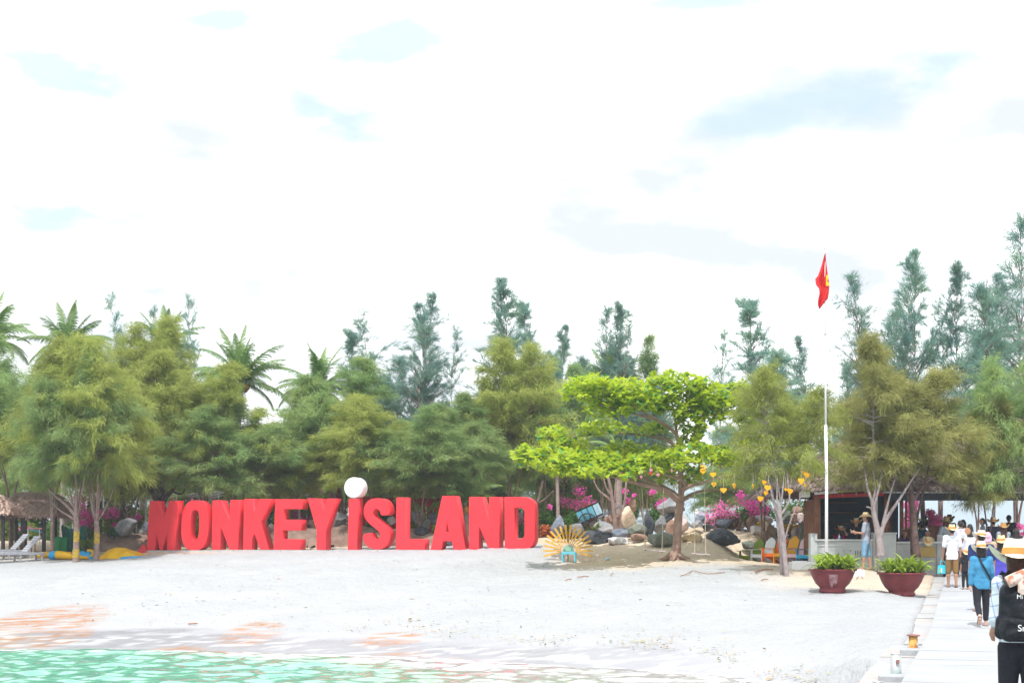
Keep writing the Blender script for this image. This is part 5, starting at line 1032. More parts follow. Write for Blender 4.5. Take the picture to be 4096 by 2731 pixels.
for (c, w_, d, lab, tu, ti, ri) in (
 (h9(318,240), 72, 48.6, 'leftmost yellow heart below a curled yellow strip', 0, 0, 0), (h9(433,278), 74, 48.6, 'yellow heart second from left, plain and upright', .1, 0, 0), (h9(442,388), 64, 48.6, 'yellow heart with a dark eyelet below the plain one', .3, 0, 1), (h9(553,456), 78, 48.6, 'broad low yellow heart over the bougainvillea', .05, 0, 0),
 (h9(675,405), 74, 48.4, 'narrow yellow heart turned aside over the bougainvillea', .95, 0, 0), (h9(890,410), 62, 48.2, 'thin yellow heart seen nearly edge on', 1.15, 0, 0), (h9(1017,366), 66, 47.6, 'yellow heart at the top of the cluster by the bare trunks', .2, .3, 0), (h9(1056,428), 86, 47.5, 'biggest yellow heart in front of the bare trunks', .1, .12, 0),
 (h9(1035,487), 62, 47.7, 'yellow heart right under the biggest one', .3, .25, 0), (h9(975,552), 80, 47.9, 'lowest yellow heart crossed by a thin branch', .2, .1, 0), (h9(1262,448), 46, 47.9, 'small yellow heart half hidden by the right bare stem', .5, 0, 0), (h9(1312,468), 88, 47.6, 'large yellow heart right of the bare stems', .6, .15, 0),
 (h9(1438,350), 90, 47.0, 'large yellow heart in the pair beside the flagpole', .35, 0, 0), (h9(1504,282), 80, 47.1, 'upper yellow heart nearest the flagpole', .3, .25, 0), (h9(1465,255), 60, 47.3, 'yellow heart at the back of the flagpole group', .8, -.2, 0), (h9(1482,396), 50, 47.2, 'small yellow heart lowest in the flagpole group', .9, .2, 0)):
    heart(*c, w_*(d-2.3)/d*1.05, d-2.3, HY, lab, tu, .35, ti, ri)
t = thing('curled_strip', 'curled yellow and white ribbon above the leftmost yellow heart', 'ribbon', P(*h9(316, 203), 46.3)); MB().tube(catmull([(-.06, 0, -.05), (.05, -.02, -.03), (.07, 0, .03), (0, .02, .06), (-.06, 0, .04)], 5), .03, 6).build('ribbon', HY, t, True)

# ------------------------------------------------------------------ coloured slatted chairs
def chair(name, x, y, rz, mat, label):
    t = thing('slatted_chair', label, 'chair', (x, y, gz(x, y)), rz, 'row of painted beach chairs')       # faces local -y
    R = Matrix.Rotation(radians(-17), 3, 'X'); hts = [.62, .70, .74, .74, .70, .62]
    for k in range(6):
        h = hts[k]; xx = -.225+k*.09; c = Vector((xx, .22, .30))+R @ Vector((0, 0, h/2)); top = [( -.042, -h/2), (.042, -h/2), (.042, h/2-.03+(.02 if k < 3 else -.02)), (0, h/2+.012), (-.042, h/2-.03+(-.02 if k < 3 else .02))]
        MB().prism(top, .02, Matrix.Translation(c) @ R.to_4x4()).build('back_slat', mat, t)
    for z in (.12, .48): MB().box(Vector((0, .245, .30))+R @ Vector((0, .0, z)), (.54, .025, .06), R).build('back_rail', mat, t)
    for k in range(5): MB().box((0, -.27+k*.105, .36-k*.018), (.54, .09, .02)).build('seat_slat', mat, t)
    MB().box((0, -.335, .33), (.60, .03, .12), None, .006).build('seat_front', mat, t)
    for s in (-1, 1):
        MB().box((s*.30, -.30, .27), (.035, .09, .56), None, .006).build('front_leg', mat, t)
        MB().box((s*.33, -.07, .565), (.11, .68, .025), None, .006).build('arm', mat, t)
        MB().bar((s*.28, -.32, .34), (s*.28, .52, .02), .03, .10).build('rear_leg', mat, t)
        MB().bar((s*.30, .24, .30), (s*.30, .27, .56), .035, .06, (0,1,0)).build('arm_post', mat, t)
CC = [('green', (.17,.25,.008), 'olive green slatted armchair, first of the coloured row'), ('white', (.78,.80,.82), 'white slatted armchair between the green and orange ones'), ('orange', (.80,.15,.01), 'orange slatted armchair behind the left bare trunk'), ('yellow', (.80,.40,.008), 'yellow slatted armchair right of the bare trunks'), ('pink', (.76,.54,.62), 'pale pink slatted armchair next to the blue one'), ('blue', (.03,.42,.74), 'sky blue slatted armchair, last of the coloured row')]
for i, (n, c, lab) in enumerate(CC):
    d = 56.6-i*.85; px = 3006+i*46.5; x = X(px, d); chair(n, x, d, radians(-58), pm('chair_'+n, c, tuple(v*.93 for v in c), 6, 0.5), lab)
t = thing('concrete_block', 'low white concrete block in front of the blue chair', 'block', (X(3205, 49), 49, gz(X(3205, 49), 49))); MB().box((0, 0, .08), (.72, .7, .28), None, .02).build('block_body', WHITE, t); MB().box((-.06, -.05, .235), (.42, .5, .03), None, .008).build('slab', WHITE, t)
t = thing('concrete_block', 'white concrete step beside the grey shirted man', 'block', (X(3420, 46.6), 46.6, gz(X(3420, 46.6), 46.6))); MB().box((0, 0, .05), (.5, .45, .24), None, .015).build('block_body', WHITE, t)

# ------------------------------------------------------------------ flagpole and flag
def flagpole():
    d = 45.0; b = P(3306, 2285, d); b.z = gz(b.x, d); t = thing('flagpole', 'tall white flagpole standing beside the kiosk', 'flagpole', b); z = lambda py: ZZ(py, d)-b.z; dx = lambda px: X(px, d)-b.x
    MB().tube([(0, 0, -.2), (0, 0, z(1900)), (dx(3303), 0, z(1700))], [.048, .045, .042], 14).build('lower_section', WHITE, t, True)
    MB().tube([(dx(3303), 0, z(1700)), (dx(3301), 0, z(1335))], [.030, .028], 12).build('middle_section', WHITE, t, True)
    MB().tube([(dx(3301), 0, z(1335)), (dx(3300), 0, z(998))], [.018, .015], 10).build('upper_section', WHITE, t, True)
    MB().tube([(dx(3301), 0, z(1338)), (dx(3301), 0, z(1331))], [.05, .05], 12).build('collar', GREYC, t); MB().ball((dx(3300), 0, z(996)), .025, 10, 6).build('finial', GREYC, t, True)
    for s in (-1, 1): MB().box((s*.085, -.02, .35), (.03, .05, .7)).build('base_clamp', RF, t)
    # the red flag hanging in folds round the pole, yellow star partly in view
    q = lambda x, y, dy: P(3240+x/5.6, 980+y/5.6, d+dy); f = thing('flag', 'red flag with a yellow star hanging limp from the pole', 'flag', q(345, 160, 0)); o = f.location.copy()
    rows = [(165,338,344,346), (300,300,342,356), (420,270,342,368), (560,225,340,386), (690,178,338,404), (760,118,338,415), (850,128,338,428), (900,142,338,432), (980,205,338,430), (1080,212,338,422), (1200,185,338,402), (1250,178,332,362), (1330,175,290,296), (1400,192,240,246), (1437,210,214,216)]
    n = 18; V = []
    for (y, a, m_, c) in rows:
        for i in range(n):
            u = i/(n-1); x = lerp(a, c, u); k = vnoise(np.array([u*3.1]), np.array([y*.004]), 2)[0]; dyy = -.09+.13*sin(u*9+y*.004)*(.3+y/1500)+.06*k; V.append(tuple(q(x, y, dyy)-o))
    FL = pm('flag_red', (0.80, 0.055, 0.05), (0.74, 0.03, 0.04), 2, 0.8, transl=0.35)
    cl = MB().add(V, [(r*n+i, r*n+i+1, (r+1)*n+i+1, (r+1)*n+i) for r in range(len(rows)-1) for i in range(n-1)]).build('cloth', FL, f, True)
    SY = pm('star_yellow', (0.82, 0.52, 0.01), None, 3, 0.7)
    st = [(358,690), (405,655), (412,740), (382,805), (432,860), (434,908), (360,915)]; vs = [tuple(q(x, y, -.22)-o) for x, y in st]+[tuple(q(x, y, -.215)-o) for x, y in st]; k = len(st)
    MB().add(vs, [tuple(range(k)), tuple(range(2*k-1, k-1, -1))]+[(i, (i+1) % k, k+(i+1) % k, k+i) for i in range(k)]).build('star', SY, f)
    MB().tube([q(208, 1437, -.1)-o, q(240, 1520, -.05)-o], .004, 4).build('cord', ROPE, f)
flagpole()

# ------------------------------------------------------------------ big glazed pots with strap leaved plants
POT = pm('oxblood_glaze', (0.145, 0.022, 0.028), (0.21, 0.042, 0.045), 2.2, 0.5, 0.15, 18, spec=.3); STAIN = pm('pot_whitish_stain', (0.40, 0.26, 0.28), (0.24, 0.08, 0.09), 9, 0.7); SOIL = pm('dark_soil', (0.03, 0.03, 0.035), (0.06, 0.055, 0.05), 12, 0.95, 0.6, 30)
STRAP = [pm('strap_leaf', (0.16, 0.27, 0.02), (0.26, 0.36, 0.03), 2.5, 0.45, transl=0.3, rand=.18), pm('strap_leaf_pale', (0.34, 0.44, 0.05), (0.30, 0.40, 0.06), 2.5, 0.45, transl=0.3, rand=.1)]
def strap_mesh(L, wd, bend):
    V = []; F_ = []; p = Vector((0, 0, 0)); a = 1.35
    n = 7
    for i in range(n):
        k = sin(pi*min(1, .12+.88*i/(n-1)))**.7 if i < n-1 else .05; V += [(p.x, -wd/2*k, p.z+.012*k), (p.x, 0, p.z), (p.x, wd/2*k, p.z+.012*k)]; p = p+Vector((cos(a), 0, sin(a)))*L/(n-1); a -= bend/(n-1)*(.6+.8*i/n)
    for i in range(n-1):
        for j in (0, 1): F_.append((i*3+j, i*3+j+1, (i+1)*3+j+1, (i+1)*3+j))
    return MB().add(V, F_).mesh('leaf', True)
STR = [strap_mesh(.46, .062, 1.7), strap_mesh(.52, .07, 2.2), strap_mesh(.38, .06, 1.2)]
def pot(px, py, d, rtop, h, label, plabel, seed):
    rng = random.Random(seed); x = X(px, d); z = gz(x, d)-.02; t = thing('plant_pot', label, 'pot', (x, d, z), 0, 'large oxblood pots by the jetty')
    r = rtop; pr = [(.05, 0), (r*.50, 0), (r*.56, .02), (r*.57, .09), (r*.52, .115), (r*.55, .16), (r*.70, .26), (r*.82, .40), (r*.90, h-.13), (r*.92, h-.10), (r*.93, h-.06), (r*1.0, h-.05), (r*1.02, h-.02), (r*1.0, h), (r*.93, h), (r*.90, h-.03), (r*.80, h-.12), (.02, h-.10)]
    MB().lathe(pr[:-2], 48).build('pot_body', POT, t, True); MB().lathe([(.02, h-.12), (r*.895, h-.12), (r*.895, h-.09), (.02, h-.05)], 32).build('soil', SOIL, t, True)
    if seed == 1:
        V = []; n = 14
        for j in range(8):
            for i in range(n):
                a = -pi/2-.38+.42*i/(n-1); hh = h-.14-j*.048*(.55+.45*float(vnoise(np.array([i*.6]), np.array([3.]), 2)[0])*1.6); rr = float(np.interp(hh, [p[1] for p in pr[5:10]], [p[0] for p in pr[5:10]]))+.004; V.append((rr*cos(a), rr*sin(a), hh))
        MB().add(V, [(j*n+i, j*n+i+1, (j+1)*n+i+1, (j+1)*n+i) for j in range(7) for i in range(n-1)]).build('limescale_stain', STAIN, t, True)
    p = thing('potted_plant', plabel, 'plant', (x, d, z+h-.08), 0, 'strap leaved plants in the pots')
    for k in range(34):
        a = rng.uniform(0, 2*pi); q = sqrt(rng.random())*r*.78; cx, cy = q*cos(a), q*sin(a)
        for j in range(7):
            m = STR[rng.randrange(3)]; o = link('leaf', with_mat(m, STRAP[1] if rng.random() < .22 else STRAP[0]), None, p); o.location = (cx, cy, .02+.10*(1-q/r)*rng.random()); o.rotation_euler = (rng.uniform(-.2, .2), rng.uniform(-.2, .75), j*.9+rng.uniform(-.4, .4)+a); s = rng.uniform(.95, 1.5)*(1.15-.22*q/r); o.scale = (s, s, s)
pot(3330, 2368, 41.6, .66, .66, 'oxblood glazed pot with a whitish stain on its side', 'strap leaved plant filling the stained pot', 1)
pot(3606, 2360, 41.6, .66, .66, 'clean oxblood glazed pot nearer the jetty', 'strap leaved plant in the clean pot beside the jetty', 2)

# ------------------------------------------------------------------ thatched kiosk
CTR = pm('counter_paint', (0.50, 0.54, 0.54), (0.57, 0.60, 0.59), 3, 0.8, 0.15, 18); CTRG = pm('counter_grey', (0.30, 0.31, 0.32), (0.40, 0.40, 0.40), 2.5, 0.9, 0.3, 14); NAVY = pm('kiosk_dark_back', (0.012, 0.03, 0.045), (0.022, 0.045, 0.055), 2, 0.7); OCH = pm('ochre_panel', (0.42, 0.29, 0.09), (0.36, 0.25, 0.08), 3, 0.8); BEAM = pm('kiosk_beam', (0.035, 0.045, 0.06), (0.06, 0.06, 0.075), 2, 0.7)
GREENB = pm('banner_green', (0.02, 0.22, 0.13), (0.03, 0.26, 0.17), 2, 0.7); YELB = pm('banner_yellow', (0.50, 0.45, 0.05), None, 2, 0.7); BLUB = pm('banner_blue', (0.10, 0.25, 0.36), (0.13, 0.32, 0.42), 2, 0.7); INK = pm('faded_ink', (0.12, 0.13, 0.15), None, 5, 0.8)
THATCH2 = pm('thatch_kiosk', (0.24, 0.165, 0.14), (0.40, 0.31, 0.28), 3, 0.95, 0.8, 30)
def kiosk():
    d = 50.0; b = P(3440, 2280, d); b.z = gz(b.x, d); t = thing('kiosk', 'thatched beach kiosk with pale counter and dark interior', 'kiosk', b)
    L = lambda px, dy=0: X(px, d+dy)-b.x; z = lambda py, dy=0: ZZ(py, d+dy)-b.z
    H = z(2163); MB().box(((L(3262)+L(3492))/2, .2, H/2-.1), (L(3492)-L(3262), .40, H+.2)).build('counter_wall', CTR, t)
    MB().box(((L(3258)+L(3494))/2, .17, H+.03), (L(3494)-L(3258), .52, .06), None, .01).build('counter_top', CTR, t)
    for p0, p1 in ((3268, 3370), (3382, 3486)):
        for (a, c, w_, h_) in (((p0+p1)/2, z(2180), L(p1)-L(p0), .05), ): MB().box((L(a), -.012, c), (w_, .03, h_)).build('panel_moulding', CTR, t)
        for pp in (p0, p1): MB().box((L(pp), -.014, z(2218)), (.05, .03, z(2180)-z(2256))).build('panel_moulding', CTR, t)
    for k, px in enumerate((3422, 3431, 3441)): MB().box((L(px), -.006, z(2213)), (.022, .014, .19)).build('painted_stroke', INK, t)
    for px, py in ((3373, 2200), (3401, 2201), (3446, 2236), (3500, 2206)): MB().box((L(px), -.018, z(py)), (.022, .012, .05)).build('painted_stroke', INK, t)
    MB().box((L(3255), .15, z(2132)/2-.1), (.22, .4, z(2132)+.2), None, .01).build('corner_pillar', CTR, t)
    MB().box(((L(3492)+L(3582))/2, .12, z(2135)/2-.1), (L(3582)-L(3492), .44, z(2135)+.2), None, .01).build('counter_wall', CTR, t); MB().box(((L(3490)+L(3584))/2, .1, z(2135)+.025), (L(3584)-L(3490), .54, .06), None, .01).build('counter_top', CTR, t)
    x0, x1 = L(3582), L(3764); MB().box(((x0+x1)/2, .1, z(2172)/2-.15), (x1-x0-.01, .40, z(2172)+.3)).build('side_wall', CTRG, t); MB().box(((x0+x1)/2+.01, .08, z(2172)+.03), (x1-x0+.02, .52, .06), None, .01).build('side_wall_top', CTR, t)
    MB().box((L(3704), -.115, z(2206)), (.56, .03, .35), None, .006).build('ochre_panel', OCH, t)
    MB().box((L(3756), -.12, .3), (.2, .06, 1.6)).build('grey_pier', CTRG, t)
    # posts
    for px, dy in ((3266, .35), (3545, .55)): MB().box((L(px, dy), dy, z(1960)/2+.5), (.13, .13, z(1960)+1.0)).build('post', WOOD, t)
    for px, dy in ((3606, 1.2), (3624, 1.3), (3560, 2.5)): MB().box((L(px, dy), dy, z(1990, dy)/2), (.06 if px == 3624 else .12, .08, z(1990, dy)+.1)).build('post', WOOD, t)
    for px in (4130,): MB().box((L(px, 9), 9, z(1985, 9)/2), (.14, .14, z(1985, 9)+.2)).build('post', WOOD, t)
    # dark back wall with shelves of goods
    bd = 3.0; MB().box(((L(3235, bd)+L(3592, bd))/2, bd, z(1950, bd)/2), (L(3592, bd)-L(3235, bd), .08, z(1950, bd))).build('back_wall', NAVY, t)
    for py in (2010, 2050, 2092): MB().box(((L(3290, bd)+L(3420, bd))/2, bd-.22, z(py, bd)), (L(3420, bd)-L(3290, bd), .3, .03)).build('shelf', WOOD, t)
    MB().box((L(3478, bd), bd-.2, z(2060, bd)/2), (.05, .3, z(2000, bd))).build('shelf_side', WOOD, t)
    MB().box((L(3250, 1.5), 1.6, z(2000, 1.5)/2), (.06, 2.6, z(1990))).build('end_wall', WOOD, t)
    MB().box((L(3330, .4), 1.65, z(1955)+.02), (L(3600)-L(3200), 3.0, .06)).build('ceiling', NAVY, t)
    # fascia: white strip, yellow strip, blue sign, beam over the walkway
    MB().bar((L(3262), .18, z(1972)), (L(3355), .18, z(1965)), .06, .09).build('white_fascia', WHITE, t); MB().bar((L(3357), .18, z(1965)), (L(3525), .18, z(1955)), .06, .07).build('yellow_fascia', YELB, t)
    MB().bar((L(3262), .34, z(1985)), (L(3545), .34, z(1974)), .05, .12).build('dark_red_fascia', RF, t); MB().box((L(3568), .1, z(1955)), (.5, .04, .17)).build('blue_board', BLUB, t)
    MB().box((L(3225), .3, z(1975)), (.32, .3, .2), None, .02).build('air_unit', WHITE, t)
    MB().box(((L(3560)+L(4250))/2, .35, z(1985)), (L(4250)-L(3560), .16, z(1970)-z(2000))).build('walkway_beam', BEAM, t)
    MB().box(((L(3540)+L(4250))/2, .26, z(1968)), (L(4250)-L(3540), .03, .03)).build('white_trim', WHITE, t)
    for px0, px1, m in ((3640, 3672, GREENB), (3702, 3742, YELB), (3744, 3800, GREENB), (3802, 4240, BLUB), (3580, 3600, YELB)): MB().box(((L(px0)+L(px1))/2, .30, z(1958)), (L(px1)-L(px0)-.02, .05, .14)).build('banner_piece', m, t)
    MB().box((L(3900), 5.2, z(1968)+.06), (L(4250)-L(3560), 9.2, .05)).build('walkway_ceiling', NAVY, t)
    for i in range(60):
        px = 3800+i*7.2; MB().box((L(px), .25, z(1952)-random.uniform(0, .03)), (.05, .012, .07)).build('fringe_tag', RF, t) if i % 2 == 0 else None
    # roof
    thatch_roof(t, L(4330)-L(3185), 11.0, z(1760, 5)-z(1944), 4.2, 6500, 8, THATCH2, ((L(4330)+L(3185))/2, 5.0, z(1944)), (.22, .42))
kiosk()
# ------------------------------------------------------------------ people: one blended surface per body, clothes as shells over it
def surface_nets(Vv, org, h):
    Sg = Vv < 0; n = np.array(Vv.shape)-1; cs = [(i, j, k) for i in (0, 1) for j in (0, 1) for k in (0, 1)]
    sl = lambda A, c: A[c[0]:c[0]+n[0], c[1]:c[1]+n[1], c[2]:c[2]+n[2]]
    cnt = sum(sl(Sg, c).astype(np.int8) for c in cs); act = (cnt > 0) & (cnt < 8); idx = -np.ones(tuple(n), np.int64); m = int(act.sum()); idx[act] = np.arange(m)
    pos = np.zeros((m, 3)); num = np.zeros(m)
    for a in range(8):
        for b in range(a+1, 8):
            ca, cb = np.array(cs[a]), np.array(cs[b])
            if np.abs(ca-cb).sum() != 1: continue
            va = sl(Vv, cs[a])[act]; vb = sl(Vv, cs[b])[act]; x = (va < 0) != (vb < 0); t = np.where(x, va/(va-vb+1e-12), 0); pos[x] += ca+t[x, None]*(cb-ca); num += x
    pos = pos/num[:, None]+np.argwhere(act); pos = pos*h+org; Q = []
    for ax in range(3):
        o = [1, 1, 1]; o[ax] = 0; A = Sg[tuple(slice(o[i], n[i]) for i in range(3))]; e = [0, 0, 0]; e[ax] = 1; B = Sg[tuple(slice(o[i]+e[i], n[i]+e[i]) for i in range(3))]
        x = np.argwhere(A != B)+o; sgn = A[A != B]; u, v = [(1, 2), (2, 0), (0, 1)][ax]; du = np.zeros(3, int); dv = np.zeros(3, int); du[u] = 1; dv[v] = 1
        g = lambda q: idx[q[:, 0], q[:, 1], q[:, 2]]; q4 = np.stack([g(x-du-dv), g(x-dv), g(x), g(x-du)], 1); q4[~sgn] = q4[~sgn][:, ::-1]; Q.append(q4)
    return pos, np.concatenate(Q)
def sdf_mesh(name, caps, h, k=0.02, cut=None):
    """caps: (a, b, ra, rb) tapered capsules, smoothly blended into one skin; cut: function clipping the field"""
    A = np.array([c[0] for c in caps]); B = np.array([c[1] for c in caps]); r = np.array([[c[2], c[3]] for c in caps]); pad = r.max()+2*h+k
    lo = np.minimum(A, B).min(0)-pad; hi = np.maximum(A, B).max(0)+pad; n = np.ceil((hi-lo)/h).astype(int)+1; F_ = np.full(tuple(n), 0.5, np.float32); ax = [lo[i]+np.arange(n[i])*h for i in range(3)]
    for a, b, (ra, rb) in zip(A, B, r):
        p = max(ra, rb)+k*2+2*h; s = [slice(max(0, int((min(a[i], b[i])-p-lo[i])/h)), min(n[i], int((max(a[i], b[i])+p-lo[i])/h)+2)) for i in range(3)]
        X_, Y_, Z_ = np.meshgrid(ax[0][s[0]], ax[1][s[1]], ax[2][s[2]], indexing='ij', sparse=True); d = b-a; L2 = max(1e-9, d @ d); t = np.clip(((X_-a[0])*d[0]+(Y_-a[1])*d[1]+(Z_-a[2])*d[2])/L2, 0, 1)
        D = np.sqrt((X_-a[0]-t*d[0])**2+(Y_-a[1]-t*d[1])**2+(Z_-a[2]-t*d[2])**2)-(ra+(rb-ra)*t); o = F_[s[0], s[1], s[2]]; hh = np.clip(.5+.5*(o-D)/k, 0, 1); F_[s[0], s[1], s[2]] = o*(1-hh)+D*hh-k*hh*(1-hh)
    if cut is not None:
        X_, Y_, Z_ = np.meshgrid(*ax, indexing='ij', sparse=True); F_ = np.maximum(F_, cut(X_, Y_, Z_))
    V, Q = surface_nets(F_, lo, h); return npmesh(name, V, Q, True)
SKIN = pm('skin', (0.46, 0.24, 0.155), (0.40, 0.20, 0.13), 6, 0.55, rand=.12); SKINL = pm('skin_light', (0.60, 0.36, 0.27), (0.55, 0.31, 0.23), 6, 0.55)
HAIR = pm('black_hair', (0.012, 0.010, 0.012), (0.025, 0.018, 0.016), 30, 0.4, 0.3, 90); HAIRB = pm('dark_brown_hair', (0.05, 0.016, 0.012), (0.085, 0.03, 0.022), 26, 0.4, 0.4, 80)
STRAW = pm('straw', (0.74, 0.62, 0.36), (0.66, 0.52, 0.28), 22, 0.8, 0.4, 70); STRAWW = pm('pale_straw', (0.80, 0.74, 0.60), (0.74, 0.66, 0.50), 22, 0.8, 0.4, 70); HBAND = pm('orange_hat_band', (0.80, 0.27, 0.07), None, 6, 0.7); FELT = pm('brown_felt', (0.20, 0.075, 0.035), None, 6, 0.8); FELTD = pm('dark_felt', (0.03, 0.028, 0.035), None, 6, 0.8); KHK = pm('khaki_felt', (0.36, 0.27, 0.12), None, 6, 0.8)
SOLE = pm('brown_sandal', (0.15, 0.085, 0.07), None, 6, 0.7); SHOE = pm('grey_shoe', (0.20, 0.17, 0.17), None, 6, 0.7)
def cloth(n, c, v=.85): return pm('cloth_'+n, c, tuple(x*v for x in c), 5, 0.85, 0.35, 14)
def hat_mesh(H, style):
    R = .098*H/1.7; mb = MB()
    prof = [(R*.05, .115), (R*.45, .122), (R*.74, .118), (R*.84, .10), (R*.93, .05), (R*1.0, .0), (R*1.02, -.012)]
    n = 28; o = []
    for r, z in prof:
        for i in range(n):
            a = 2*pi*i/n; dent = -.030*max(0, cos(a*2-pi))*(1 if z > .09 else 0)*(r/R); o.append((r*cos(a)*.92, r*sin(a)*1.08, z+(-.022 if r < R*.5 and style != 'flat' else 0)+dent*.5))
    brim = 1.95 if style == 'wide' else 1.78
    for r in (R*1.3, R*1.55, R*brim):
        f = (r/R-1)/(brim-1)
        for i in range(n):
            a = 2*pi*i/n; up = .075*f**2*abs(cos(a))**2.2-.038*f*abs(sin(a))**2; o.append((r*cos(a)*.97, r*sin(a)*1.05, -.012+up))
    m = len(prof)+3; fs = [(i*n+k, i*n+(k+1) % n, (i+1)*n+(k+1) % n, (i+1)*n+k) for i in range(m-1) for k in range(n)]+[tuple(range(n))[::-1]]
    return MB().add(o, fs).mesh('hat', True), R
def add_hat(parent, c, H, mat, band=HBAND, style='wide', tilt=(0, 0), sc=1.0):
    me, R = hat_mesh(H, style); h = link('hat', me, mat, parent); h.location = c; h.rotation_euler = (tilt[0], tilt[1], 0); h.scale = (sc, sc, sc)
    if band:
        b = MB(); n = 28; V = [(r*cos(2*pi*i/n)*.93, r*sin(2*pi*i/n)*1.09, z) for r, z in ((R*1.035, -.004), (R*.985, .042)) for i in range(n)]; b.add(V, [(i, (i+1) % n, n+(i+1) % n, n+i) for i in range(n)]).build('hat_band', band, h, True)
    return h
def V3(*a): return np.array(a, float)
def person(label, x, y, z, rz, H=1.68, shirt=None, sleeve=.5, pants=None, leg=.9, hat=None, hair='short', hairm=None, skin=None, hero=False, larm=(0, .12, .15), rarm=(0, .12, .15), lleg=(0, 0), rleg=(0, 0), sit=False, dress=None, shoes=SOLE, build=1.0, lean=0.0, female=False, hatkw=None, hem=-.10):
    """faces local +y; limbs posed from joint angles (radians): arm = (forward swing, outward, elbow bend), leg = (thigh swing, knee bend)"""
    skin = skin or SKIN; t = thing('person', label, 'person', (x, y, z), rz, 'visitors'); s = H/1.70; h = .0085 if hero else .013
    sw = (.165 if female else .195)*s*build; hw = .095*s*build; hipz = .90*s if not sit else .47*s; ank = .075*s; thl = .41*s; shl = .405*s
    P0 = V3(0, 0, hipz); ln = V3(0, sin(lean), cos(lean))
    pel = P0+V3(0, 0, .03*s); wai = pel+ln*.15*s; che = pel+ln*.34*s; shc = pel+ln*.50*s; nek = pel+ln*.555*s; hd = pel+ln*.685*s+V3(0, .015*s, 0)
    torso = []
    for sg in (-1, 1):
        torso += [(pel+V3(sg*hw*.55, 0, -.03), wai+V3(sg*hw*.42, 0, 0), .095*s*build, .085*s*build), (wai+V3(sg*hw*.42, 0, 0), che+V3(sg*hw*.62, .005, 0), .085*s*build, .098*s*build), (che+V3(sg*hw*.62, 0, 0), shc+V3(sg*sw*.62, 0, -.03), .098*s*build, .066*s)]
    arms = []; hands = []; hp = {}
    for nm, sg, (fw, out, el) in (('l', -1, larm), ('r', 1, rarm)):
        sh = shc+V3(sg*sw*.93, 0, -.01); d = V3(sg*sin(out), sin(fw)*cos(out), -cos(fw)*cos(out)); e = sh+d*.285*s; d2 = V3(sg*sin(out)*.35, sin(fw+el), -cos(fw+el)); d2 /= np.linalg.norm(d2); wr = e+d2*.245*s; arms.append((sg, sh, e, wr)); hp[nm] = wr+d2*.09*s
        pal = wr+d2*.055*s; hands.append((wr, pal, .026*s, .030*s)); sx = np.cross(d2, V3(sg, 0, 0)); sx = sx/(np.linalg.norm(sx)+1e-9)
        for k in range(4):
            b_ = pal+sx*(k-1.5)*.0165*s+d2*.022*s; m_ = b_+d2*(.030, .036, .034, .026)[k]*s+V3(-sg*.006, 0, 0); hands += [(b_, m_, .0095*s, .009*s), (m_, m_+d2*.028*s+V3(-sg*.014*s, 0, 0), .009*s, .008*s)]
        tb = wr+d2*.03*s+sx*.028*s; hands += [(tb, tb+(d2*.7+sx*.6+V3(-sg*.35, 0, 0))*.035*s, .011*s, .0095*s), (tb+(d2*.7+sx*.6+V3(-sg*.35, 0, 0))*.035*s, tb+(d2+sx*.35+V3(-sg*.4, 0, 0))*.058*s, .0095*s, .0085*s)]
    legs = []
    for sg, (th, kn) in ((-1, lleg), (1, rleg)):
        hj = P0+V3(sg*hw*.86, 0, 0)
        if sit: th, kn = 1.45+th, 1.5+kn
        d = V3(sg*.03, sin(th), -cos(th)); k_ = hj+d*thl; d2 = V3(0, sin(th-kn), -cos(th-kn)); a_ = k_+d2*shl; f = V3(0, cos(th-kn), sin(th-kn)); legs.append((hj, k_, a_, f))
    # keep the lower foot on the ground
    dz = ank-min(l[2][2] for l in legs); 
    head = [(nek-ln*.04*s, nek+ln*.05*s, .053*s, .050*s), (hd+V3(0, .022, -.055)*s, hd+V3(0, .005, .03)*s, .056*s, .082*s), (hd+V3(0, -.012, .02)*s, hd+V3(0, .012, .045)*s, .083*s, .078*s), (hd+V3(0, .088, -.012)*s, hd+V3(0, .078, .018)*s, .013*s, .008*s)]
    for sg in (-1, 1): head.append((hd+V3(sg*.083, -.005, -.012)*s, hd+V3(sg*.087, -.008, .02)*s, .010*s, .013*s))
    head.append((hd+V3(-.02, .072, -.062)*s, hd+V3(.02, .072, -.062)*s, .011*s, .011*s))
    body = torso+head+hands
    for sg, sh, e, wr in arms: body += [(shc+V3(sg*sw*.6, 0, -.015), sh, .055*s, .052*s), (sh, e, .047*s*build, .037*s), (e, wr, .038*s, .025*s)]
    for hj, k_, a_, f in legs: body += [(hj, k_, .083*s*build, .053*s), (k_, k_+(a_-k_)*.35, .052*s, .051*s), (k_+(a_-k_)*.35, a_, .051*s, .033*s), (a_+V3(0, 0, -.035)*s, a_+f*.10*s-V3(0, 0, .042)*s, .032*s, .028*s), (a_+f*.10*s-V3(0, 0, .042)*s, a_+f*.155*s-V3(0, 0, .05)*s, .030*s, .020*s)]
    t.location.z = z+dz-(ank-.075*s)
    bm_ = sdf_mesh('body', body, h, .022*s); link('body', bm_, skin, t)
    o = .016*s
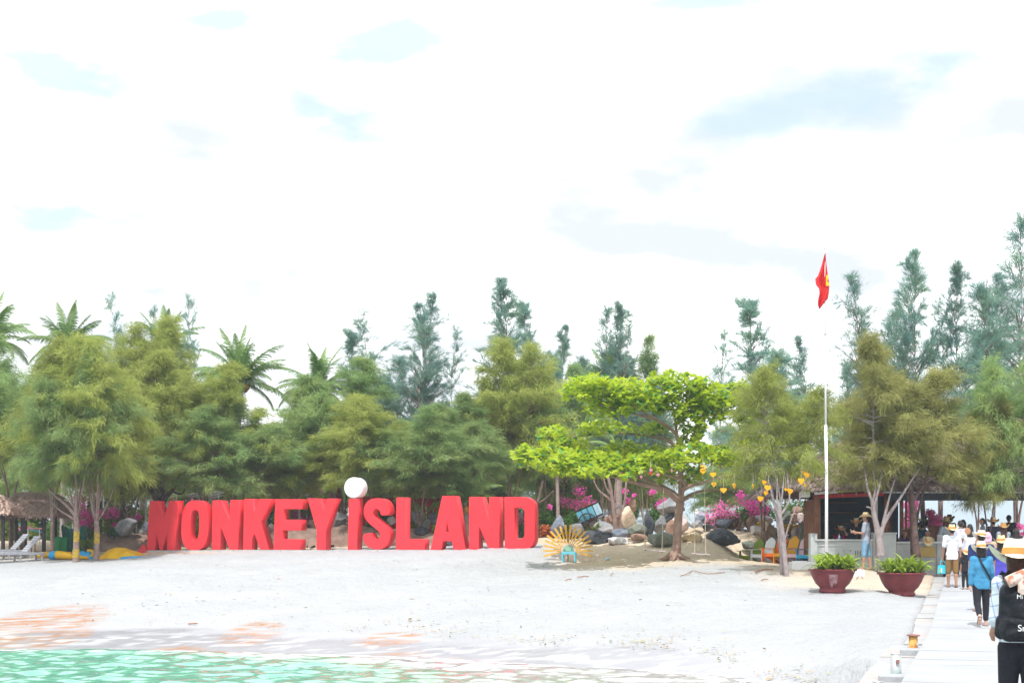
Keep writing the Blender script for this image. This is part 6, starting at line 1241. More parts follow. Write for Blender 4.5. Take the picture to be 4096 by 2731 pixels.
    if shirt:
        c = [(a, b, ra+o, rb+o) for a, b, ra, rb in torso]; c += [(nek-ln*.06*s, nek-ln*.03*s, .062*s, .060*s)]
        lowz = pel[2]+hem*s
        c += [(pel+V3(sg*hw*.62, 0, -.09*s), pel+V3(sg*hw*.6, 0, .02), .100*s*build+o, .098*s*build+o) for sg in (-1, 1)]
        for sg, sh, e, wr in arms:
            c.append((shc+V3(sg*sw*.6, 0, -.012), sh, .056*s+o, .054*s+o)); u = min(1, sleeve*2); c.append((sh, sh+(e-sh)*u, .050*s*build+o*1.1, lerp(.050, .042, u)*s*build+o*1.25))
            if sleeve > .5: u = (sleeve-.5)*2; c.append((e, e+(wr-e)*u, .043*s+o, lerp(.042, .031, u)*s+o))
        link('shirt', sdf_mesh('shirt', c, h, .025*s, (lambda X_, Y_, Z_: np.maximum((lowz-.03)-Z_, -1)) if not sit else None), shirt, t)
    if pants:
        c = [(pel+V3(sg*hw*.5, 0, -.02), pel+V3(sg*hw*.45, 0, .13*s), .098*s*build+o*.7, .088*s*build+o*.5) for sg in (-1, 1)]
        for hj, k_, a_, f in legs:
            u = min(1, leg*2); wd = 1.0 if leg > .6 else 1.18; c.append((hj, hj+(k_-hj)*u, .086*s*build+o*.8, lerp(.086, .056, u)*s*wd+o*.9))
            if leg > .5: u = (leg-.5)*2; c.append((k_, k_+(a_-k_)*u, .056*s+o*.9, lerp(.056, .040, u)*s+o*.9))
        link('trousers' if leg > .6 else 'shorts', sdf_mesh('trousers', c, h, .015*s), pants, t)
    if dress:
        c = [(a, b, ra+o*1.2, rb+o*1.2) for a, b, ra, rb in torso]+[(pel+V3(sg*hw*.5, 0, 0), V3(sg*hw*1.0, 0, .22*s), .10*s+o, .15*s) for sg in (-1, 1)]
        for sg, sh, e, wr in arms: c.append((sh, e, .050*s+o, .046*s+o))
        link('dress', sdf_mesh('dress', c, h*1.2, .04*s), dress, t)
    hm = hairm or HAIR
    if hair:
        c = [(hd+V3(0, -.022, .028)*s, hd+V3(0, -.004, .052)*s, .083*s, .080*s), (hd+V3(0, -.045, -.01)*s, hd+V3(0, -.04, -.04)*s, .060*s, .052*s)]
        if hair == 'long': c += [(hd+V3(sg*.04, -.04, -.01)*s, nek+V3(sg*.06, -.075, -.10)*s, .055*s, .055*s) for sg in (-1, 0, 1)]
        if hair == 'longer': c += [(hd+V3(sg*.045, -.04, -.01)*s, nek+V3(sg*.07, -.09, -.28)*s, .060*s, .045*s) for sg in (-1, 0, 1)]
        if hair == 'bob': c += [(hd+V3(sg*.055, -.02, .0)*s, hd+V3(sg*.05, -.045, -.115)*s, .050*s, .048*s) for sg in (-1, 0, 1)]
        if hair == 'tail': c += [(hd+V3(0, -.09, .0)*s, nek+V3(0, -.13, .02)*s, .03*s, .032*s), (nek+V3(0, -.13, .02)*s, nek+V3(0, -.11, -.1)*s, .032*s, .012*s)]
        if hair == 'bun': c += [(hd+V3(0, -.06, .10)*s, hd+V3(0, -.05, .12)*s, .04*s, .04*s)]
        front = (hd[1]+.052*s); lowf = hd[2]-.02*s
        cut = (lambda X_, Y_, Z_: np.minimum(Y_-front+0*X_+0*Z_, 1)) if hair in ('long', 'longer', 'bob', 'tail', 'bun') else (lambda X_, Y_, Z_: np.maximum(Y_-front+.02*s+0*X_, np.minimum(1, (hd[2]-.07*s)-Z_)+0*X_))
        link('hair', sdf_mesh('hair', c, min(h, .011), .02*s, cut), hm, t)
    if hat: add_hat(t, tuple(hd+V3(0, -.008, .062)*s), H, hat, **(hatkw or {}))
    for i, (hj, k_, a_, f) in enumerate(legs):
        if shoes and not sit:
            sl_ = a_-V3(0, 0, .068)*s if abs(f[2]) < .3 else a_-V3(0, 0, .0); b0 = a_-f*.05*s-V3(0, 0, 1)*.062*s*max(.2, 1-abs(f[2])); MB().bar(tuple(b0-V3(0, 0, 0)), tuple(b0+f*.24*s), .085*s, .026*s, (0, 0, 1) if abs(f[2]) < .9 else (0, 1, 0), .008).build('sandal', shoes, t)
    return t, dict(hd=hd, nek=nek, shc=shc, che=che, pel=pel, hp=hp, arms=arms, s=s, sw=sw)
def dk(px, d): return X(px, d), d, deck_z(d)
def strap(t, pts, w_, mat, name='strap'):
    pts = catmull(pts, 5); mb = MB()
    for a, b in zip(pts[:-1], pts[1:]): mb.bar(a, Vector(b)+(Vector(b)-Vector(a))*.1, w_, .008, (0, 1, .01))
    return mb.build(name, mat, t)

PLAID = None
def plaid_mat():
    m = bpy.data.materials.new('plaid_shirt'); m.use_nodes = True; nt = m.node_tree; N = nt.nodes.new; L = nt.links.new; b = nt.nodes['Principled BSDF']; tc = N('ShaderNodeTexCoord'); mp = N('ShaderNodeMapping'); mp.inputs['Rotation'].default_value = (0, radians(14), radians(20)); L(tc.outputs['Object'], mp.inputs['Vector']); sp = N('ShaderNodeSeparateXYZ'); L(mp.outputs[0], sp.inputs[0]); fs = []
    for i, sc in ((0, 11.5), (2, 11.0), (1, 11.5)):
        w_ = N('ShaderNodeMath'); w_.operation = 'MULTIPLY'; w_.inputs[1].default_value = sc; L(sp.outputs[i], w_.inputs[0]); fr = N('ShaderNodeMath'); fr.operation = 'FRACT'; L(w_.outputs[0], fr.inputs[0]); lt = N('ShaderNodeMath'); lt.operation = 'LESS_THAN'; lt.inputs[1].default_value = .13; L(fr.outputs[0], lt.inputs[0]); fs.append(lt.outputs[0])
    a = N('ShaderNodeMath'); a.operation = 'ADD'; L(fs[0], a.inputs[0]); L(fs[1], a.inputs[1]); a2 = N('ShaderNodeMath'); a2.operation = 'MULTIPLY_ADD'; L(fs[2], a2.inputs[0]); a2.inputs[1].default_value = .6; L(a.outputs[0], a2.inputs[2])
    r = N('ShaderNodeValToRGB'); r.color_ramp.elements[0].color = (.60, .66, .72, 1); r.color_ramp.elements[1].color = (.16, .25, .48, 1); r.color_ramp.elements[1].position = 1.6/1.9
    d = N('ShaderNodeMath'); d.operation = 'DIVIDE'; d.inputs[1].default_value = 1.9; L(a2.outputs[0], d.inputs[0]); L(d.outputs[0], r.inputs[0]); L(r.outputs[0], b.inputs['Base Color']); b.inputs['Roughness'].default_value = .9; return m
FLORAL = pm('floral_cloth', (0.70, 0.56, 0.50), (0.50, 0.17, 0.10), 16, 0.9, 0.3, 30, lo=.46, hi=.58); NYL = pm('black_nylon', (0.008, 0.009, 0.013), (0.016, 0.018, 0.024), 7, 0.6, 0.5, 14, spec=.2); OLIVE = pm('olive_cloth', (0.24, 0.27, 0.09), None, 5, 0.9); LETW = pm('white_print', (0.8, 0.8, 0.8), None, 5, 0.7)
# 1 the nearest walker with the black backpack
def backpacker():
    x, y, z = dk(4079, 12.45); t, J = person('woman with plaid shirt, straw hat and black backpack, nearest to the viewer', x, y, z, -.22, 1.735, plaid_mat(), .62, cloth('black', (.018, .018, .026)), .97, None, 'bob', HAIRB, SKIN, True, (.12, .09, .95), (.1, .10, .9), (.10, .05), (-.12, .15), female=True, build=.96, lean=.03, hem=.05)
    s = J['s']; add_hat(t, tuple(J['hd']+V3(-.035, -.01, .045)*s), 1.75, STRAWW, HBAND, 'wide', (-.12, .05), 1.12)
    n = J['nek']; MB().tube(catmull([(-.085*s, .05, n[2]-.03), (-.07*s, -.065, n[2]-.015), (0, -.085, n[2]-.012), (.07*s, -.065, n[2]-.015), (.085*s, .05, n[2]-.03)], 4), .022, 6).build('collar', WHITE, t, True)
    c = J['che']; bz = c[2]; rnd = [((-.12, -.21, bz-.20), (-.11, -.20, bz+.10), .075, .068), ((.12, -.21, bz-.20), (.11, -.20, bz+.10), .075, .068), ((-.10, -.25, bz-.20), (.10, -.25, bz-.20), .085, .085), ((-.09, -.22, bz+.06), (.09, -.22, bz+.06), .085, .085), ((-.11, -.25, bz-.24), (.11, -.25, bz-.24), .07, .07), ((0, -.24, bz-.1), (0, -.23, bz+.05), .11, .1)]
    k = thing('backpack', 'black backpack with white lettering worn by the nearest woman', 'backpack', t.location, -.22)
    rnd = [(np.array(a), np.array(b), r1, r2) for a, b, r1, r2 in rnd]
    link('pack_body', sdf_mesh('pack_body', rnd, .009, .03), NYL, k)
    po = [(np.array((-.10, -.315, bz-.24)), np.array((.10, -.315, bz-.24)), .045, .045), (np.array((-.10, -.31, bz-.15)), np.array((.10, -.31, bz-.15)), .045, .045)]; link('front_pocket', sdf_mesh('front_pocket', po, .009, .05), NYL, k)
    link('side_pocket', sdf_mesh('side_pocket', [(np.array((-.165, -.20, bz-.24)), np.array((-.16, -.20, bz-.14)), .055, .05)], .009, .03), NYL, k)
    for sg in (-1, 1): strap(k, [(sg*.10, -.17, bz+.15), (sg*.115, -.06, J['shc'][2]+.075), (sg*.125, .07, J['shc'][2]+.03), (sg*.13, .13, bz-.02)], .075, NYL)
    for txt, px, pz, sz in (('Sm', -.01, bz-.215, .075), ('Mi', -.035, bz+.045, .05)):
        me = text_mesh(txt, sz); me.transform(Matrix.Translation((px, -.371 if txt == 'Sm' else -.338, pz)) @ Matrix.Rotation(pi/2, 4, 'X')); link('lettering', me, LETW, k)
    # rolled floral wrap tied over the pack
    f = thing('rolled_wrap', 'rolled floral cloth tied across the top of the backpack', 'cloth roll', t.location, -.22)
    MB().tube(catmull([(-.13, -.30, bz+.175), (0, -.31, bz+.235), (.16, -.30, bz+.29), (.26, -.27, bz+.31)], 4), [.048, .05, .05, .05, .05, .05, .05, .05, .05, .05, .05, .05, .045], 14).build('roll', FLORAL, f, True)
    MB().tube([(-.141, -.30, bz+.172), (-.128, -.30, bz+.178)], [.034, .036], 12).build('roll_end', SOLE, f, True)
    V = []; n1, m1 = 12, 10
    for i in range(n1):
        for j in range(m1): u, v = i/(n1-1), j/(m1-1); V.append((-.05+.27*u, -.335-.03*sin(u*7)-.02*v+.03*v*v, bz+.20+.09*u-v*(.10+.12*u+.02*sin(u*11))))
    MB().add(V, [(i*m1+j, (i+1)*m1+j, (i+1)*m1+j+1, i*m1+j+1) for i in range(n1-1) for j in range(m1-1)]).build('hanging_fold', FLORAL, f, True)
    MB().ball((.07, -.355, bz+.03), (.05, .02, .055), 10, 8).build('olive_patch', OLIVE, f, True)
backpacker()
# 2 the woman in the denim shirt
def denim():
    x, y, z = dk(3925, 30.2); t, J = person('woman in blue denim shirt and rolled black trousers walking away', x, y, z, -.12, 1.63, cloth('denim', (.055, .26, .46), .8), .97, cloth('black2', (.016, .016, .024)), .88, None, 'bob', HAIR, SKINL, True, (-.08, .16, .12), (.12, .18, .3), (-.22, .62), (.06, .05), shoes=SHOE, female=True, build=1.06)
    s = J['s']; add_hat(t, tuple(J['hd']+V3(0, -.01, .052)*s), 1.66, STRAWW, HBAND, 'wide', (-.25, .02), 1.1); c = J['che'][2]
    b = thing('crossbody_bag', 'small black bag with a diagonal strap across the denim shirt', 'bag', t.location, -.12)
    strap(b, [(-.07*s, -.055, J['shc'][2]+.07), (-.01, -.135, c+.06), (.09, -.135, c-.12), (.16, -.09, c-.26)], .035, NYL); MB().box((.19, .02, c-.36), (.07, .16, .14), None, .02).build('pouch', NYL, b)
denim()
# 3 man in white polo with the light blue bag
def polo():
    x, y, z = dk(3808, 43); t, J = person('man in white shirt with dark piping and brown shorts, straw hat', x, y, z, -.08, 1.73, cloth('white', (.74, .77, .82), .94), .40, cloth('brown', (.25, .14, .05)), .56, STRAW, 'short', None, SKIN, True, (.05, .13, .25), (-.05, .14, .15), (.08, .1), (-.08, .12), hatkw=dict(sc=1.05))
    s = J['s']; c = J['che'][2]; sz = J['shc'][2]; strap(t, [(-.17, -.105, c+.02), (-.13, -.115, c+.075), (0, -.128, c+.085), (.13, -.115, c+.075), (.17, -.105, c+.02)], .012, NYL, 'piping')
    h = J['hp']['l']; b = thing('carrier_bag', 'light blue carrier bag with a small printed picture held in the left hand', 'bag', t.location, -.08); bl = pm('bag_blue', (.03, .50, .66), (.05, .56, .72), 4, .4); 
    MB().add([(h[0]-.15, h[1]-.05, h[2]-.42), (h[0]+.13, h[1]-.05, h[2]-.42), (h[0]+.13, h[1]+.05, h[2]-.42), (h[0]-.15, h[1]+.05, h[2]-.42), (h[0]-.13, h[1]-.04, h[2]-.18), (h[0]+.14, h[1]-.04, h[2]-.16), (h[0]+.14, h[1]+.04, h[2]-.16), (h[0]-.13, h[1]+.04, h[2]-.18)], [(3,2,1,0), (4,5,6,7), (0,1,5,4), (1,2,6,5), (2,3,7,6), (3,0,4,7)]).build('bag_body', bl, b)
    MB().tube(catmull([(h[0]-.08, h[1]-.04, h[2]-.18), (h[0]-.02, h[1], h[2]+.0), (h[0]+.09, h[1]-.04, h[2]-.17)], 4), .010, 5).build('handle', bl, b)
    MB().box((h[0]-.07, h[1]-.052, h[2]-.33), (.09, .01, .13)).build('printed_patch', pm('bag_print', (.75, .62, .65), (.25, .45, .12), 22, .5, lo=.45, hi=.55), b)
polo()
def simple(label, px, d, ztop, **kw):
    """stand a visitor so that the top of the head is at the measured row"""
    x, y, z = dk(px, d); z = kw.pop('gz', z); H = kw.pop('H', 1.66); rz = kw.pop('rz', random.uniform(-.25, .25)); return person(label, x, y, z, rz, H, **kw)
simple('man in navy blue shirt with straw hat, holding a silver flask', 3925, 34, 0, H=1.76, shirt=cloth('navy', (.02, .035, .13)), sleeve=.42, pants=cloth('white2', (.7, .7, .72)), leg=.6, hat=STRAWW, rarm=(.05, .22, .2), hero=True, build=1.12, hatkw=dict(tilt=(-.15, .12), sc=1.05))
t = thing('flask', 'silver flask in the hand of the navy shirted man', 'flask', P(3971, 2278, 33.7)); MB().lathe([(.03, -.1), (.036, -.095), (.036, .05), (.028, .075), (.028, .1), (.005, .105)], 14).build('flask_body', pm('steel', (.5, .5, .52), None, 5, .3, metal=.8), t, True)
simple('bare headed man in lavender shirt with rolled sleeves', 3842, 46.5, 0, H=1.72, rz=-.1, shirt=cloth('lavender', (.50, .50, .72), .93), sleeve=.72, pants=cloth('dark', (.03, .03, .05)), leg=.95, hair='short', rarm=(.0, .22, .2))
simple('visitor in grey shirt and khaki wide brimmed hat by the kiosk wall', 3787, 50, 0, H=1.66, rz=.2, shirt=cloth('slate', (.28, .33, .37)), sleeve=.4, pants=cloth('dark', (.03, .03, .05)), leg=.9, hat=KHK, hair='bob', hairm=HAIRB, hatkw=dict(band=None, sc=1.15), larm=(.1, .3, .4))
simple('man with brown cowboy hat at the rear left of the crowd', 3798, 55, 0, H=1.74, shirt=cloth('dark', (.03, .03, .05)), sleeve=.5, pants=cloth('dark', (.03, .03, .05)), leg=.95, hat=FELT, hatkw=dict(band=HBAND))
simple('woman with round black hair beside the lavender shirted man', 3853, 50, 0, H=1.64, rz=.1, shirt=cloth('grey', (.35, .36, .42)), sleeve=.3, pants=cloth('dark', (.03, .03, .05)), leg=.9, hair='bob', female=True)
simple('woman in white top with long black hair tied up', 3880, 45.5, 0, H=1.66, rz=-.15, shirt=cloth('white', (.74, .77, .82), .94), sleeve=.15, pants=cloth('dark', (.03, .03, .05)), leg=.95, hair='long', female=True, larm=(.5, .3, 1.4))
t = thing('hand_fan', 'round tan hand fan beside the woman in white top', 'fan', P(3870, 2123, 44.9)); MB().lathe([(.005, -.008), (.10, -.01), (.105, 0), (.10, .01), (.005, .008)], 20).build('fan_disc', pm('tan_fan', (.50, .24, .13), None, 6, .7), t).rotation_euler = (pi/2, 0, .3); MB().tube([(0, 0, -.1), (.0, 0, -.2)], .008, 6).build('fan_handle', WOOD, t)
simple('girl with a ponytail turning her face to the left', 3931, 50.5, 0, H=1.68, rz=1.25, shirt=cloth('greyblue', (.36, .38, .46)), sleeve=.35, pants=cloth('dark', (.03, .03, .05)), leg=.9, hair='tail', female=True, skin=SKINL)
simple('visitor in dark vest with an orange banded straw hat', 3973, 50, 0, H=1.66, shirt=cloth('dark', (.03, .03, .05)), sleeve=.2, pants=cloth('dark', (.03, .03, .05)), leg=.9, hat=STRAW, hatkw=dict(sc=1.08))
simple('woman with long brown hair under a tan hat', 4014, 47, 0, H=1.58, shirt=cloth('slate', (.28, .33, .37)), sleeve=.4, pants=cloth('dark', (.03, .03, .05)), leg=.9, hat=KHK, hair='longer', hairm=HAIRB, female=True, hatkw=dict(sc=1.1))
simple('tall bare headed man with cropped black hair at the back', 4036, 53, 0, H=1.76, shirt=cloth('black', (.018, .018, .026)), sleeve=.4, pants=cloth('dark', (.03, .03, .05)), leg=.95)
simple('woman all in black with long black hair near the right edge', 4064, 45.5, 0, H=1.54, shirt=cloth('black', (.018, .018, .026)), sleeve=.9, pants=cloth('dark', (.03, .03, .05)), leg=.95, hair='longer', female=True)
simple('short visitor in beige top with a pink cap', 3951, 39, 0, H=1.66, shirt=cloth('beige', (.50, .34, .22)), sleeve=.4, pants=cloth('dark', (.03, .03, .05)), leg=.9, hair='bob', hairm=pm('pink_cap', (.66, .40, .56), None, 5, .8), female=True)
simple('woman in a long violet blue dress and pale straw hat', 4005, 35.5, 0, H=1.60, dress=cloth('violet', (.09, .08, .50), .75), hat=STRAW, hair='long', female=True, hatkw=dict(sc=1.12))
simple('child in black clothes with a straw hat, half hidden behind the denim shirt', 3862, 42.0, 0, H=1.08, shirt=cloth('black', (.018, .018, .026)), sleeve=.4, pants=cloth('black', (.018, .018, .026)), leg=.9, hat=STRAW, hair='long', hatkw=dict(tilt=(.1, .35), sc=1.15), female=True)
# people at the kiosk
def kperson(label, px, d, z, **kw): H = kw.pop('H', 1.68); rz = kw.pop('rz', 0); return person(label, X(px, d), d, z, rz, H, **kw)
zk = gz(X(3470, 48), 48)
t, J = kperson('man in grey shirt and light blue shorts standing at the counter with a phone', 3464, 48.2, zk, H=1.76, rz=1.15, shirt=cloth('silver', (.36, .40, .48), .92), sleeve=.40, pants=cloth('paleblue', (.20, .38, .56)), leg=.56, hat=STRAW, larm=(.15, .1, 1.55), rarm=(.2, .08, 1.45), lleg=(.10, .04), rleg=(-.14, .03), hero=True, hatkw=dict(sc=1.05), build=1.05)
h = (J['hp']['l']+J['hp']['r'])/2; q = thing('phone', 'small pale phone in the hands of the grey shirted man', 'phone', t.location, 1.15); MB().box((J['hp']['l'][0]+.02, J['hp']['l'][1]+.03, J['hp']['l'][2]+.03), (.07, .012, .14), Matrix.Rotation(-.6, 3, 'X'), .004).build('phone_body', GREYC, q)
kz = gz(X(3440, 51), 51)
kperson('seated visitor in magenta shirt and straw hat behind the counter', 3361, 51.4, kz+.02, H=1.66, rz=.15, sit=True, shirt=cloth('magenta', (.38, .012, .13)), sleeve=.85, pants=cloth('dark', (.03, .03, .05)), leg=.9, hat=STRAW, hair='bob', hairm=HAIRB, hatkw=dict(sc=1.1), larm=(.5, .35, .9), rarm=(.5, .3, .9))
t = thing('water_bottle', 'clear bottle with a blue label on the counter', 'bottle', P(3357, 2163, 50.05)); MB().lathe([(.03, 0), (.034, .01), (.034, .15), (.012, .20), (.012, .215)], 14).build('bottle_body', pm('bottle_plastic', (.55, .65, .75), None, 5, .15), t, True); MB().lathe([(.036, .05), (.036, .12)], 14).build('bottle_label', BLUEP, t, True); MB().lathe([(.015, .21), (.015, .235), (.004, .237)], 10).build('cap', WHITE, t, True)
t = thing('orange_cup', 'orange cup beside the bottle on the counter', 'cup', P(3351, 2163, 50.1)); MB().lathe([(.025, 0), (.035, .09), (.031, .09), (.022, .01)], 14).build('cup_body', HBAND, t, True)
kperson('seated visitor in dark clothes raising a bare forearm, straw hat', 3425, 51.0, kz+.28, H=1.66, rz=2.6, sit=True, shirt=cloth('black', (.018, .018, .026)), sleeve=.3, pants=cloth('dark', (.03, .03, .05)), leg=.9, hat=STRAW, larm=(.3, .2, .6), rarm=(.6, .45, 1.9), hatkw=dict(sc=1.05))
kperson('person in purple patterned clothes leaning on the side wall in the shade', 3618, 50.9, gz(X(3618, 51), 51)-.30, H=1.60, rz=2.9, shirt=pm('purple_pattern', (.11, .03, .16), (.03, .02, .06), 18, .9), sleeve=.4, pants=cloth('dark', (.03, .03, .05)), leg=.9, hair='bob', female=True, larm=(.7, .1, 1.9), rarm=(.7, .1, 1.9), lean=.2)
kperson('man in pale blue shirt leaning on the side wall above the ochre panel', 3708, 50.7, gz(X(3708, 51), 51)-.26, H=1.66, rz=3.0, shirt=cloth('paleshirt', (.38, .45, .58)), sleeve=.42, pants=cloth('dark', (.03, .03, .05)), leg=.9, hair='short', larm=(.7, .15, 1.1), rarm=(.75, .15, 1.1), lean=.2)
t = thing('held_hat', 'pale straw hat held over the wall by the leaning man', 'hat', P(3712, 2160, 49.8)); add_hat(t, (0, 0, 0), 1.7, STRAW, HBAND, 'wide', (.9, .1), 1.0)
kperson('visitor in dark teal shirt and dark hat seen behind the leaning man', 3688, 53.5, gz(X(3688, 53), 53)-.05, H=1.70, rz=.5, shirt=cloth('teal', (.012, .07, .10)), sleeve=.5, pants=cloth('dark', (.03, .03, .05)), leg=.9, hat=FELTD, hatkw=dict(band=None))
t = thing('chair_back', 'dark brown high chair back behind the leaning man', 'chair', (X(3740, 52), 52, gz(X(3740, 52), 52))); zz = ZZ(2105, 52)-t.location.z; MB().box((0, 0, zz-.35), (.45, .05, .75), None, .02).build('backrest', WOOD, t)
for lx in (-.2, .2): MB().box((lx, 0, (zz-.6)/2), (.05, .05, zz-.5)).build('leg', WOOD, t); MB().box((lx, -.4, .22), (.05, .05, .5)).build('leg', WOOD, t)
MB().box((0, -.2, .47), (.46, .44, .05)).build('seat', WOOD, t)
t = thing('chair_back', 'dark brown chair back beside the purple clad person', 'chair', (X(3632, 51.6), 51.6, gz(X(3632, 51.6), 51.6))); zz = ZZ(2118, 51.6)-t.location.z; MB().box((0, 0, zz-.35), (.5, .05, .75), None, .02).build('backrest', WOOD, t); MB().box((0, -.2, .47), (.46, .44, .05)).build('seat', WOOD, t)
for lx in (-.2, .2): MB().box((lx, 0, (zz-.6)/2), (.05, .05, zz-.5)).build('leg', WOOD, t)

# ------------------------------------------------------------------ bollards on the jetty edge
RUSTY = pm('rusty_yellow', (0.62, 0.36, 0.10), (0.42, 0.17, 0.05), 9, 0.8, 0.5, 30, lo=.4, hi=.6); RCAP = pm('rusty_cap', (0.30, 0.16, 0.14), (0.22, 0.10, 0.08), 9, 0.8, 0.4, 30); STEEL = pm('worn_steel', (0.50, 0.46, 0.46), (0.36, 0.46, 0.46), 3, 0.45, 0.2, 30, metal=.4)
def bollards():
    d = 25.0; b = P(3653, 2588, d); t = thing('bollard', 'short rusty yellow bollard with a flat cap on the jetty edge', 'bollard', b, 0, 'mooring bollards'); MB().tube([(0, 0, -.3), (0, 0, .195)], .073, 18).build('post', RUSTY, t, True); MB().lathe([(.02, .19), (.105, .19), (.11, .20), (.10, .215), (.02, .225)], 22).build('cap', RCAP, t, True); MB().ball((.05, -.06, .045), .02, 8, 6).build('bolt', STEEL, t, True)
    d = 20.6; b = P(3584, 2690, d); t = thing('bollard', 'grey steel bollard with a protruding bolt nearest the viewer', 'bollard', b, 0, 'mooring bollards'); MB().tube([(0, 0, -.3), (0, 0, .262)], .073, 20).build('post', STEEL, t, True); MB().tube([(.0, -.06, .165), (0.0, -.10, .165)], .028, 6).build('bolt', RCAP, t); MB().lathe([(.074, .255), (.076, .268), (.06, .27), (.01, .268)], 20).build('rim', STEEL, t, True)
    d = 19.4; b = P(3512, 2742, d); t = thing('bollard', 'grey steel bollard of which only the top shows at the lower edge', 'bollard', b, 0, 'mooring bollards'); MB().tube([(0, 0, -.5), (0, 0, .05)], .065, 18).build('post', STEEL, t, True); MB().lathe([(.066, .045), (.066, .06), (.01, .062)], 18).build('rim', STEEL, t, True)
    for nm, px, d in (('bollard_footing', 3650, 25.0), ('bollard_footing', 3575, 20.6), ('bollard_footing', 3515, 19.4)):
        py = {3650: 2588, 3575: 2690, 3515: 2742}[px]; p = P(px, py, d); t = thing(nm, {3650: 'pale concrete footing under the rusty yellow bollard', 3575: 'pale concrete footing under the grey steel bollard', 3515: 'pale concrete footing at the lower edge of the view'}[px], 'footing', (p.x, p.y, p.z-.30)); MB().box((.02, 0, .15), (.42, .62, .29), Matrix.Rotation(-.3, 3, 'Z'), .02).build('footing_block', CONC, t)
bollards()

# ------------------------------------------------------------------ washed up litter, twigs and small things on the sand
def litter():
    rng = np.random.default_rng(5); n = 7000; x = rng.uniform(-13, 6.0, n); t = np.concatenate([rng.normal(3.9, .55, n//2), rng.gamma(2.0, 1.3, n-n//2)+2.6]); t += (vnoise(x*.5, x*0, 2)-.5)*2.0; y = shore_y(x)+t
    keep = (rng.random(n) < np.clip(.30+(x+3)/9, .16, 1)) & (vnoise(x*1.3, y*2.4, 3) > .36+.22*rng.random(n)) & (x < np.interp(y, [18.8, 30.3], [4.87, 8.48])-1.6); x, y = x[keep], y[keep]; z = GZ(x, y)+.02+.025; n = len(x); a = rng.uniform(0, 6.28, n); L = rng.gamma(2, .008, n)+.008; W = L*rng.uniform(.3, .8, n); d = np.stack([np.cos(a), np.sin(a), rng.normal(0, .25, n)], 1); s_ = np.stack([-np.sin(a), np.cos(a), rng.normal(0, .25, n)], 1); p = np.stack([x, y, z], 1); V = np.stack([p-d*L[:, None], p+s_*W[:, None], p+d*L[:, None], p-s_*W[:, None]], 1)
    m = pm('beach_litter', (0.38, 0.25, 0.13), (0.36, 0.34, 0.17), 1.2, 0.9, lo=.42, hi=.58); o = link('beach_litter', npmesh('beach_litter', V.reshape(-1, 3), np.arange(4*n).reshape(n, 4)), m); tag(o, 'scattered brown seaweed scraps and leaf bits along the tide line', 'litter', kind='stuff')
    n = 900; x = rng.uniform(-13, 12, n); y = rng.uniform(37, 54, n); k = (y > shore_y(x)+5) & (x < np.interp(y, [20, 75], [5, 22])-.6); x, y = x[k], y[k]; n = len(x); z = GZ(x, y)+.035; a = rng.uniform(0, 6.28, n); L = rng.gamma(2, .012, n)+.01; W = L*.5; d = np.stack([np.cos(a), np.sin(a), 0*a], 1); s_ = np.stack([-np.sin(a), np.cos(a), rng.normal(0, .3, n)], 1); p = np.stack([x, y, z], 1); V = np.stack([p-d*L[:, None], p+s_*W[:, None], p+d*L[:, None], p-s_*W[:, None]], 1)
    m2 = pm('sand_debris', (0.40, 0.26, 0.16), (0.48, 0.44, 0.38), 1.0, 0.9); o = link('sand_debris', npmesh('sand_debris', V.reshape(-1, 3), np.arange(4*n).reshape(n, 4)), m2); tag(o, 'tiny dry leaf scraps dotting the white sand', 'litter', kind='stuff')
    # small weeds on the sand
litter()
TWIG = pm('dry_twig', (0.36, 0.17, 0.09), (0.28, 0.13, 0.07), 8, 0.9)
def twig(pts, d, r, label):
    w3 = []
    for px, py in pts:
        ds = np.linspace(20, 62, 1500); g = GZ((px-2048)/F0*ds, ds); k = int(np.argmax(HC-(py-HZ)/F0*ds < g)); q = P(px, py, float(ds[k])); q.z = gz(q.x, q.y)+r+.03; w3.append(q)
    c = w3[len(w3)//2].copy(); t = thing('driftwood_twig', label, 'twig', c, 0, 'twigs on the sand'); MB().tube([q-c for q in catmull(w3, 3)], r, 5).build('stick', TWIG, t, True)
twig([(752, 2501), (775, 2500), (790, 2499)], 41, .018, 'short brown stick near the wet sand at the left')
twig([(2310, 2313), (2335, 2309), (2355, 2310)], 49.5, .014, 'thin forked twig on the sand below the peacock bench')
twig([(2262, 2325), (2274, 2321), (2286, 2321)], 49, .014, 'short twig left of the thin one below the peacock bench')
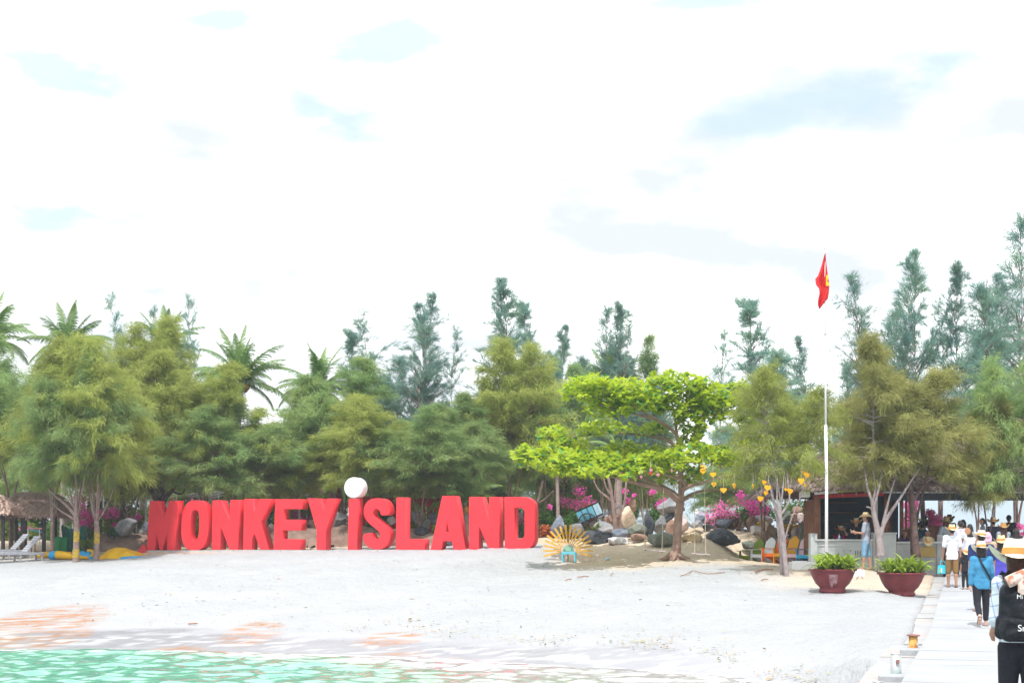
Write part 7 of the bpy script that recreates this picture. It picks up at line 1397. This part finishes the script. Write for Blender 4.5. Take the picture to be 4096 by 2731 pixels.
twig([(2440, 2304), (2450, 2297), (2452, 2294)], 50, .012, 'tiny upright twig on the sand below the left swing')
twig([(2720, 2308), (2745, 2301), (2770, 2287), (2795, 2292), (2830, 2299), (2900, 2294)], 48.5, .013, 'long thin branch lying on the sand below the right swing')
twig([(3020, 2292), (3060, 2282), (3090, 2284)], 48, .022, 'dark dry branch heap at the foot of the bare trunks')
twig([(3045, 2325), (3062, 2320), (3072, 2322)], 45.5, .015, 'small dark twig on the sand before the bare trunks')
twig([(3425, 2318), (3440, 2306), (3452, 2316)], 45, .012, 'thin twig on the soil between the two pots')
t = thing('crumpled_wrapper', 'small light blue crumpled wrapper on the sand right of the peacock bench', 'wrapper', (0, 0, 0)); p = P(2430, 2245, 53); p.z = gz(p.x, 53); t.location = p
me = MB().ball((0, 0, .05), (.085, .06, .05), 10, 7); 
for i, v in enumerate(me.v): k = 1+.5*(float(vnoise(np.array([v[0]*30.]), np.array([v[2]*40.]), 2)[0])-.5); me.v[i] = (v[0]*k, v[1]*k, v[2]*k)
me.build('wrapper', pm('wrapper_blue', (.45, .66, .78), None, 9, .4), t)
t = thing('white_bird', 'white bird perched on the dark bluish boulder', 'bird', P(2788, 2060, 60)); MB().ball((0, 0, .08), (.09, .07, .10), 12, 8).ball((-.02, -.02, .20), (.05, .05, .055), 10, 8).build('body', WHITE, t, True); MB().tube([(-.06, -.04, .20), (-.11, -.06, .19)], [.014, .003], 6).build('beak', TY, t); MB().tube([(0, 0, -.05), (0, 0, .0)], .012, 5).build('leg', TY, t)
# distant building glimpsed through the flowering arch
t = thing('distant_building', 'pale grey stepped building seen through the flowering arch', 'building', (X(2572, 140), 140, 1.0)); GB = pm('pale_grey_wall', (.42, .46, .50), None, 2, .8); GBD = pm('grey_window', (.24, .29, .34), None, 2, .5); MB().box((0, 0, 1.9), (1.3, 2, 6.6)).build('wall', GB, t)
for k in range(6): MB().box((-.05, -1.03, 2.2+k*.5), (1.15, .06, .17)).build('window', GBD, t)
MB().box((.45, -1.1, 3.0), (.16, .1, 4.4)).build('pillar', GBD, t)
